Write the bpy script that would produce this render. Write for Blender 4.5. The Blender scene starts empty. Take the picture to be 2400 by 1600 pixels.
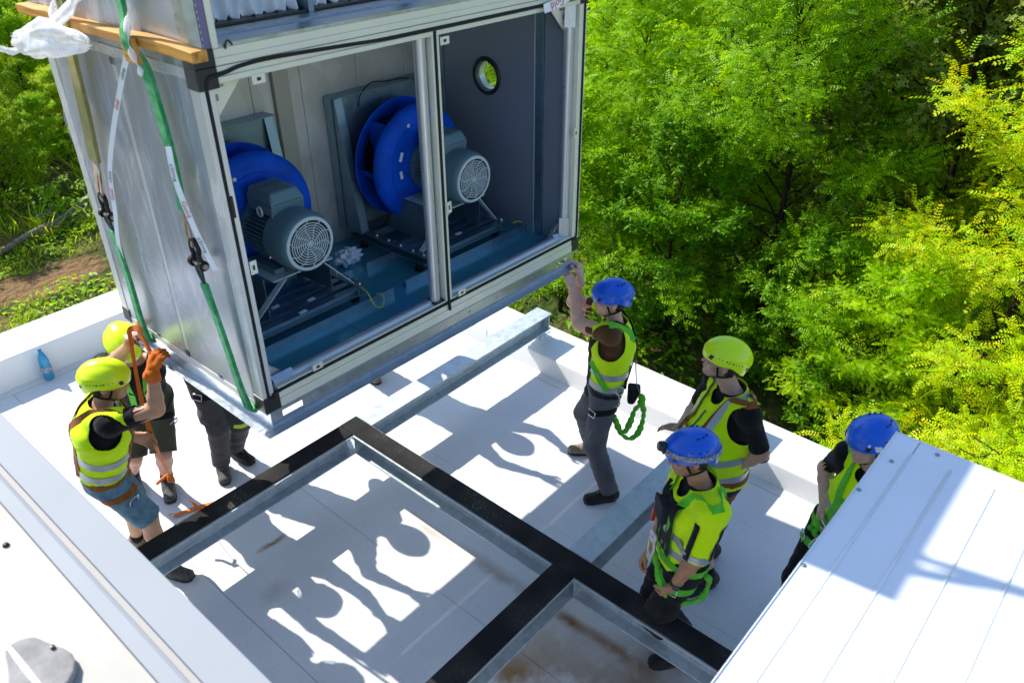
import bpy, math, random
import numpy as np
from mathutils import Vector, Matrix
from mathutils.bvhtree import BVHTree

rng = np.random.default_rng(7)
random.seed(7)
SC = bpy.context.scene
COL = SC.collection

# ------------------------------------------------------------------ camera, sky, sun, exposure
cam_d = bpy.data.cameras.new("camera")
cam = bpy.data.objects.new("camera", cam_d); COL.objects.link(cam)
YAW, PITCH = math.radians(40.97), math.radians(32.76)
fwd = Vector((math.cos(YAW)*math.cos(PITCH), math.sin(YAW)*math.cos(PITCH), -math.sin(PITCH)))
cam.location = (0, 0, 4.4)
cam.rotation_euler = fwd.to_track_quat('-Z', 'Y').to_euler()
cam_d.sensor_width = 36; cam_d.lens = 28.44
cam_d.clip_start = 0.05; cam_d.clip_end = 400
cam_d.dof.use_dof = True; cam_d.dof.focus_distance = 7.0; cam_d.dof.aperture_fstop = 3.5
SC.camera = cam

SUN_DIR = Vector((-0.12, 1.03, 1.0)).normalized()
w = bpy.data.worlds.new("World"); SC.world = w; w.use_nodes = True
nt = w.node_tree; nt.nodes.clear()
sky = nt.nodes.new("ShaderNodeTexSky"); sky.sky_type = 'NISHITA'; sky.sun_disc = False
sky.sun_elevation = math.radians(44); sky.sun_rotation = math.radians(-6.6)
sky.air_density = 1.0; sky.dust_density = 0.6; sky.ozone_density = 3.0
bg = nt.nodes.new("ShaderNodeBackground"); bg.inputs[1].default_value = 0.15
wo = nt.nodes.new("ShaderNodeOutputWorld")
nt.links.new(sky.outputs[0], bg.inputs[0]); nt.links.new(bg.outputs[0], wo.inputs[0])
sun_d = bpy.data.lights.new("sun", 'SUN'); sun_d.energy = 5.0; sun_d.angle = math.radians(0.5)
sun_d.color = (1.0, 0.95, 0.86)
sun = bpy.data.objects.new("sun", sun_d); COL.objects.link(sun)
sun.rotation_euler = (-SUN_DIR).to_track_quat('-Z', 'Y').to_euler(); sun.location = (0, 8, 20)
SC.view_settings.view_transform = 'Standard'; SC.view_settings.look = 'None'
SC.view_settings.exposure = 0.68; SC.view_settings.gamma = 1.0
SC.view_settings.use_curve_mapping = False
SC.cycles.max_bounces = 8; SC.cycles.diffuse_bounces = 4; SC.cycles.glossy_bounces = 4
SC.cycles.transmission_bounces = 6; SC.cycles.transparent_max_bounces = 12

# ------------------------------------------------------------------ materials
MATS = {}
def mat(name, col, rough=0.5, metal=0.0, var=None, bump=None, spec=0.5, trans=None, coat=0.0, sheen=0.0, col2=None):
    """col: base colour; col2/var=(scale, amount): a second tone mixed in by noise; bump=(scale, strength)"""
    if name in MATS: return MATS[name]
    m = bpy.data.materials.new(name); m.use_nodes = True
    n = m.node_tree.nodes; l = m.node_tree.links
    b = n["Principled BSDF"]
    b.inputs["Base Color"].default_value = (*col, 1); b.inputs["Roughness"].default_value = rough
    b.inputs["Metallic"].default_value = metal; b.inputs["Specular IOR Level"].default_value = spec
    b.inputs["Coat Weight"].default_value = coat
    b.inputs["Sheen Weight"].default_value = sheen
    tc = n.new("ShaderNodeTexCoord")
    if var:
        sc_, am = var
        nz = n.new("ShaderNodeTexNoise"); nz.inputs["Scale"].default_value = sc_; nz.inputs["Detail"].default_value = 5
        l.new(tc.outputs["Object"], nz.inputs["Vector"])
        rp = n.new("ShaderNodeMapRange"); rp.inputs[1].default_value = 0.35; rp.inputs[2].default_value = 0.68
        l.new(nz.outputs["Fac"], rp.inputs[0])
        mx = n.new("ShaderNodeMix"); mx.data_type = 'RGBA'
        mx.inputs[6].default_value = (*col, 1)
        c2 = col2 if col2 else tuple(c*(1-am) for c in col)
        mx.inputs[7].default_value = (*c2, 1)
        l.new(rp.outputs[0], mx.inputs[0]); l.new(mx.outputs[2], b.inputs["Base Color"])
        r2 = n.new("ShaderNodeMapRange"); r2.inputs[3].default_value = max(0.02, rough-0.08); r2.inputs[4].default_value = min(1, rough+0.1)
        l.new(nz.outputs["Fac"], r2.inputs[0]); l.new(r2.outputs[0], b.inputs["Roughness"])
    if bump:
        sc_, st = bump
        nb = n.new("ShaderNodeTexNoise"); nb.inputs["Scale"].default_value = sc_; nb.inputs["Detail"].default_value = 6
        l.new(tc.outputs["Object"], nb.inputs["Vector"])
        bp = n.new("ShaderNodeBump"); bp.inputs["Strength"].default_value = st; bp.inputs["Distance"].default_value = 0.01
        l.new(nb.outputs["Fac"], bp.inputs["Height"]); l.new(bp.outputs[0], b.inputs["Normal"])
    MATS[name] = m
    return m

def galv(name, base=(0.42, 0.47, 0.5), rough=0.42, metal=0.85, scale=18, amt=0.25):
    """galvanised steel: zinc spangle cells of slightly different grey and gloss"""
    if name in MATS: return MATS[name]
    m = bpy.data.materials.new(name); m.use_nodes = True
    n = m.node_tree.nodes; l = m.node_tree.links; b = n["Principled BSDF"]
    b.inputs["Metallic"].default_value = metal
    tc = n.new("ShaderNodeTexCoord")
    vo = n.new("ShaderNodeTexVoronoi"); vo.inputs["Scale"].default_value = scale*2.5
    nz = n.new("ShaderNodeTexNoise"); nz.inputs["Scale"].default_value = scale*0.25; nz.inputs["Detail"].default_value = 6
    l.new(tc.outputs["Object"], vo.inputs["Vector"]); l.new(tc.outputs["Object"], nz.inputs["Vector"])
    sep = n.new("ShaderNodeSeparateColor"); l.new(vo.outputs["Color"], sep.inputs[0])
    ad = n.new("ShaderNodeMath"); ad.operation = 'MULTIPLY_ADD'; ad.inputs[1].default_value = 0.4
    l.new(sep.outputs[0], ad.inputs[0])
    m2 = n.new("ShaderNodeMath"); m2.operation = 'MULTIPLY'; m2.inputs[1].default_value = 0.8
    l.new(nz.outputs["Fac"], m2.inputs[0]); l.new(m2.outputs[0], ad.inputs[2])
    mx = n.new("ShaderNodeMix"); mx.data_type = 'RGBA'
    mx.inputs[6].default_value = (*[c*(1-amt) for c in base], 1); mx.inputs[7].default_value = (*[min(1, c*(1+amt)) for c in base], 1)
    l.new(ad.outputs[0], mx.inputs[0]); l.new(mx.outputs[2], b.inputs["Base Color"])
    mr = n.new("ShaderNodeMapRange"); mr.inputs[3].default_value = rough-0.1; mr.inputs[4].default_value = rough+0.14
    l.new(ad.outputs[0], mr.inputs[0]); l.new(mr.outputs[0], b.inputs["Roughness"])
    MATS[name] = m; return m

def leaf_mat(name, dark, light, yellow, tr):
    """leaf blade: diffuse plus light passing through; each leaf a slightly different green"""
    m = bpy.data.materials.new(name); m.use_nodes = True
    n = m.node_tree.nodes; l = m.node_tree.links; n.clear()
    at = n.new("ShaderNodeAttribute"); at.attribute_name = "rnd"
    oi = n.new("ShaderNodeObjectInfo")
    rp = n.new("ShaderNodeValToRGB")
    e = rp.color_ramp.elements; e[0].position = 0.0; e[0].color = (*dark, 1); e[1].position = 0.52; e[1].color = (*light, 1)
    k = e.new(0.92); k.color = (*yellow, 1)
    mm = n.new("ShaderNodeMath"); mm.operation = 'MULTIPLY_ADD'; mm.inputs[1].default_value = 0.45
    l.new(oi.outputs["Random"], mm.inputs[0])
    ms = n.new("ShaderNodeMath"); ms.operation = 'MULTIPLY'; ms.inputs[1].default_value = 0.6
    l.new(at.outputs["Fac"], ms.inputs[0]); l.new(ms.outputs[0], mm.inputs[2]); l.new(mm.outputs[0], rp.inputs[0])
    df = n.new("ShaderNodeBsdfPrincipled"); df.inputs["Roughness"].default_value = 0.5; df.inputs["Specular IOR Level"].default_value = 0.18
    l.new(rp.outputs[0], df.inputs["Base Color"])
    hs = n.new("ShaderNodeHueSaturation"); hs.inputs["Hue"].default_value = 0.478; hs.inputs["Value"].default_value = tr; hs.inputs["Saturation"].default_value = 1.1
    l.new(rp.outputs[0], hs.inputs["Color"])
    tl = n.new("ShaderNodeBsdfTranslucent"); l.new(hs.outputs[0], tl.inputs[0])
    mx = n.new("ShaderNodeMixShader"); mx.inputs[0].default_value = 0.40
    l.new(df.outputs[0], mx.inputs[1]); l.new(tl.outputs[0], mx.inputs[2])
    o = n.new("ShaderNodeOutputMaterial"); l.new(mx.outputs[0], o.inputs[0])
    return m

# ------------------------------------------------------------------ mesh helpers
def nrm(v):
    v = np.asarray(v, float); L = np.linalg.norm(v)
    return v/L if L > 1e-12 else v
def V3(*a): return np.array(a, float)

class MB:
    def __init__(s): s.v = []; s.f = []; s.m = []
    def add(s, vs, fs, mi=0):
        o = len(s.v); s.v.extend([tuple(map(float, p)) for p in vs])
        for f in fs: s.f.append(tuple(i+o for i in f)); s.m.append(mi)
        return s
    def hexa(s, p, mi=0):
        return s.add(p, [(0,3,2,1),(4,5,6,7),(0,1,5,4),(1,2,6,5),(2,3,7,6),(3,0,4,7)], mi)
    def box(s, x0, x1, y0, y1, z0, z1, mi=0):
        return s.hexa([(x0,y0,z0),(x1,y0,z0),(x1,y1,z0),(x0,y1,z0),(x0,y0,z1),(x1,y0,z1),(x1,y1,z1),(x0,y1,z1)], mi)
    def obox(s, c, ax, ay, az, hx, hy, hz, mi=0):
        c = V3(*c); ax, ay, az = nrm(ax)*hx, nrm(ay)*hy, nrm(az)*hz
        return s.hexa([c-ax-ay-az, c+ax-ay-az, c+ax+ay-az, c-ax+ay-az, c-ax-ay+az, c+ax-ay+az, c+ax+ay+az, c-ax+ay+az], mi)
    def prism(s, prof, a, b, ex, ey, mi=0):
        """polygon prof [(u,v)] (counter-clockwise) extruded from a to b; u along ex, v along ey"""
        a, b, ex, ey = map(lambda q: np.asarray(q, float), (a, b, ex, ey)); k = len(prof)
        vs = [a+ex*u+ey*v for u, v in prof]+[b+ex*u+ey*v for u, v in prof]
        fs = [tuple(range(k))[::-1], tuple(range(k, 2*k))]+[(i, (i+1) % k, k+(i+1) % k, k+i) for i in range(k)]
        return s.add(vs, fs, mi)
    def tube(s, pts, r, n=10, mi=0, caps=True, flat=None):
        pts = [np.asarray(p, float) for p in pts]; N = len(pts)
        rs = r if hasattr(r, '__len__') else [r]*N
        vs = []; up = None
        for i, p in enumerate(pts):
            t = nrm(pts[min(i+1, N-1)]-pts[max(i-1, 0)])
            if up is None:
                up = V3(0, 0, 1) if abs(t[2]) < 0.9 else V3(1, 0, 0)
            x = nrm(np.cross(up, t)); y = np.cross(t, x); up = y
            for k in range(n):
                a = 2*math.pi*k/n
                vs.append(p+rs[i]*(math.cos(a)*x+math.sin(a)*y))
        fs = [(i*n+k, i*n+(k+1) % n, (i+1)*n+(k+1) % n, (i+1)*n+k) for i in range(N-1) for k in range(n)]
        if caps: fs += [tuple(range(n))[::-1], tuple(range((N-1)*n, N*n))]
        return s.add(vs, fs, mi)
    def lathe(s, prof, o, axis, n=32, mi=0, xdir=None, close=False):
        """prof [(r, t)] turned about the line o + t*axis"""
        o = np.asarray(o, float); a = nrm(axis)
        x = nrm(np.cross(a, V3(0, 0, 1) if abs(a[2]) < 0.9 else V3(1, 0, 0))); y = np.cross(a, x)
        vs = []; P = len(prof)
        for r, t in prof:
            for k in range(n):
                q = 2*math.pi*k/n; vs.append(o+a*t+r*(math.cos(q)*x+math.sin(q)*y))
        fs = [(i*n+k, i*n+(k+1) % n, (i+1)*n+(k+1) % n, (i+1)*n+k) for i in range(P-1) for k in range(n)]
        if close: fs += [((P-1)*n+k, (P-1)*n+(k+1) % n, (k+1) % n, k) for k in range(n)]
        else:
            if prof[0][0] > 1e-6: fs.append(tuple(range(n))[::-1])
            if prof[-1][0] > 1e-6: fs.append(tuple(range((P-1)*n, P*n)))
        return s.add(vs, fs, mi)
    def ribbon(s, pts, nor, wd, th=0.003, mi=0):
        """strap with real thickness along pts lying on a surface whose normals are nor"""
        pts = [np.asarray(p, float) for p in pts]; N = len(pts); vs = []
        ws = wd if hasattr(wd, '__len__') else [wd]*N
        for i, p in enumerate(pts):
            t = nrm(pts[min(i+1, N-1)]-pts[max(i-1, 0)]); nn = nrm(nor[i]); sd = nrm(np.cross(t, nn)); nn = np.cross(sd, t)
            h = ws[i]/2
            vs += [p-sd*h, p+sd*h, p+sd*h+nn*th, p-sd*h+nn*th]
        fs = []
        for i in range(N-1):
            a, b = 4*i, 4*i+4
            for k in range(4): fs.append((a+k, a+(k+1) % 4, b+(k+1) % 4, b+k))
        fs += [(3, 2, 1, 0), (4*N-4, 4*N-3, 4*N-2, 4*N-1)]
        return s.add(vs, fs, mi)

def tagit(o, label=None, cat=None, group=None, kind=None):
    if label: o["label"] = label
    if cat: o["category"] = cat
    if group: o["group"] = group
    if kind: o["kind"] = kind
    return o

def link(name, me, parent=None, **kw):
    o = bpy.data.objects.new(name, me); COL.objects.link(o)
    if parent is not None: o.parent = parent
    return tagit(o, **kw)

def obj(name, mb, mats, parent=None, smooth=False, bevel=0, seg=2, auto=None, **kw):
    me = bpy.data.meshes.new(name)
    me.from_pydata(mb.v, [], mb.f); me.validate()
    for m in (mats if isinstance(mats, (list, tuple)) else [mats]): me.materials.append(m)
    if len(mb.m) == len(me.polygons): me.polygons.foreach_set("material_index", mb.m)
    if smooth:
        me.polygons.foreach_set("use_smooth", [True]*len(me.polygons))
        if auto: me.set_sharp_from_angle(angle=math.radians(auto))
    me.update()
    o = link(name, me, parent, **kw)
    if bevel:
        b = o.modifiers.new("bevel", 'BEVEL'); b.width = bevel; b.segments = seg; b.limit_method = 'ANGLE'; b.angle_limit = math.radians(40)
    return o

def np_mesh(name, V, F, smooth=True, attr=None):
    me = bpy.data.meshes.new(name); V = np.ascontiguousarray(V, np.float32); F = np.ascontiguousarray(F, np.int32)
    k = F.shape[1]
    me.vertices.add(len(V)); me.vertices.foreach_set("co", V.ravel())
    me.loops.add(F.size); me.loops.foreach_set("vertex_index", F.ravel())
    me.polygons.add(len(F)); me.polygons.foreach_set("loop_start", np.arange(0, F.size, k, dtype=np.int32))
    me.polygons.foreach_set("loop_total", np.full(len(F), k, np.int32))
    if attr is not None:
        a = me.attributes.new("rnd", 'FLOAT', 'POINT'); a.data.foreach_set("value", np.ascontiguousarray(attr, np.float32))
    me.update(calc_edges=True)
    if smooth: me.polygons.foreach_set("use_smooth", np.ones(len(F), bool))
    return me

def empty(name, loc, **kw):
    o = bpy.data.objects.new(name, None); COL.objects.link(o); o.location = loc; o.empty_display_size = 0.1
    return tagit(o, **kw)

def catmull(P, n=8):
    P = [np.asarray(p, float) for p in P]; P = [2*P[0]-P[1]]+P+[2*P[-1]-P[-2]]; out = []
    for i in range(1, len(P)-2):
        for k in range(n):
            t = k/n; a, b, c, d = P[i-1:i+3]
            out.append(0.5*((2*b)+(-a+c)*t+(2*a-5*b+4*c-d)*t*t+(-a+3*b-3*c+d)*t**3))
    out.append(P[-2]); return out

def text_mesh(name, txt, size, ext, m, parent, M, **kw):
    cu = bpy.data.curves.new(name, 'FONT'); cu.body = txt; cu.size = size; cu.extrude = ext
    cu.align_x = 'CENTER'; cu.align_y = 'CENTER'; cu.resolution_u = 2
    t = bpy.data.objects.new(name+"_tmp", cu); COL.objects.link(t)
    dg = bpy.context.evaluated_depsgraph_get()
    me = bpy.data.meshes.new_from_object(t.evaluated_get(dg)); bpy.data.objects.remove(t); bpy.data.curves.remove(cu)
    me.materials.clear(); me.materials.append(m)
    o = link(name, me, parent, **kw); o.matrix_local = M; return o

def frame(o, x, y, z):
    M = Matrix.Identity(4)
    for c, a in enumerate((x, y, z)):
        for r in range(3): M[r][c] = float(a[r])
    for r in range(3): M[r][3] = float(o[r])
    return M
# ------------------------------------------------------------------ common materials
def roof_material():
    m = mat("roof_membrane", (0.67, 0.68, 0.70), rough=0.55, var=(1.1, 0.13), bump=(160, 0.06), spec=0.2)
    n = m.node_tree.nodes; l = m.node_tree.links; b = n["Principled BSDF"]
    src = b.inputs["Base Color"].links[0].from_socket
    geo = n.new("ShaderNodeNewGeometry")
    wz = n.new("ShaderNodeTexNoise"); wz.inputs["Scale"].default_value = 3.0; wz.inputs["Detail"].default_value = 8; wz.inputs["Roughness"].default_value = 0.65
    l.new(geo.outputs["Position"], wz.inputs["Vector"])
    cur = src
    # rust-brown water stains and dirt trails: (x, y, half x, half y, strength, colour)
    for (x, y, hx, hy, st, c) in [(2.86, 1.98, 0.06, 0.16, 1.0, (0.20, 0.10, 0.03)), (2.88, 1.62, 0.055, 0.38, 1.0, (0.22, 0.115, 0.03)),
                                  (2.55, 1.75, 0.42, 0.5, 0.8, (0.33, 0.23, 0.14)), (2.33, 1.98, 0.16, 0.2, 0.95, (0.30, 0.16, 0.06)),
                                  (2.75, 1.35, 0.5, 0.4, 0.85, (0.25, 0.18, 0.11)),
                                  (2.0, 4.03, 0.15, 0.035, 0.95, (0.25, 0.14, 0.05)), (2.82, 3.25, 0.06, 0.35, 0.62, (0.34, 0.27, 0.2)),
                                  (2.85, 2.6, 0.07, 0.5, 0.62, (0.30, 0.22, 0.15)), (2.1, 3.7, 0.5, 0.35, 0.16, (0.4, 0.36, 0.3)),
                                  (1.75, 3.65, 0.12, 0.1, 0.35, (0.33, 0.26, 0.2)), (3.5, 3.9, 0.25, 0.2, 0.1, (0.42, 0.38, 0.33))]:
        s = n.new("ShaderNodeVectorMath"); s.operation = 'SUBTRACT'; s.inputs[1].default_value = (x, y, 0); l.new(geo.outputs["Position"], s.inputs[0])
        wv = n.new("ShaderNodeVectorMath"); wv.operation = 'MULTIPLY_ADD'
        wv.inputs[1].default_value = (hx*1.5, hy*0.5+hx, 0)
        l.new(wz.outputs["Color"], wv.inputs[0]); 
        s0 = n.new("ShaderNodeVectorMath"); s0.operation = 'SUBTRACT'; s0.inputs[1].default_value = (hx*0.75, (hy*0.5+hx)*0.5, 0)
        l.new(s.outputs[0], s0.inputs[0]); l.new(s0.outputs[0], wv.inputs[2])
        d = n.new("ShaderNodeVectorMath"); d.operation = 'DIVIDE'; d.inputs[1].default_value = (hx, hy, 1000); l.new(wv.outputs[0], d.inputs[0])
        ln = n.new("ShaderNodeVectorMath"); ln.operation = 'LENGTH'; l.new(d.outputs[0], ln.inputs[0])
        mr = n.new("ShaderNodeMapRange"); mr.inputs[1].default_value = 1.15; mr.inputs[2].default_value = 0.2; mr.inputs[3].default_value = 0; mr.inputs[4].default_value = st
        l.new(ln.outputs["Value"], mr.inputs[0])
        f = n.new("ShaderNodeMath"); f.operation = 'MULTIPLY'; l.new(mr.outputs[0], f.inputs[0])
        g = n.new("ShaderNodeMapRange"); g.inputs[1].default_value = 0.30; g.inputs[2].default_value = 0.50; l.new(wz.outputs["Fac"], g.inputs[0]); l.new(g.outputs[0], f.inputs[1])
        mx = n.new("ShaderNodeMix"); mx.data_type = 'RGBA'; mx.inputs[7].default_value = (*c, 1)
        l.new(f.outputs[0], mx.inputs[0]); l.new(cur, mx.inputs[6]); cur = mx.outputs[2]
    # fine grey scuffs
    sp = n.new("ShaderNodeTexNoise"); sp.inputs["Scale"].default_value = 42; sp.inputs["Detail"].default_value = 3; l.new(geo.outputs["Position"], sp.inputs["Vector"])
    sr = n.new("ShaderNodeMapRange"); sr.inputs[1].default_value = 0.60; sr.inputs[2].default_value = 0.74; sr.inputs[4].default_value = 0.34; l.new(sp.outputs["Fac"], sr.inputs[0])
    mx = n.new("ShaderNodeMix"); mx.data_type = 'RGBA'; mx.inputs[7].default_value = (0.33, 0.32, 0.3, 1); l.new(sr.outputs[0], mx.inputs[0]); l.new(cur, mx.inputs[6])
    l.new(mx.outputs[2], b.inputs["Base Color"])
    return m
M_ROOF = roof_material()
M_PAR = mat("parapet_membrane", (0.76, 0.76, 0.765), rough=0.5, var=(2.5, 0.05), bump=(90, 0.04))
M_GALV = galv("galvanised_steel")
M_GALVF = galv("frame_galvanised", base=(0.44, 0.50, 0.54), rough=0.5, metal=0.45, scale=9, amt=0.3)
M_ZINC = galv("zinc_sheet", base=(0.5, 0.54, 0.57), rough=0.32, metal=0.95, scale=14, amt=0.15)
M_ALU = mat("aluminium_profile", (0.78, 0.77, 0.73), rough=0.32, metal=0.4, var=(6, 0.08))
M_RUB = mat("black_rubber", (0.016, 0.017, 0.018), rough=0.75, spec=0.3)
M_BLACK = mat("black_plastic", (0.015, 0.016, 0.017), rough=0.4)
M_WHITE = mat("white_coated_sheet", (0.84, 0.87, 0.9), rough=0.3, spec=0.5, var=(2.2, 0.09), bump=(2.0, 0.35))

def rubber_mat():
    """recycled rubber: black granulate with pale crumbs and dust"""
    m = mat("rubber_granulate", (0.02, 0.02, 0.021), rough=0.9, bump=(240, 0.5), spec=0.12)
    n = m.node_tree.nodes; l = m.node_tree.links; b = n["Principled BSDF"]
    tc = n.new("ShaderNodeTexCoord"); vo = n.new("ShaderNodeTexVoronoi"); vo.inputs["Scale"].default_value = 120
    l.new(tc.outputs["Object"], vo.inputs["Vector"])
    sep = n.new("ShaderNodeSeparateColor"); l.new(vo.outputs["Color"], sep.inputs[0])
    g = n.new("ShaderNodeMapRange"); g.inputs[1].default_value = 0.60; g.inputs[2].default_value = 1.0; g.inputs[3].default_value = 0; g.inputs[4].default_value = 0.30
    l.new(sep.outputs[0], g.inputs[0])
    c = n.new("ShaderNodeMath"); c.operation = 'LESS_THAN'; l.new(vo.outputs["Distance"], c.inputs[0])
    nz = n.new("ShaderNodeTexNoise"); nz.inputs["Scale"].default_value = 2.5; nz.inputs["Detail"].default_value = 7; l.new(tc.outputs["Object"], nz.inputs["Vector"])
    du = n.new("ShaderNodeMapRange"); du.inputs[1].default_value = 0.4; du.inputs[2].default_value = 0.75; du.inputs[4].default_value = 0.75; l.new(nz.outputs["Fac"], du.inputs[0])
    gg = n.new("ShaderNodeMath"); gg.operation = 'MULTIPLY'; l.new(g.outputs[0], gg.inputs[0]); l.new(du.outputs[0], gg.inputs[1]); g2_ = n.new("ShaderNodeMath"); g2_.operation = 'MULTIPLY'; g2_.inputs[1].default_value = 2.0; l.new(gg.outputs[0], g2_.inputs[0]); l.new(g2_.outputs[0], c.inputs[1])
    mx = n.new("ShaderNodeMix"); mx.data_type = 'RGBA'; mx.inputs[6].default_value = (0.017, 0.017, 0.018, 1); mx.inputs[7].default_value = (0.06, 0.057, 0.053, 1)
    l.new(du.outputs[0], mx.inputs[0])
    m2 = n.new("ShaderNodeMix"); m2.data_type = 'RGBA'; m2.inputs[7].default_value = (0.3, 0.29, 0.27, 1); l.new(c.outputs[0], m2.inputs[0]); l.new(mx.outputs[2], m2.inputs[6])
    l.new(m2.outputs[2], b.inputs["Base Color"]); return m
M_RUBG = rubber_mat()

# ------------------------------------------------------------------ the building: roof, parapets, walls
RX0, RX1, RY0, RY1 = -4.0, 4.94, -4.0, 7.42
roof = obj("roof_deck", MB().box(RX0, RX1, RY0, RY1, -0.3, -0.003), mat("roof_underlay", (0.16, 0.165, 0.17), 0.9), kind="structure")
xs = [RX0, -2.38, -1.41, -0.44, 0.53, 1.5, 2.47, 3.44, 4.41, 4.84]
for i in range(len(xs)-1):
    a, b_ = xs[i], xs[i+1]
    lo, hi = 0.0, 0.004       # each strip ends in a narrow open lap joint
    mb = MB().hexa([(a+0.0025, RY0, -0.003), (b_-0.0025, RY0, -0.003), (b_-0.0025, RY1-0.103, -0.003), (a+0.0025, RY1-0.103, -0.003),
                    (a+0.0025, RY0, lo), (b_-0.0025, RY0, hi), (b_-0.0025, RY1-0.103, hi), (a+0.0025, RY1-0.103, lo)])
    obj("membrane_sheet", mb, M_ROOF, roof)
obj("edge_flashing", MB().hexa([(4.846, RY0, -0.003), (RX1+.02, RY0, -0.003), (RX1+.02, RY1, -0.003), (4.846, RY1, -0.003), (4.846, RY0, 0.001), (RX1+.02, RY0, 0.012), (RX1+.02, RY1, 0.012), (4.846, RY1, 0.001)]), M_ROOF, roof)
obj("edge_flashing", MB().hexa([(RX0, RY1-.1, -0.003), (4.846, RY1-.1, -0.003), (4.846, RY1+.02, -0.003), (RX0, RY1+.02, -0.003), (RX0, RY1-.1, 0.005), (4.846, RY1-.1, 0.005), (4.846, RY1+.02, 0.014), (RX0, RY1+.02, 0.014)]), M_ROOF, roof)

def parapet(name, axis, lo, hi, inner, outer, top, label, joints):
    e = empty(name, (0, 0, 0), label=label, cat="parapet wall")
    r = 0.028
    prof = [(inner, -0.3), (outer, -0.3), (outer, top-r), (outer-r*0.3, top-r*0.3), (outer-r, top), (inner+r, top), (inner+r*0.3, top-r*0.3), (inner, top-r), (inner, 0.06), (inner-0.012, 0.016)]
    edges = [lo]+joints+[hi]
    for i in range(len(edges)-1):
        a, b_ = edges[i]+0.0015, edges[i+1]-0.0015
        pr = [(u+(0.0018*(i % 2) if u > (inner+outer)/2 else -0.0018*(i % 2)), v+(0.0015*(i % 2) if v > 0 else 0)) for u, v in prof]
        if axis == 'y': mb = MB().prism(pr, (0, a, 0), (0, b_, 0), (1, 0, 0), (0, 0, 1))
        else: mb = MB().prism(pr, (a, 0, 0), (b_, 0, 0), (0, 1, 0), (0, 0, 1))
        o = obj("membrane_cover", mb, M_PAR, e, smooth=True, auto=35)
    return e
parapet("parapet_wall", 'y', RY0, 7.42, 4.94, 5.41, 0.20, "low white parapet along the tree side with two beam posts on it", [-2.2, 0.35, 2.2, 3.67, 4.62, 5.9])
parapet("parapet_wall", 'x', RX0, 5.41, 7.42, 7.93, 0.32, "white parapet at the back beside the dirt bank, bottle at its foot", [-1.9, 0.6, 3.1])
bw = MB(); 
bw.box(5.30, 5.39, RY0, 7.9, -3.6, -0.31); bw.box(RX0, 5.30, 7.80, 7.90, -3.6, -0.31)
obj("building", bw, mat("wall_render", (0.55, 0.54, 0.5), 0.8, bump=(60, 0.2)), label="pale rendered walls of the building under the white roof edge", cat="building")

# ------------------------------------------------------------------ the welded support frame
FR = empty("support_steelwork", (2.9, 4.13, 0.3), label="galvanised support frame with black rubber strips standing over the white roof", cat="steel frame")
FO = V3(2.9, 4.13, 0.3)
ZB, ZT, HW = 0.30, 0.47, 0.09
def ibeam(a, b, name="beam"):
    """I-section between two points on its axis (z = underside)"""
    a, b = V3(*a)-FO, V3(*b)-FO; t = nrm(b-a); s = V3(t[1], -t[0], 0); h = ZT-ZB; tf, tw, r = 0.011, 0.007, 0.014
    p = [(-HW, 0), (HW, 0), (HW, tf), (tw/2+r, tf), (tw/2+r*0.3, tf+r*0.3), (tw/2, tf+r), (tw/2, h-tf-r), (tw/2+r*0.3, h-tf-r*0.3), (tw/2+r, h-tf), (HW, h-tf), (HW, h),
         (-HW, h), (-HW, h-tf), (-tw/2-r, h-tf), (-tw/2-r*0.3, h-tf-r*0.3), (-tw/2, h-tf-r), (-tw/2, tf+r), (-tw/2-r*0.3, tf+r*0.3), (-tw/2-r, tf), (-HW, tf)]
    return obj(name, MB().prism(p, a, b, s, (0, 0, 1)), M_GALVF, FR, bevel=0.002, seg=1)
PY, QX, RY = 4.13, 2.905, 2.03
ibeam((-1.4, PY, ZB), (QX-HW-0.002, PY, ZB)); ibeam((QX, PY+HW, ZB), (QX, -2.5, ZB))
ibeam((QX+HW+0.002, PY, ZB), (5.23, PY, ZB)); ibeam((-1.4, RY, ZB), (QX-HW-0.002, RY, ZB)); ibeam((QX+HW+0.002, RY, ZB), (5.23, RY, ZB))
def strip(x0, x1, y0, y1):
    o = obj("rubber_strip", MB().box(x0-FO[0], x1-FO[0], y0-FO[1], y1-FO[1], ZT+0.001-FO[2], ZT+0.011-FO[2]), M_RUBG, FR, bevel=0.002, seg=1)
strip(-1.4, 2.826, PY-0.073, PY+0.08); strip(2.828, 2.985, -2.5, PY+0.082); strip(-1.4, 2.826, RY-0.083, RY+0.085)
for y in (PY, RY):   # end stiffeners and short posts on the parapet
    for sx in (5.19,):
        for s in (-1, 1):
            obj("stiffener_plate", MB().box(sx-FO[0], sx+0.012-FO[0], y+(0.004 if s > 0 else -0.086)-FO[1], y+(0.086 if s > 0 else -0.004)-FO[1], ZB+0.012-FO[2], ZT-0.012-FO[2]), M_GALVF, FR)
    obj("support_post", MB().box(5.105-FO[0], 5.195-FO[0], y-0.045-FO[1], y+0.045-FO[1], 0.203-FO[2], ZB-0.001-FO[2]), M_GALVF, FR, bevel=0.006)
    obj("base_plate", MB().box(5.14-FO[0], 5.30-FO[0], y-0.02-FO[1], y+0.10-FO[1], 0.2035-FO[2], 0.212-FO[2]), M_GALVF, FR)
    obj("flashing_collar", MB().lathe([(0.13, 0.0025), (0.125, 0.006), (0.055, 0.008), (0.05, 0.03), (0.046, 0.03), (0.046, 0.0025)], (5.15-FO[0], y-FO[1], 0.2-FO[2]), (0, 0, 1), 28), M_PAR, FR, smooth=True, auto=40)
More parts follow.
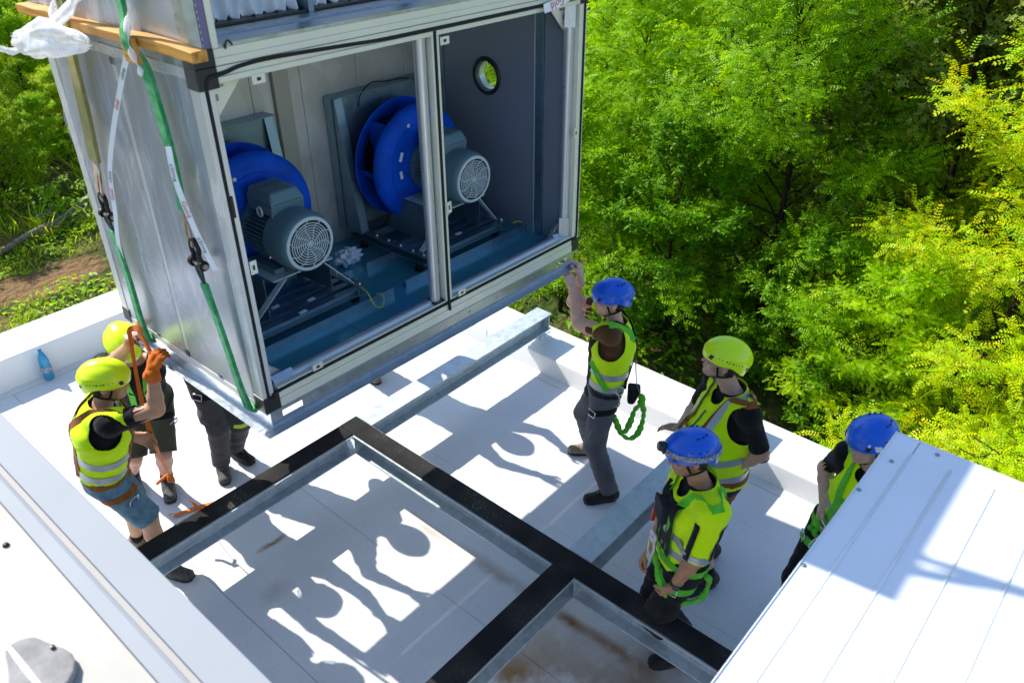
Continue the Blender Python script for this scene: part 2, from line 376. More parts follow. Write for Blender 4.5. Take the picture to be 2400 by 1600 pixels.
for (x, y) in ((QX-HW, PY-HW-0.004), (QX-HW, RY-HW-0.004), (QX-HW, RY+HW+0.004)):    # corner web plates
    obj("stiffener_plate", MB().box(x+0.002-FO[0], x+0.086-FO[0], y-0.005-FO[1], y+0.005-FO[1], ZB+0.012-FO[2], ZT-0.012-FO[2]), M_GALVF, FR)
for (x, y) in ((1.0, PY), (-0.9, PY), (QX, 0.1), (-0.9, RY), (QX, 2.9)):          # legs of the frame under the beams
    if y in (2.9,) : continue
    obj("support_post", MB().box(x-0.04-FO[0], x+0.04-FO[0], y-0.04-FO[1], y+0.04-FO[1], 0.005-FO[2], ZB-0.001-FO[2]), M_GALVF, FR, bevel=0.005)

# ------------------------------------------------------------------ white roof panel of the unit already in place (right foreground)
ZP = 2.4
PX1, PY1 = 2.84, 0.482
IU = empty("installed_unit", (PX1, PY1, 0.48), label="white sheet metal top of the unit already standing on the frame, right foreground", cat="ventilation unit")
IO = V3(PX1, PY1, 0.48)
def ib(name, x0, x1, y0, y1, z0, z1, m, **k): return obj(name, MB().box(x0-IO[0], x1-IO[0], y0-IO[1], y1-IO[1], z0-IO[2], z1-IO[2]), m, IU, **k)
ib("casing", 1.0, PX1-0.03, -2.2, PY1-0.03, 0.485, ZP-0.06, mat("unit_casing", (0.6, 0.62, 0.64), 0.4))
tr = [(-0.045, 0), (0, 0), (0, 0.055), (-0.002, 0.057), (-0.045, 0.057)]
ys = [PY1, 0.392, 0.254, 0.106, -0.044, -0.194, -0.35, -0.52, -0.7, -0.9, -1.15, -1.5, -2.2]
for i in range(len(ys)-1):     # pans between the shallow standing ribs
    a, b_ = ys[i+1], ys[i]
    g = 0.0
    z = ZP
    mb = MB().prism([(a+g, z-0.03), (b_-0.0005 if i else b_-0.004, z-0.03), (b_-0.0005 if i else b_-0.004, z-0.002), (b_-g-0.0005, z), (a+g+0.0005, z), (a+g, z-0.002)], (1.0, 0, 0), (PX1-(0.1 if i else 0.004), 0, 0), (0, 1, 0), (0, 0, 1))
    o = obj("roof_pan", mb, M_WHITE, IU); o.location = (-IO[0], -IO[1], -IO[2])
    if i:
        mb = MB().prism([(b_-0.006, z+0.0004), (b_+0.006, z+0.0004), (b_+0.0035, z+0.003), (b_, z+0.0042), (b_-0.0035, z+0.003)], (1.0, 0, 0), (PX1-0.1, 0, 0), (0, 1, 0), (0, 0, 1))
        o = obj("seam_rib", mb, M_WHITE, IU, smooth=True); o.location = (-IO[0], -IO[1], -IO[2])
ib("roof_pan", PX1-0.0998, PX1-0.004, -2.2, 0.3885, ZP-0.03, ZP-0.0005, M_WHITE)
ib("edge_trim", 1.0, PX1-0.0045, PY1-0.0035, PY1, ZP-0.06, ZP+0.006, M_WHITE, bevel=0.001, seg=1)
ib("edge_trim", PX1-0.0035, PX1, -2.2, PY1, ZP-0.06, ZP+0.003, M_WHITE, bevel=0.001, seg=1)
for (x, y) in ((2.65, 0.435), (1.96, 0.468), (2.80, 0.318), (2.42, 0.468), (2.83-0.02, -0.2)):
    o = obj("screw", MB().lathe([(0.0001, 0.006), (0.0045, 0.006), (0.005, 0.0015), (0.009, 0.001), (0.009, 0)], (0, 0, 0), (0, 0, 1), 12), mat("screw_zinc", (0.35, 0.4, 0.45), 0.35, 0.9), IU, smooth=True, auto=40)
    o.location = (x-IO[0], y-IO[1], ZP+0.001-IO[2])

# ------------------------------------------------------------------ grey ridge of the neighbouring unit (left foreground)
GU = empty("neighbour_unit", (0.6, 2.2, 0), label="light grey capped unit edge blurred in the left foreground", cat="ventilation unit")
M_RAL = mat("light_grey_coating", (0.31, 0.33, 0.36), rough=0.6, spec=0.12, var=(2.2, 0.04), bump=(40, 0.02))
M_CREAM = mat("cream_sheet", (0.47, 0.455, 0.415), rough=0.6, spec=0.12, var=(3, 0.08))
y0, y1 = -0.6, 4.6
def gb(name, prof, m, a=y0, b_=y1, **k):
    o = obj(name, MB().prism([(-x, z) for x, z in prof], (0, a-2.2, 0), (0, b_-2.2, 0), (-1, 0, 0), (0, 0, 1)), m, GU, **k); o.location = (-0.6, 0, 0); return o
zg = 2.4
gb("cap_sheet", [(0.475, zg-0.02), (0.60, zg-0.07), (0.60, zg), (0.475, zg)][::1], M_RAL, bevel=0.004)
gb("gap_seal", [(0.455, zg-0.03), (0.474, zg-0.03), (0.474, zg-0.012), (0.455, zg-0.012)], mat("grey_seal", (0.33, 0.32, 0.31), 0.7))
gb("frame_rail", [(0.395, zg-0.03), (0.454, zg-0.03), (0.454, zg-0.006), (0.44, zg-0.0), (0.395, zg-0.004)], M_RAL, bevel=0.003)
gb("inner_sheet", [(-0.2, zg-0.04), (0.394, zg-0.04), (0.394, zg-0.015), (0.33, zg-0.012), (-0.2, zg-0.012)], M_CREAM, bevel=0.002)
gb("casing", [(-0.15, 0.02), (0.58, 0.02), (0.58, zg-0.075), (-0.15, zg-0.075)], mat("unit_casing", (0.6, 0.62, 0.64), 0.4))
o = obj("screw", MB().lathe([(0.0001, 0.008), (0.008, 0.007), (0.011, 0.001), (0.011, 0)], (0, 0, 0), (0, 0, 1), 12), M_BLACK, GU, smooth=True); o.location = (0.326-0.6, 2.495-2.2, zg-0.010)
# lifting lug with pulley plate on the grey unit
LG = empty("lifting_lug", (0.195, 1.93, zg-0.012), label="blurred grey bracket plate with dark bolts at the bottom left corner", cat="bracket")
pl = MB(); prof = [(0.10*math.cos(a)*(1.25+0.12*math.sin(2*a)), 0.075*math.sin(a)*(1+0.2*math.cos(3*a))) for a in np.linspace(0, 2*math.pi, 24, endpoint=False)]
pl.prism(prof, (0, 0, 0.0015), (0, 0, 0.03), (0, 1, 0), (-1, 0, 0))
obj("bracket_plate", pl, mat("bracket_grey", (0.31, 0.305, 0.30), 0.7, 0.0, spec=0.1, var=(20, 0.3)), LG, bevel=0.006)
for dx, dy, rr in ((0.055, 0.02, 0.006), (-0.055, -0.05, 0.009)):
    obj("bolt", MB().lathe([(0.0001, 0.040), (rr, 0.039), (rr*1.2, 0.031), (rr*1.2, 0.03)], (dx, dy, 0), (0, 0, 1), 8), M_BLACK, LG)
tagit(obj("steel_rod", MB().tube([(0.165, 2.20, zg+0.004), (0.178, 1.55, zg+0.035)], 0.009, 12), mat("white_rod", (0.8, 0.8, 0.8), 0.3), smooth=True), label="thin white rod lying across the cream sheet beside the bracket", cat="rod")
# ------------------------------------------------------------------ the hanging air handling unit (local frame: x along the open front, y deep, z up)
AT = (1.636, 3.07, 1.867)
AR = tuple(math.radians(a) for a in (-0.83, 0.446, -0.475))
from mathutils import Euler
AM = Matrix.Translation(AT) @ Euler(AR, 'XYZ').to_matrix().to_4x4()
def AW(x, y, z): return np.array(AM @ Vector((x, y, z)))
def AN(v): return np.array(AM.to_3x3() @ Vector(v))
AH = empty("air_handling_unit", AT, label="two-storey grey air handling unit hanging in slings, open front with two blue fans", cat="ventilation unit")
AH.rotation_euler = AR
W, D, H1, H2, HB = 2.583, 1.489, 1.70, 3.38, 0.125
M_PANEL = mat("grey_coated_panel", (0.50, 0.52, 0.56), rough=0.24, metal=0.5, var=(1.5, 0.05))
M_PANELU = mat("upper_grey_panel", (0.5, 0.52, 0.55), rough=0.3, metal=0.4, var=(1.5, 0.05))
M_INT = galv("inner_galvanised", base=(0.52, 0.52, 0.50), rough=0.42, metal=0.8, scale=3.2, amt=0.22)
M_INTR = mat("inner_slate_wall", (0.21, 0.25, 0.30), rough=0.34, metal=0.15, bump=(220, 0.05))
M_FLOOR = mat("inner_floor_sheet", (0.07, 0.34, 0.46), rough=0.17, metal=0.3, var=(3, 0.2))
M_ALUC = mat("cream_aluminium", (0.80, 0.79, 0.66), rough=0.36, metal=0.25, var=(5, 0.08))
M_BLUE = mat("fan_blue", (0.001, 0.085, 0.62), rough=0.5, var=(7, 0.4), spec=0.15)
M_MOTOR = mat("motor_grey_green", (0.10, 0.18, 0.215), rough=0.45, bump=(300, 0.15), spec=0.4)
M_GRILLE = mat("fan_cowl_grille", (0.42, 0.5, 0.53), rough=0.45)
M_STEELD = galv("dark_zinc", base=(0.21, 0.31, 0.37), rough=0.36, metal=0.85, scale=10, amt=0.2)
def ab(name, x0, x1, y0, y1, z0, z1, m, p=None, **k): return obj(name, MB().box(x0, x1, y0, y1, z0, z1), m, p or AH, **k)

# base rails with lifting slots
def slotted_front():
    mb = MB(); t = 0.004; yw = 0.014
    zs = (-0.034, -0.07); sl = [(0.10, 0.225), (W-0.225, W-0.10)]
    xs_ = [0.03, sl[0][0], sl[0][1], sl[1][0], sl[1][1], W-0.03]
    for i in range(5):
        if i in (1, 3):
            mb.box(xs_[i], xs_[i+1], yw, yw+t, zs[0], -0.004); mb.box(xs_[i], xs_[i+1], yw, yw+t, -HB+0.004, zs[1])
        else: mb.box(xs_[i], xs_[i+1], yw, yw+t, -HB+0.004, -0.004)
    mb.box(0.0, W, -0.004, 0.06, -0.0038, -0.0004); mb.box(-0.03, W+0.03, -0.032, 0.06, -HB, -HB+0.0038)
    mb.box(0.03, W-0.03, yw-0.012, yw-0.0002, -HB+0.035, -HB+0.038)
    return mb
obj("base_rail", slotted_front(), M_ZINC, AH, bevel=0.0012, seg=1)
mb = MB().box(0.03, 0.034, 0.06, D-0.06, -HB+0.004, -0.004); mb.box(-0.004, 0.06, 0.06, D, -0.0038, -0.0004); mb.box(-0.032, 0.06, 0.0605, D+0.03, -HB, -HB+0.0038)
mb.box(0.0302, 0.034, 0.019, 0.06, -HB+0.004, -0.004)
obj("base_rail", mb, M_ZINC, AH, bevel=0.0012, seg=1)
mb = MB().box(W-0.034, W-0.03, 0.035, D-0.06, -HB+0.004, -0.004); mb.box(W-0.06, W+0.004, 0.0605, D, -0.0038, -0.0004); mb.box(W-0.06, W+0.032, 0.0605, D+0.03, -HB, -HB+0.0038)
obj("base_rail", mb, M_ZINC, AH)
mb = MB().box(0.034, W-0.034, D-0.034, D-0.03, -HB+0.004, -0.004); mb.box(0.061, W-0.061, D-0.06, D+0.032, -HB, -HB+0.0038)
obj("base_rail", mb, M_ZINC, AH)
ab("underside_sheet", 0.061, W-0.061, 0.061, D-0.061, -0.03, -0.002, M_ZINC)
for x in (0.3, 0.85, 1.02, 1.5, 1.75, 2.1, 2.38):
    obj("bolt", MB().lathe([(0.0001, 0.006), (0.008, 0.006), (0.009, 0.001), (0.013, 0)], (x, 0.0135, -0.05), (0, -1, 0), 8), M_ZINC, AH)

# outer frame, front
def alu(*a, m=None, **k): return ab("frame_profile", *a, m or M_ALUC, bevel=0.002, seg=1, **k)
alu(0.0, 0.024, 0.0, 0.05, 0.092, H1-0.086, m=M_ALU); alu(0.0385, 0.066, 0.002, 0.05, 0.092, H1-0.086, m=M_ALU); ab("frame_profile", 0.024, 0.0385, 0.008, 0.05, 0.092, H1-0.086, M_ALU)
alu(W-0.066, W-0.028, 0.002, 0.05, 0.088, H1-0.07); alu(W-0.013, W, 0.0, 0.05, 0.088, H1-0.07); ab("frame_profile", W-0.028, W-0.013, 0.008, 0.05, 0.088, H1-0.07, M_ALU)
alu(0.092, W-0.066, 0.0, 0.05, 0.0, 0.052); alu(0.092, W-0.066, 0.004, 0.05, 0.0525, 0.093); ab("frame_profile", 0.092, W-0.066, 0.01, 0.05, 0.0935, 0.108, M_ALU); alu(0.092, W-0.066, 0.004, 0.05, 0.1085, 0.118)
alu(0.092, W-0.066, 0.002, 0.05, 1.632, 1.656); ab("frame_profile", 0.092, W-0.066, 0.01, 0.05, 1.6565, 1.675, M_ALUC); alu(0.092, W-0.066, 0.0, 0.05, 1.6755, 1.697)
alu(1.288, 1.301, 0.002, 0.05, 0.119, 1.631); ab("frame_profile", 1.301, 1.316, 0.01, 0.05, 0.119, 1.631, M_ALU); alu(1.316, 1.338, 0.002, 0.05, 0.119, 1.631)
# rubber seal: one closed loop round each opening plus the run of the loose seal
def seal(pts, r=0.009): return obj("rubber_seal", MB().tube(catmull(pts, 6), r, 8), M_RUB, AH, smooth=True)
seal([(0.031, 0.002, 1.60), (0.031, 0.002, 1.2), (0.031, 0.002, 0.8), (0.031, 0.002, 0.4), (0.031, 0.002, 0.12), (0.04, 0.0, 0.085), (0.07, 0.0, 0.082), (0.11, 0.002, 0.1), (0.7, 0.002, 0.1), (1.3, 0.002, 0.1), (1.9, 0.002, 0.1), (W-0.09, 0.002, 0.1), (W-0.05, 0.0, 0.09), (W-0.025, 0.0, 0.11), (W-0.02, 0.002, 0.2), (W-0.02, 0.002, 0.8), (W-0.02, 0.002, 1.4), (W-0.02, 0.002, 1.62)])
seal([(0.031, 0.002, 1.6), (0.033, -0.002, 1.64), (0.05, -0.004, 1.664), (0.09, -0.004, 1.668), (0.13, -0.004, 1.672), (0.2, -0.002, 1.684), (0.35, -0.002, 1.69), (0.7, 0.0, 1.678), (1.0, 0.002, 1.667), (1.309, 0.002, 1.666), (1.9, 0.002, 1.666), (W-0.07, 0.002, 1.666), (W-0.02, 0.002, 1.62)])
seal([(1.309, 0.002, 1.655), (1.309, 0.002, 1.2), (1.309, 0.002, 0.6), (1.309, 0.001, 0.12), (1.309, -0.003, 0.095), (1.311, -0.003, 0.05)])
ab("seal_clip", 0.036, 0.05, -0.006, 0.002, 1.06, 1.16, M_BLACK, bevel=0.002, seg=1)
# round tubes inside the frame
M_TUBE = mat("round_alu_tube", (0.62, 0.64, 0.66), rough=0.3, metal=0.7, var=(9, 0.08))
def tubep(a, b, r=0.032): return obj("round_tube", MB().tube([a, b], r, 20), M_TUBE, AH, smooth=True, auto=40)
tubep((1.247, 0.055, 0.12), (1.247, 0.055, 1.63)); tubep((W-0.095, 0.06, 0.1), (W-0.095, 0.06, 1.6))
tubep((0.22, 0.07, 0.10), (1.21, 0.07, 0.10), 0.036); tubep((1.285, 0.07, 0.10), (W-0.2, 0.07, 0.10), 0.036)
ab("tube_socket", 1.205, 1.29, 0.012, 0.1, 0.075, 0.125, M_BLACK); ab("tube_socket", 1.205, 1.287, 0.012, 0.1, 1.63, 1.65, M_BLACK)
# other sides of the frame
alu(0.0, 0.045, 0.092, D-0.09, 1.652, 1.697, m=M_ALU); alu(0.0, 0.045, 0.092, D-0.09, 0.0, 0.044, m=M_ALU)
alu(0.0, 0.05, 0.0505, 0.076, 0.092, H1-0.086, m=M_ALU); alu(0.0, 0.05, D-0.075, D-0.001, 0.09, H1-0.09, m=M_ALU)
alu(W-0.05, W, 0.0505, 0.076, 0.088, H1-0.07); alu(W-0.05, W, D-0.075, D, 0.08, H1-0.08)
alu(W-0.045, W, 0.09, D-0.09, 1.652, 1.697); alu(W-0.045, W, 0.09, D-0.09, 0.0, 0.044)
def cap(x0, x1, y0, y1, z0, z1): return ab("corner_cap", x0, x1, y0, y1, z0, z1, M_BLACK, bevel=0.004, seg=2)
cap(-0.003, 0.0915, -0.004, 0.09, 0.0, 0.0915); cap(W-0.0655, W+0.003, -0.004, 0.088, 0.0, 0.0875); cap(-0.003, 0.08, D-0.09, D+0.003, 0.0, 0.09); cap(W-0.08, W+0.003, D-0.09, D+0.003, 0.0, 0.08)
cap(-0.003, 0.0915, -0.004, 0.09, H1-0.0855, H1-0.001); cap(-0.003, 0.0915, -0.005, 0.089, H1+0.0005, H1+0.068); cap(W-0.0655, W+0.003, -0.004, 0.088, H1-0.07, H1-0.001); cap(-0.003, 0.08, D-0.09, D+0.003, H1-0.09, H1-0.001)
# side, back, roof and inner sheets
def panel(x0, x1, y0, y1, z0, z1, m, name="side_panel", **k): return ab(name, x0, x1, y0, y1, z0, z1, m, bevel=0.0025, seg=2, **k)
panel(0.003, 0.045, 0.0775, 0.722, 0.0455, 1.6505, M_PANEL); panel(0.003, 0.045, 0.758, D-0.0765, 0.0455, 1.6505, M_PANEL)
ab("panel_joint", 0.005, 0.04, 0.7235, 0.7565, 0.0455, 1.6505, M_ALU)
for z in (0.06, 1.63): ab("panel_clip", -0.002, 0.005, 0.72, 0.76, z-0.016, z+0.016, M_BLACK, bevel=0.002)
for y in (0.05, 0.4, 1.05): ab("panel_clip", -0.003, 0.003, y, y+0.025, 0.05, 0.062, M_BLACK)
panel(0.05, W-0.05, D-0.045, D-0.002, 0.0455, 1.6505, M_PANELU, name="back_panel")
ab("floor_panel", 0.05, W-0.05, 0.051, D-0.047, 0.012, 0.055, M_FLOOR)
for x in (0.79, 1.94): ab("floor_joint", x, x+0.003, 0.1, 1.25, 0.0551, 0.0565, M_STEELD)
ab("ceiling_panel", 0.05, W-0.05, 0.051, D-0.047, 1.632, 1.69, M_INT)
ab("left_liner", 0.0455, 0.065, 0.0765, 1.268, 0.0555, 1.631, M_INT)
bx = [0.066, 0.345, 0.67, 0.985, 1.129]
for a, b_ in zip(bx[:-1], bx[1:]): panel(a+0.0015, b_-0.0015, 1.27, 1.30, 0.0555, 1.631, M_INT, name="back_liner")
panel(1.13, 1.238, 1.24, 1.30, 0.0555, 1.631, mat("liner_post", (0.42, 0.41, 0.37), rough=0.4, metal=0.6, var=(4, .1)), name="liner_post")
bx = [1.24, 1.34, 1.78, 2.205, 2.505]
for a, b_ in zip(bx[:-1], bx[1:]): panel(a+0.0015, b_-0.0015, 1.27, 1.30, 0.0555, 1.631, M_INT, name="back_liner")
# right wall with the round sight glass: square field with a round hole, rest plain sheets
PYc, PZc, PRr = 0.772, 1.092, 0.105
def holed(xa, xb, hy, hz, m, name):
    mb = MB(); n = 40; vs = []; 
    for x in (xa, xb):
        for k in range(n):
            a = 2*math.pi*k/n+math.pi/4; c, s_ = math.cos(a), math.sin(a); vs.append((x, PYc+PRr*c, PZc+PRr*s_))
        for k in range(n):
            a = 2*math.pi*k/n+math.pi/4; c, s_ = math.cos(a), math.sin(a); q = 1/max(abs(c), abs(s_)); vs.append((x, PYc+hy*c*q, PZc+hz*s_*q))
    fs = []
    for k in range(n):
        j = (k+1) % n
        fs += [(k, j, n+j, n+k), (2*n+k, 3*n+k, 3*n+j, 2*n+j), (k, 2*n+k, 2*n+j, j), (n+k, n+j, 3*n+j, 3*n+k)]
    return obj(name, MB().add(vs, fs), m, AH)
holed(2.506, 2.579, 0.20, 0.20, M_INTR, "right_wall_panel")
rw = MB()
rw.box(2.507, 2.578, 0.347, PYc-0.2001, 0.0555, 1.631); rw.box(2.507, 2.578, PYc+0.2001, 1.19, 0.0555, 1.631)
rw.box(2.507, 2.578, PYc-0.2, PYc+0.2, 0.0555, PZc-0.2001); rw.box(2.507, 2.578, PYc-0.2, PYc+0.2, PZc+0.2001, 1.631)
obj("right_wall_panel", rw, M_INTR, AH)
panel(2.5, 2.578, 0.268, 0.3445, 0.0555, 1.631, M_STEELD, name="liner_post"); ab("liner_edge", 2.498, 2.5005, 0.338, 0.344, 0.0555, 1.631, M_ALU)
panel(2.5065, 2.578, 0.078, 0.2655, 0.0555, 1.631, M_INTR, name="right_wall_panel")
panel(2.49, 2.578, 1.192, 1.268, 0.0555, 1.631, M_STEELD, name="liner_post"); ab("liner_edge", 2.487, 2.4895, 1.225, 1.231, 0.0555, 1.631, M_ALU)
pw = obj("sight_glass", MB().lathe([(PRr, -0.002), (PRr+0.022, -0.002), (PRr+0.024, 0.008), (PRr+0.012, 0.016), (PRr-0.004, 0.014), (PRr-0.006, -0.002)], (2.506, PYc, PZc), (-1, 0, 0), 40, close=True), M_BLACK, AH, smooth=True, auto=35)
gl = bpy.data.materials.new("clear_glass"); gl.use_nodes = True
gl.node_tree.nodes.clear(); n_ = gl.node_tree.nodes
g1 = n_.new("ShaderNodeBsdfTransparent"); g1.inputs[0].default_value = (0.9, 0.95, 0.92, 1); g2 = n_.new("ShaderNodeBsdfGlossy"); g2.inputs["Roughness"].default_value = 0.03
gm = n_.new("ShaderNodeMixShader"); go = n_.new("ShaderNodeOutputMaterial")
gm.inputs[0].default_value = 0.05; gl.node_tree.links.new(g1.outputs[0], gm.inputs[1]); gl.node_tree.links.new(g2.outputs[0], gm.inputs[2]); gl.node_tree.links.new(gm.outputs[0], go.inputs[0])
obj("glass_pane", MB().lathe([(0.0001, 0.004), (PRr-0.007, 0.004), (PRr-0.007, 0.0), (0.0001, 0.0)], (2.512, PYc, PZc), (-1, 0, 0), 32), gl, pw)
obj("inner_ring", MB().lathe([(PRr-0.012, 0), (PRr-0.001, 0), (PRr-0.001, 0.05), (PRr-0.012, 0.05)], (2.578, PYc, PZc), (-1, 0, 0), 40, close=True), M_ALU, pw, smooth=True, auto=35)

# corner gussets
def gusset(cx, cz, sx, sz):
    A = [(0.0, 0.0), (0.145, 0.0), (0.145, 0.02), (0.02, 0.15), (0.0, 0.15)]
    pr = [(sx*u, sz*v) for u, v in A]
    g = obj("corner_gusset", MB().prism(pr, (cx, 0.085, cz), (cx, 0.089, cz), (1, 0, 0), (0, 0, 1)), M_ALUC if sz < 0 else M_ZINC, AH)
    a, b_ = V3(cx+sx*0.145, 0.09, cz+sz*0.02), V3(cx+sx*0.02, 0.09, cz+sz*0.15)
    d = nrm(b_-a); mb = MB().obox((a+b_)/2+V3(0, 0.012, 0), d, (0, 1, 0), np.cross(d, (0, 1, 0)), np.linalg.norm(b_-a)/2, 0.014, 0.003)
    obj("gusset_flange", mb, M_ZINC, g)
    for u, v, hw_, hh in ((0.05, 0.03, 0.014, 0.006), (0.025, 0.075, 0.006, 0.014), (0.02, 0.03, 0.006, 0.006)):
        obj("slot", MB().box(cx+sx*u-hw_, cx+sx*u+hw_, 0.0838, 0.0849, cz+sz*v-hh, cz+sz*v+hh), M_STEELD, g)
gusset(0.092, 1.6305, 1, -1); gusset(0.092, 0.056, 1, 1); gusset(W-0.1, 1.6305, -1, -1); gusset(W-0.1, 0.056, -1, 1)
def sleeve(a, b_, r): obj("tube_sleeve", MB().tube([a, b_], r, 4), M_ZINC, AH)
sleeve((W-0.095, 0.06, 0.1), (W-0.095, 0.06, 0.26), 0.047); sleeve((W-0.095, 0.06, 1.5), (W-0.095, 0.06, 1.628), 0.047); sleeve((0.1, 0.07, 0.1), (0.225, 0.07, 0.1), 0.05); sleeve((W-0.2, 0.07, 0.1), (W-0.11, 0.07, 0.1), 0.05)
def tab(x, z, hor):
    hx, hz = (0.032, 0.02) if hor else (0.018, 0.034)
    t = obj("latch_tab", MB().box(x-hx, x+hx, -0.003, 0.0005, z-hz, z+hz), M_ALUC, AH, bevel=0.006, seg=3)
    obj("slot", MB().box(x-hx*0.3, x+hx*0.3, -0.0042, -0.0031, z-hz*0.35, z+hz*0.35), M_BLACK, t)
tab(0.275, 1.617, True); tab(1.375, 1.60, True); tab(0.086, 0.80, False); tab(1.348, 0.70, False); tab(W-0.07, 0.85, False); tab(0.34, 0.125, True); tab(1.42, 0.125, True)

# fans
def curved_blade(cx, cy0, cy1, cz, r0, r1, a0, sweep, th=0.004):
    vs = []; N = 7
    for i in range(N):
        t = i/(N-1); r = r0+(r1-r0)*t; a = a0+sweep*t
        for y in (cy0, cy1):
            for s_ in (-1, 1): vs.append((cx+r*math.cos(a)+s_*th*math.sin(a), y, cz+r*math.sin(a)-s_*th*math.cos(a)))
    fs = []
    for i in range(N-1):
        a, b_ = 4*i, 4*i+4
        fs += [(a, b_, b_+1, a+1), (a+2, a+3, b_+3, b_+2), (a, a+2, b_+2, b_), (a+1, b_+1, b_+3, a+3)]
    fs += [(0, 1, 3, 2), (4*N-4, 4*N-2, 4*N-1, 4*N-3)]
    return MB().add(vs, fs)
def fan(cx, cz=0.62):
    AX = (0, -1, 0)
    def L(prof, name, m, p=AH, n=48, close=False, y=0.0): return obj(name, MB().lathe([(r, -t) for r, t in prof], (cx, y, cz), AX, n, close=close), m, p, smooth=True, auto=38)
    im = L([(0.15, 0.80), (0.2, 0.804), (0.285, 0.810), (0.288, 0.816), (0.345, 0.828), (0.372, 0.842), (0.386, 0.862), (0.388, 0.878), (0.378, 0.884), (0.35, 0.866), (0.15, 0.83)], "impeller_disc", M_BLUE, close=True)
    rs = L([(0.23, 1.17), (0.245, 1.14), (0.29, 1.09), (0.35, 1.058), (0.395, 1.036), (0.402, 1.044), (0.38, 1.068), (0.30, 1.11), (0.258, 1.15), (0.24, 1.172)], "impeller_shroud", M_BLUE, close=True)
    for k in range(7): obj("impeller_blade", curved_blade(cx, 0.866, 1.052, cz, 0.17, 0.372, k*2*math.pi/7+0.3, -0.75), M_BLUE, im, smooth=True, auto=40)
    L([(0.225, 1.184), (0.225, 1.165), (0.215, 1.165), (0.205, 1.184)], "inlet_cone", M_ZINC, close=True)
    for a, r in ((1.95, 0.3), (1.2, 0.25)): obj("rivet", MB().lathe([(0.0001, 0.004), (0.01, 0.003), (0.013, 0)], (cx+r*math.cos(a), 0.816, cz+r*math.sin(a)), AX, 12), M_ALU, im)
    for a, r, l_ in ((2.7, 0.225, 0.04), (3.25, 0.215, 0.035)):
        c = V3(cx+r*math.cos(a), 0.8055, cz+r*math.sin(a)); obj("sticker", MB().obox(c, (math.cos(a+1.6), 0, math.sin(a+1.6)), (math.cos(a), 0, math.sin(a)), AX, l_*0.75, 0.011, 0.002), mat("label_white", (0.75, 0.76, 0.78), 0.5), im)
    # mounting plate with folded edges and bolts
    px0, px1, pz1 = cx-0.41, cx+0.41, 1.075
    holed_plate = MB(); n = 40; vs = []
    for y in (1.186, 1.192):
        for k in range(n):
            a = 2*math.pi*k/n+math.pi/4; c, s_ = math.cos(a), math.sin(a); vs.append((cx+0.2*c, y, cz+0.2*s_))
        for k in range(n):
            a = 2*math.pi*k/n+math.pi/4; c, s_ = math.cos(a), math.sin(a); q = 1/max(abs(c), abs(s_)); vs.append((cx+0.41*c*q, y, cz+(0.455*s_*q)))
    for k in range(n):
        j = (k+1) % n; holed_plate.f += [(k, j, n+j, n+k), (2*n+k, 3*n+k, 3*n+j, 2*n+j), (k, 2*n+k, 2*n+j, j), (n+k, n+j, 3*n+j, 3*n+k)]; holed_plate.m += [0]*4
    holed_plate.v = vs
    pl = obj("fan_plate", holed_plate, M_STEELD, AH)
    obj("plate_fold", MB().box(px0, px1, 1.14, 1.1855, pz1, pz1+0.004), M_STEELD, pl)
    for s_ in (-1, 1):
        x = cx+s_*0.41
        obj("side_stiffener", MB().prism([(0.03, pz1-0.02), (0.0455, pz1-0.02), (0.0455, 0.17), (-0.10, 0.17)], (x-0.003, 1.14, 0), (x+0.003, 1.14, 0), (0, 1, 0), (0, 0, 1)), M_STEELD, pl)
        obj("stiffener_lip", MB().obox((x-s_*0.03, 1.105, 0.62), (1, 0, 0), (0, 0.14, 0.885), (0, 0.885, -0.14), 0.03, 0.45, 0.002), M_STEELD, pl)
        for z in (0.22, 0.43, 0.64, 0.85, 1.03): obj("bolt", MB().lathe([(0.0001, 0.006), (0.007, 0.006), (0.008, 0)], (x-s_*0.025, 1.185, z), AX, 6), M_ZINC, pl)
    obj("gasket_sleeve", MB().box(px0-0.012, px0+0.0, 1.195, 1.265, 0.17, pz1), M_STEELD, AH)
    obj("gasket_sleeve", MB().box(px0+0.001, px1, 1.195, 1.265, pz1-0.012, pz1), M_STEELD, AH)
    obj("inlet_chamber", MB().lathe([(0.21, -1.195), (0.21, -1.265)], (cx, 0, cz), AX, 32), M_RUB, AH)
    # motor
    mo = obj("motor", MB().lathe([(0.0001, -0.80), (0.15, -0.80), (0.155, -0.79), (0.155, -0.75), (0.128, -0.745), (0.128, -0.53), (0.14, -0.525), (0.14, -0.5)], (cx, 0, cz), AX, 40), M_MOTOR, AH, smooth=True, auto=35)
    fb = MB()
    for k in range(44):
        a = 2*math.pi*k/44
        if 0.3*math.pi < a < 0.7*math.pi: continue
        d = V3(math.cos(a), 0, math.sin(a)); fb.obox(V3(cx, 0.64, cz)+d*0.143, d, (0, 1, 0), np.cross(d, (0, 1, 0)), 0.021, 0.105, 0.0022)
    obj("cooling_fins", fb, M_MOTOR, mo)
    co = L([(0.16, 0.545), (0.168, 0.54), (0.170, 0.45), (0.168, 0.39), (0.158, 0.36), (0.148, 0.35), (0.142, 0.348), (0.142, 0.36), (0.15, 0.375), (0.158, 0.4), (0.16, 0.45)], "motor_cowl", M_MOTOR, close=True)
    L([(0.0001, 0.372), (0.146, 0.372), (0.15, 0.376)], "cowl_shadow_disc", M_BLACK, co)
    gr = MB(); yg = 0.347
    gr.lathe([(0.133, -yg+0.003), (0.15, -yg+0.001), (0.152, -yg-0.006), (0.133, -yg-0.004)], (cx, 0, cz), AX, 40, close=True)
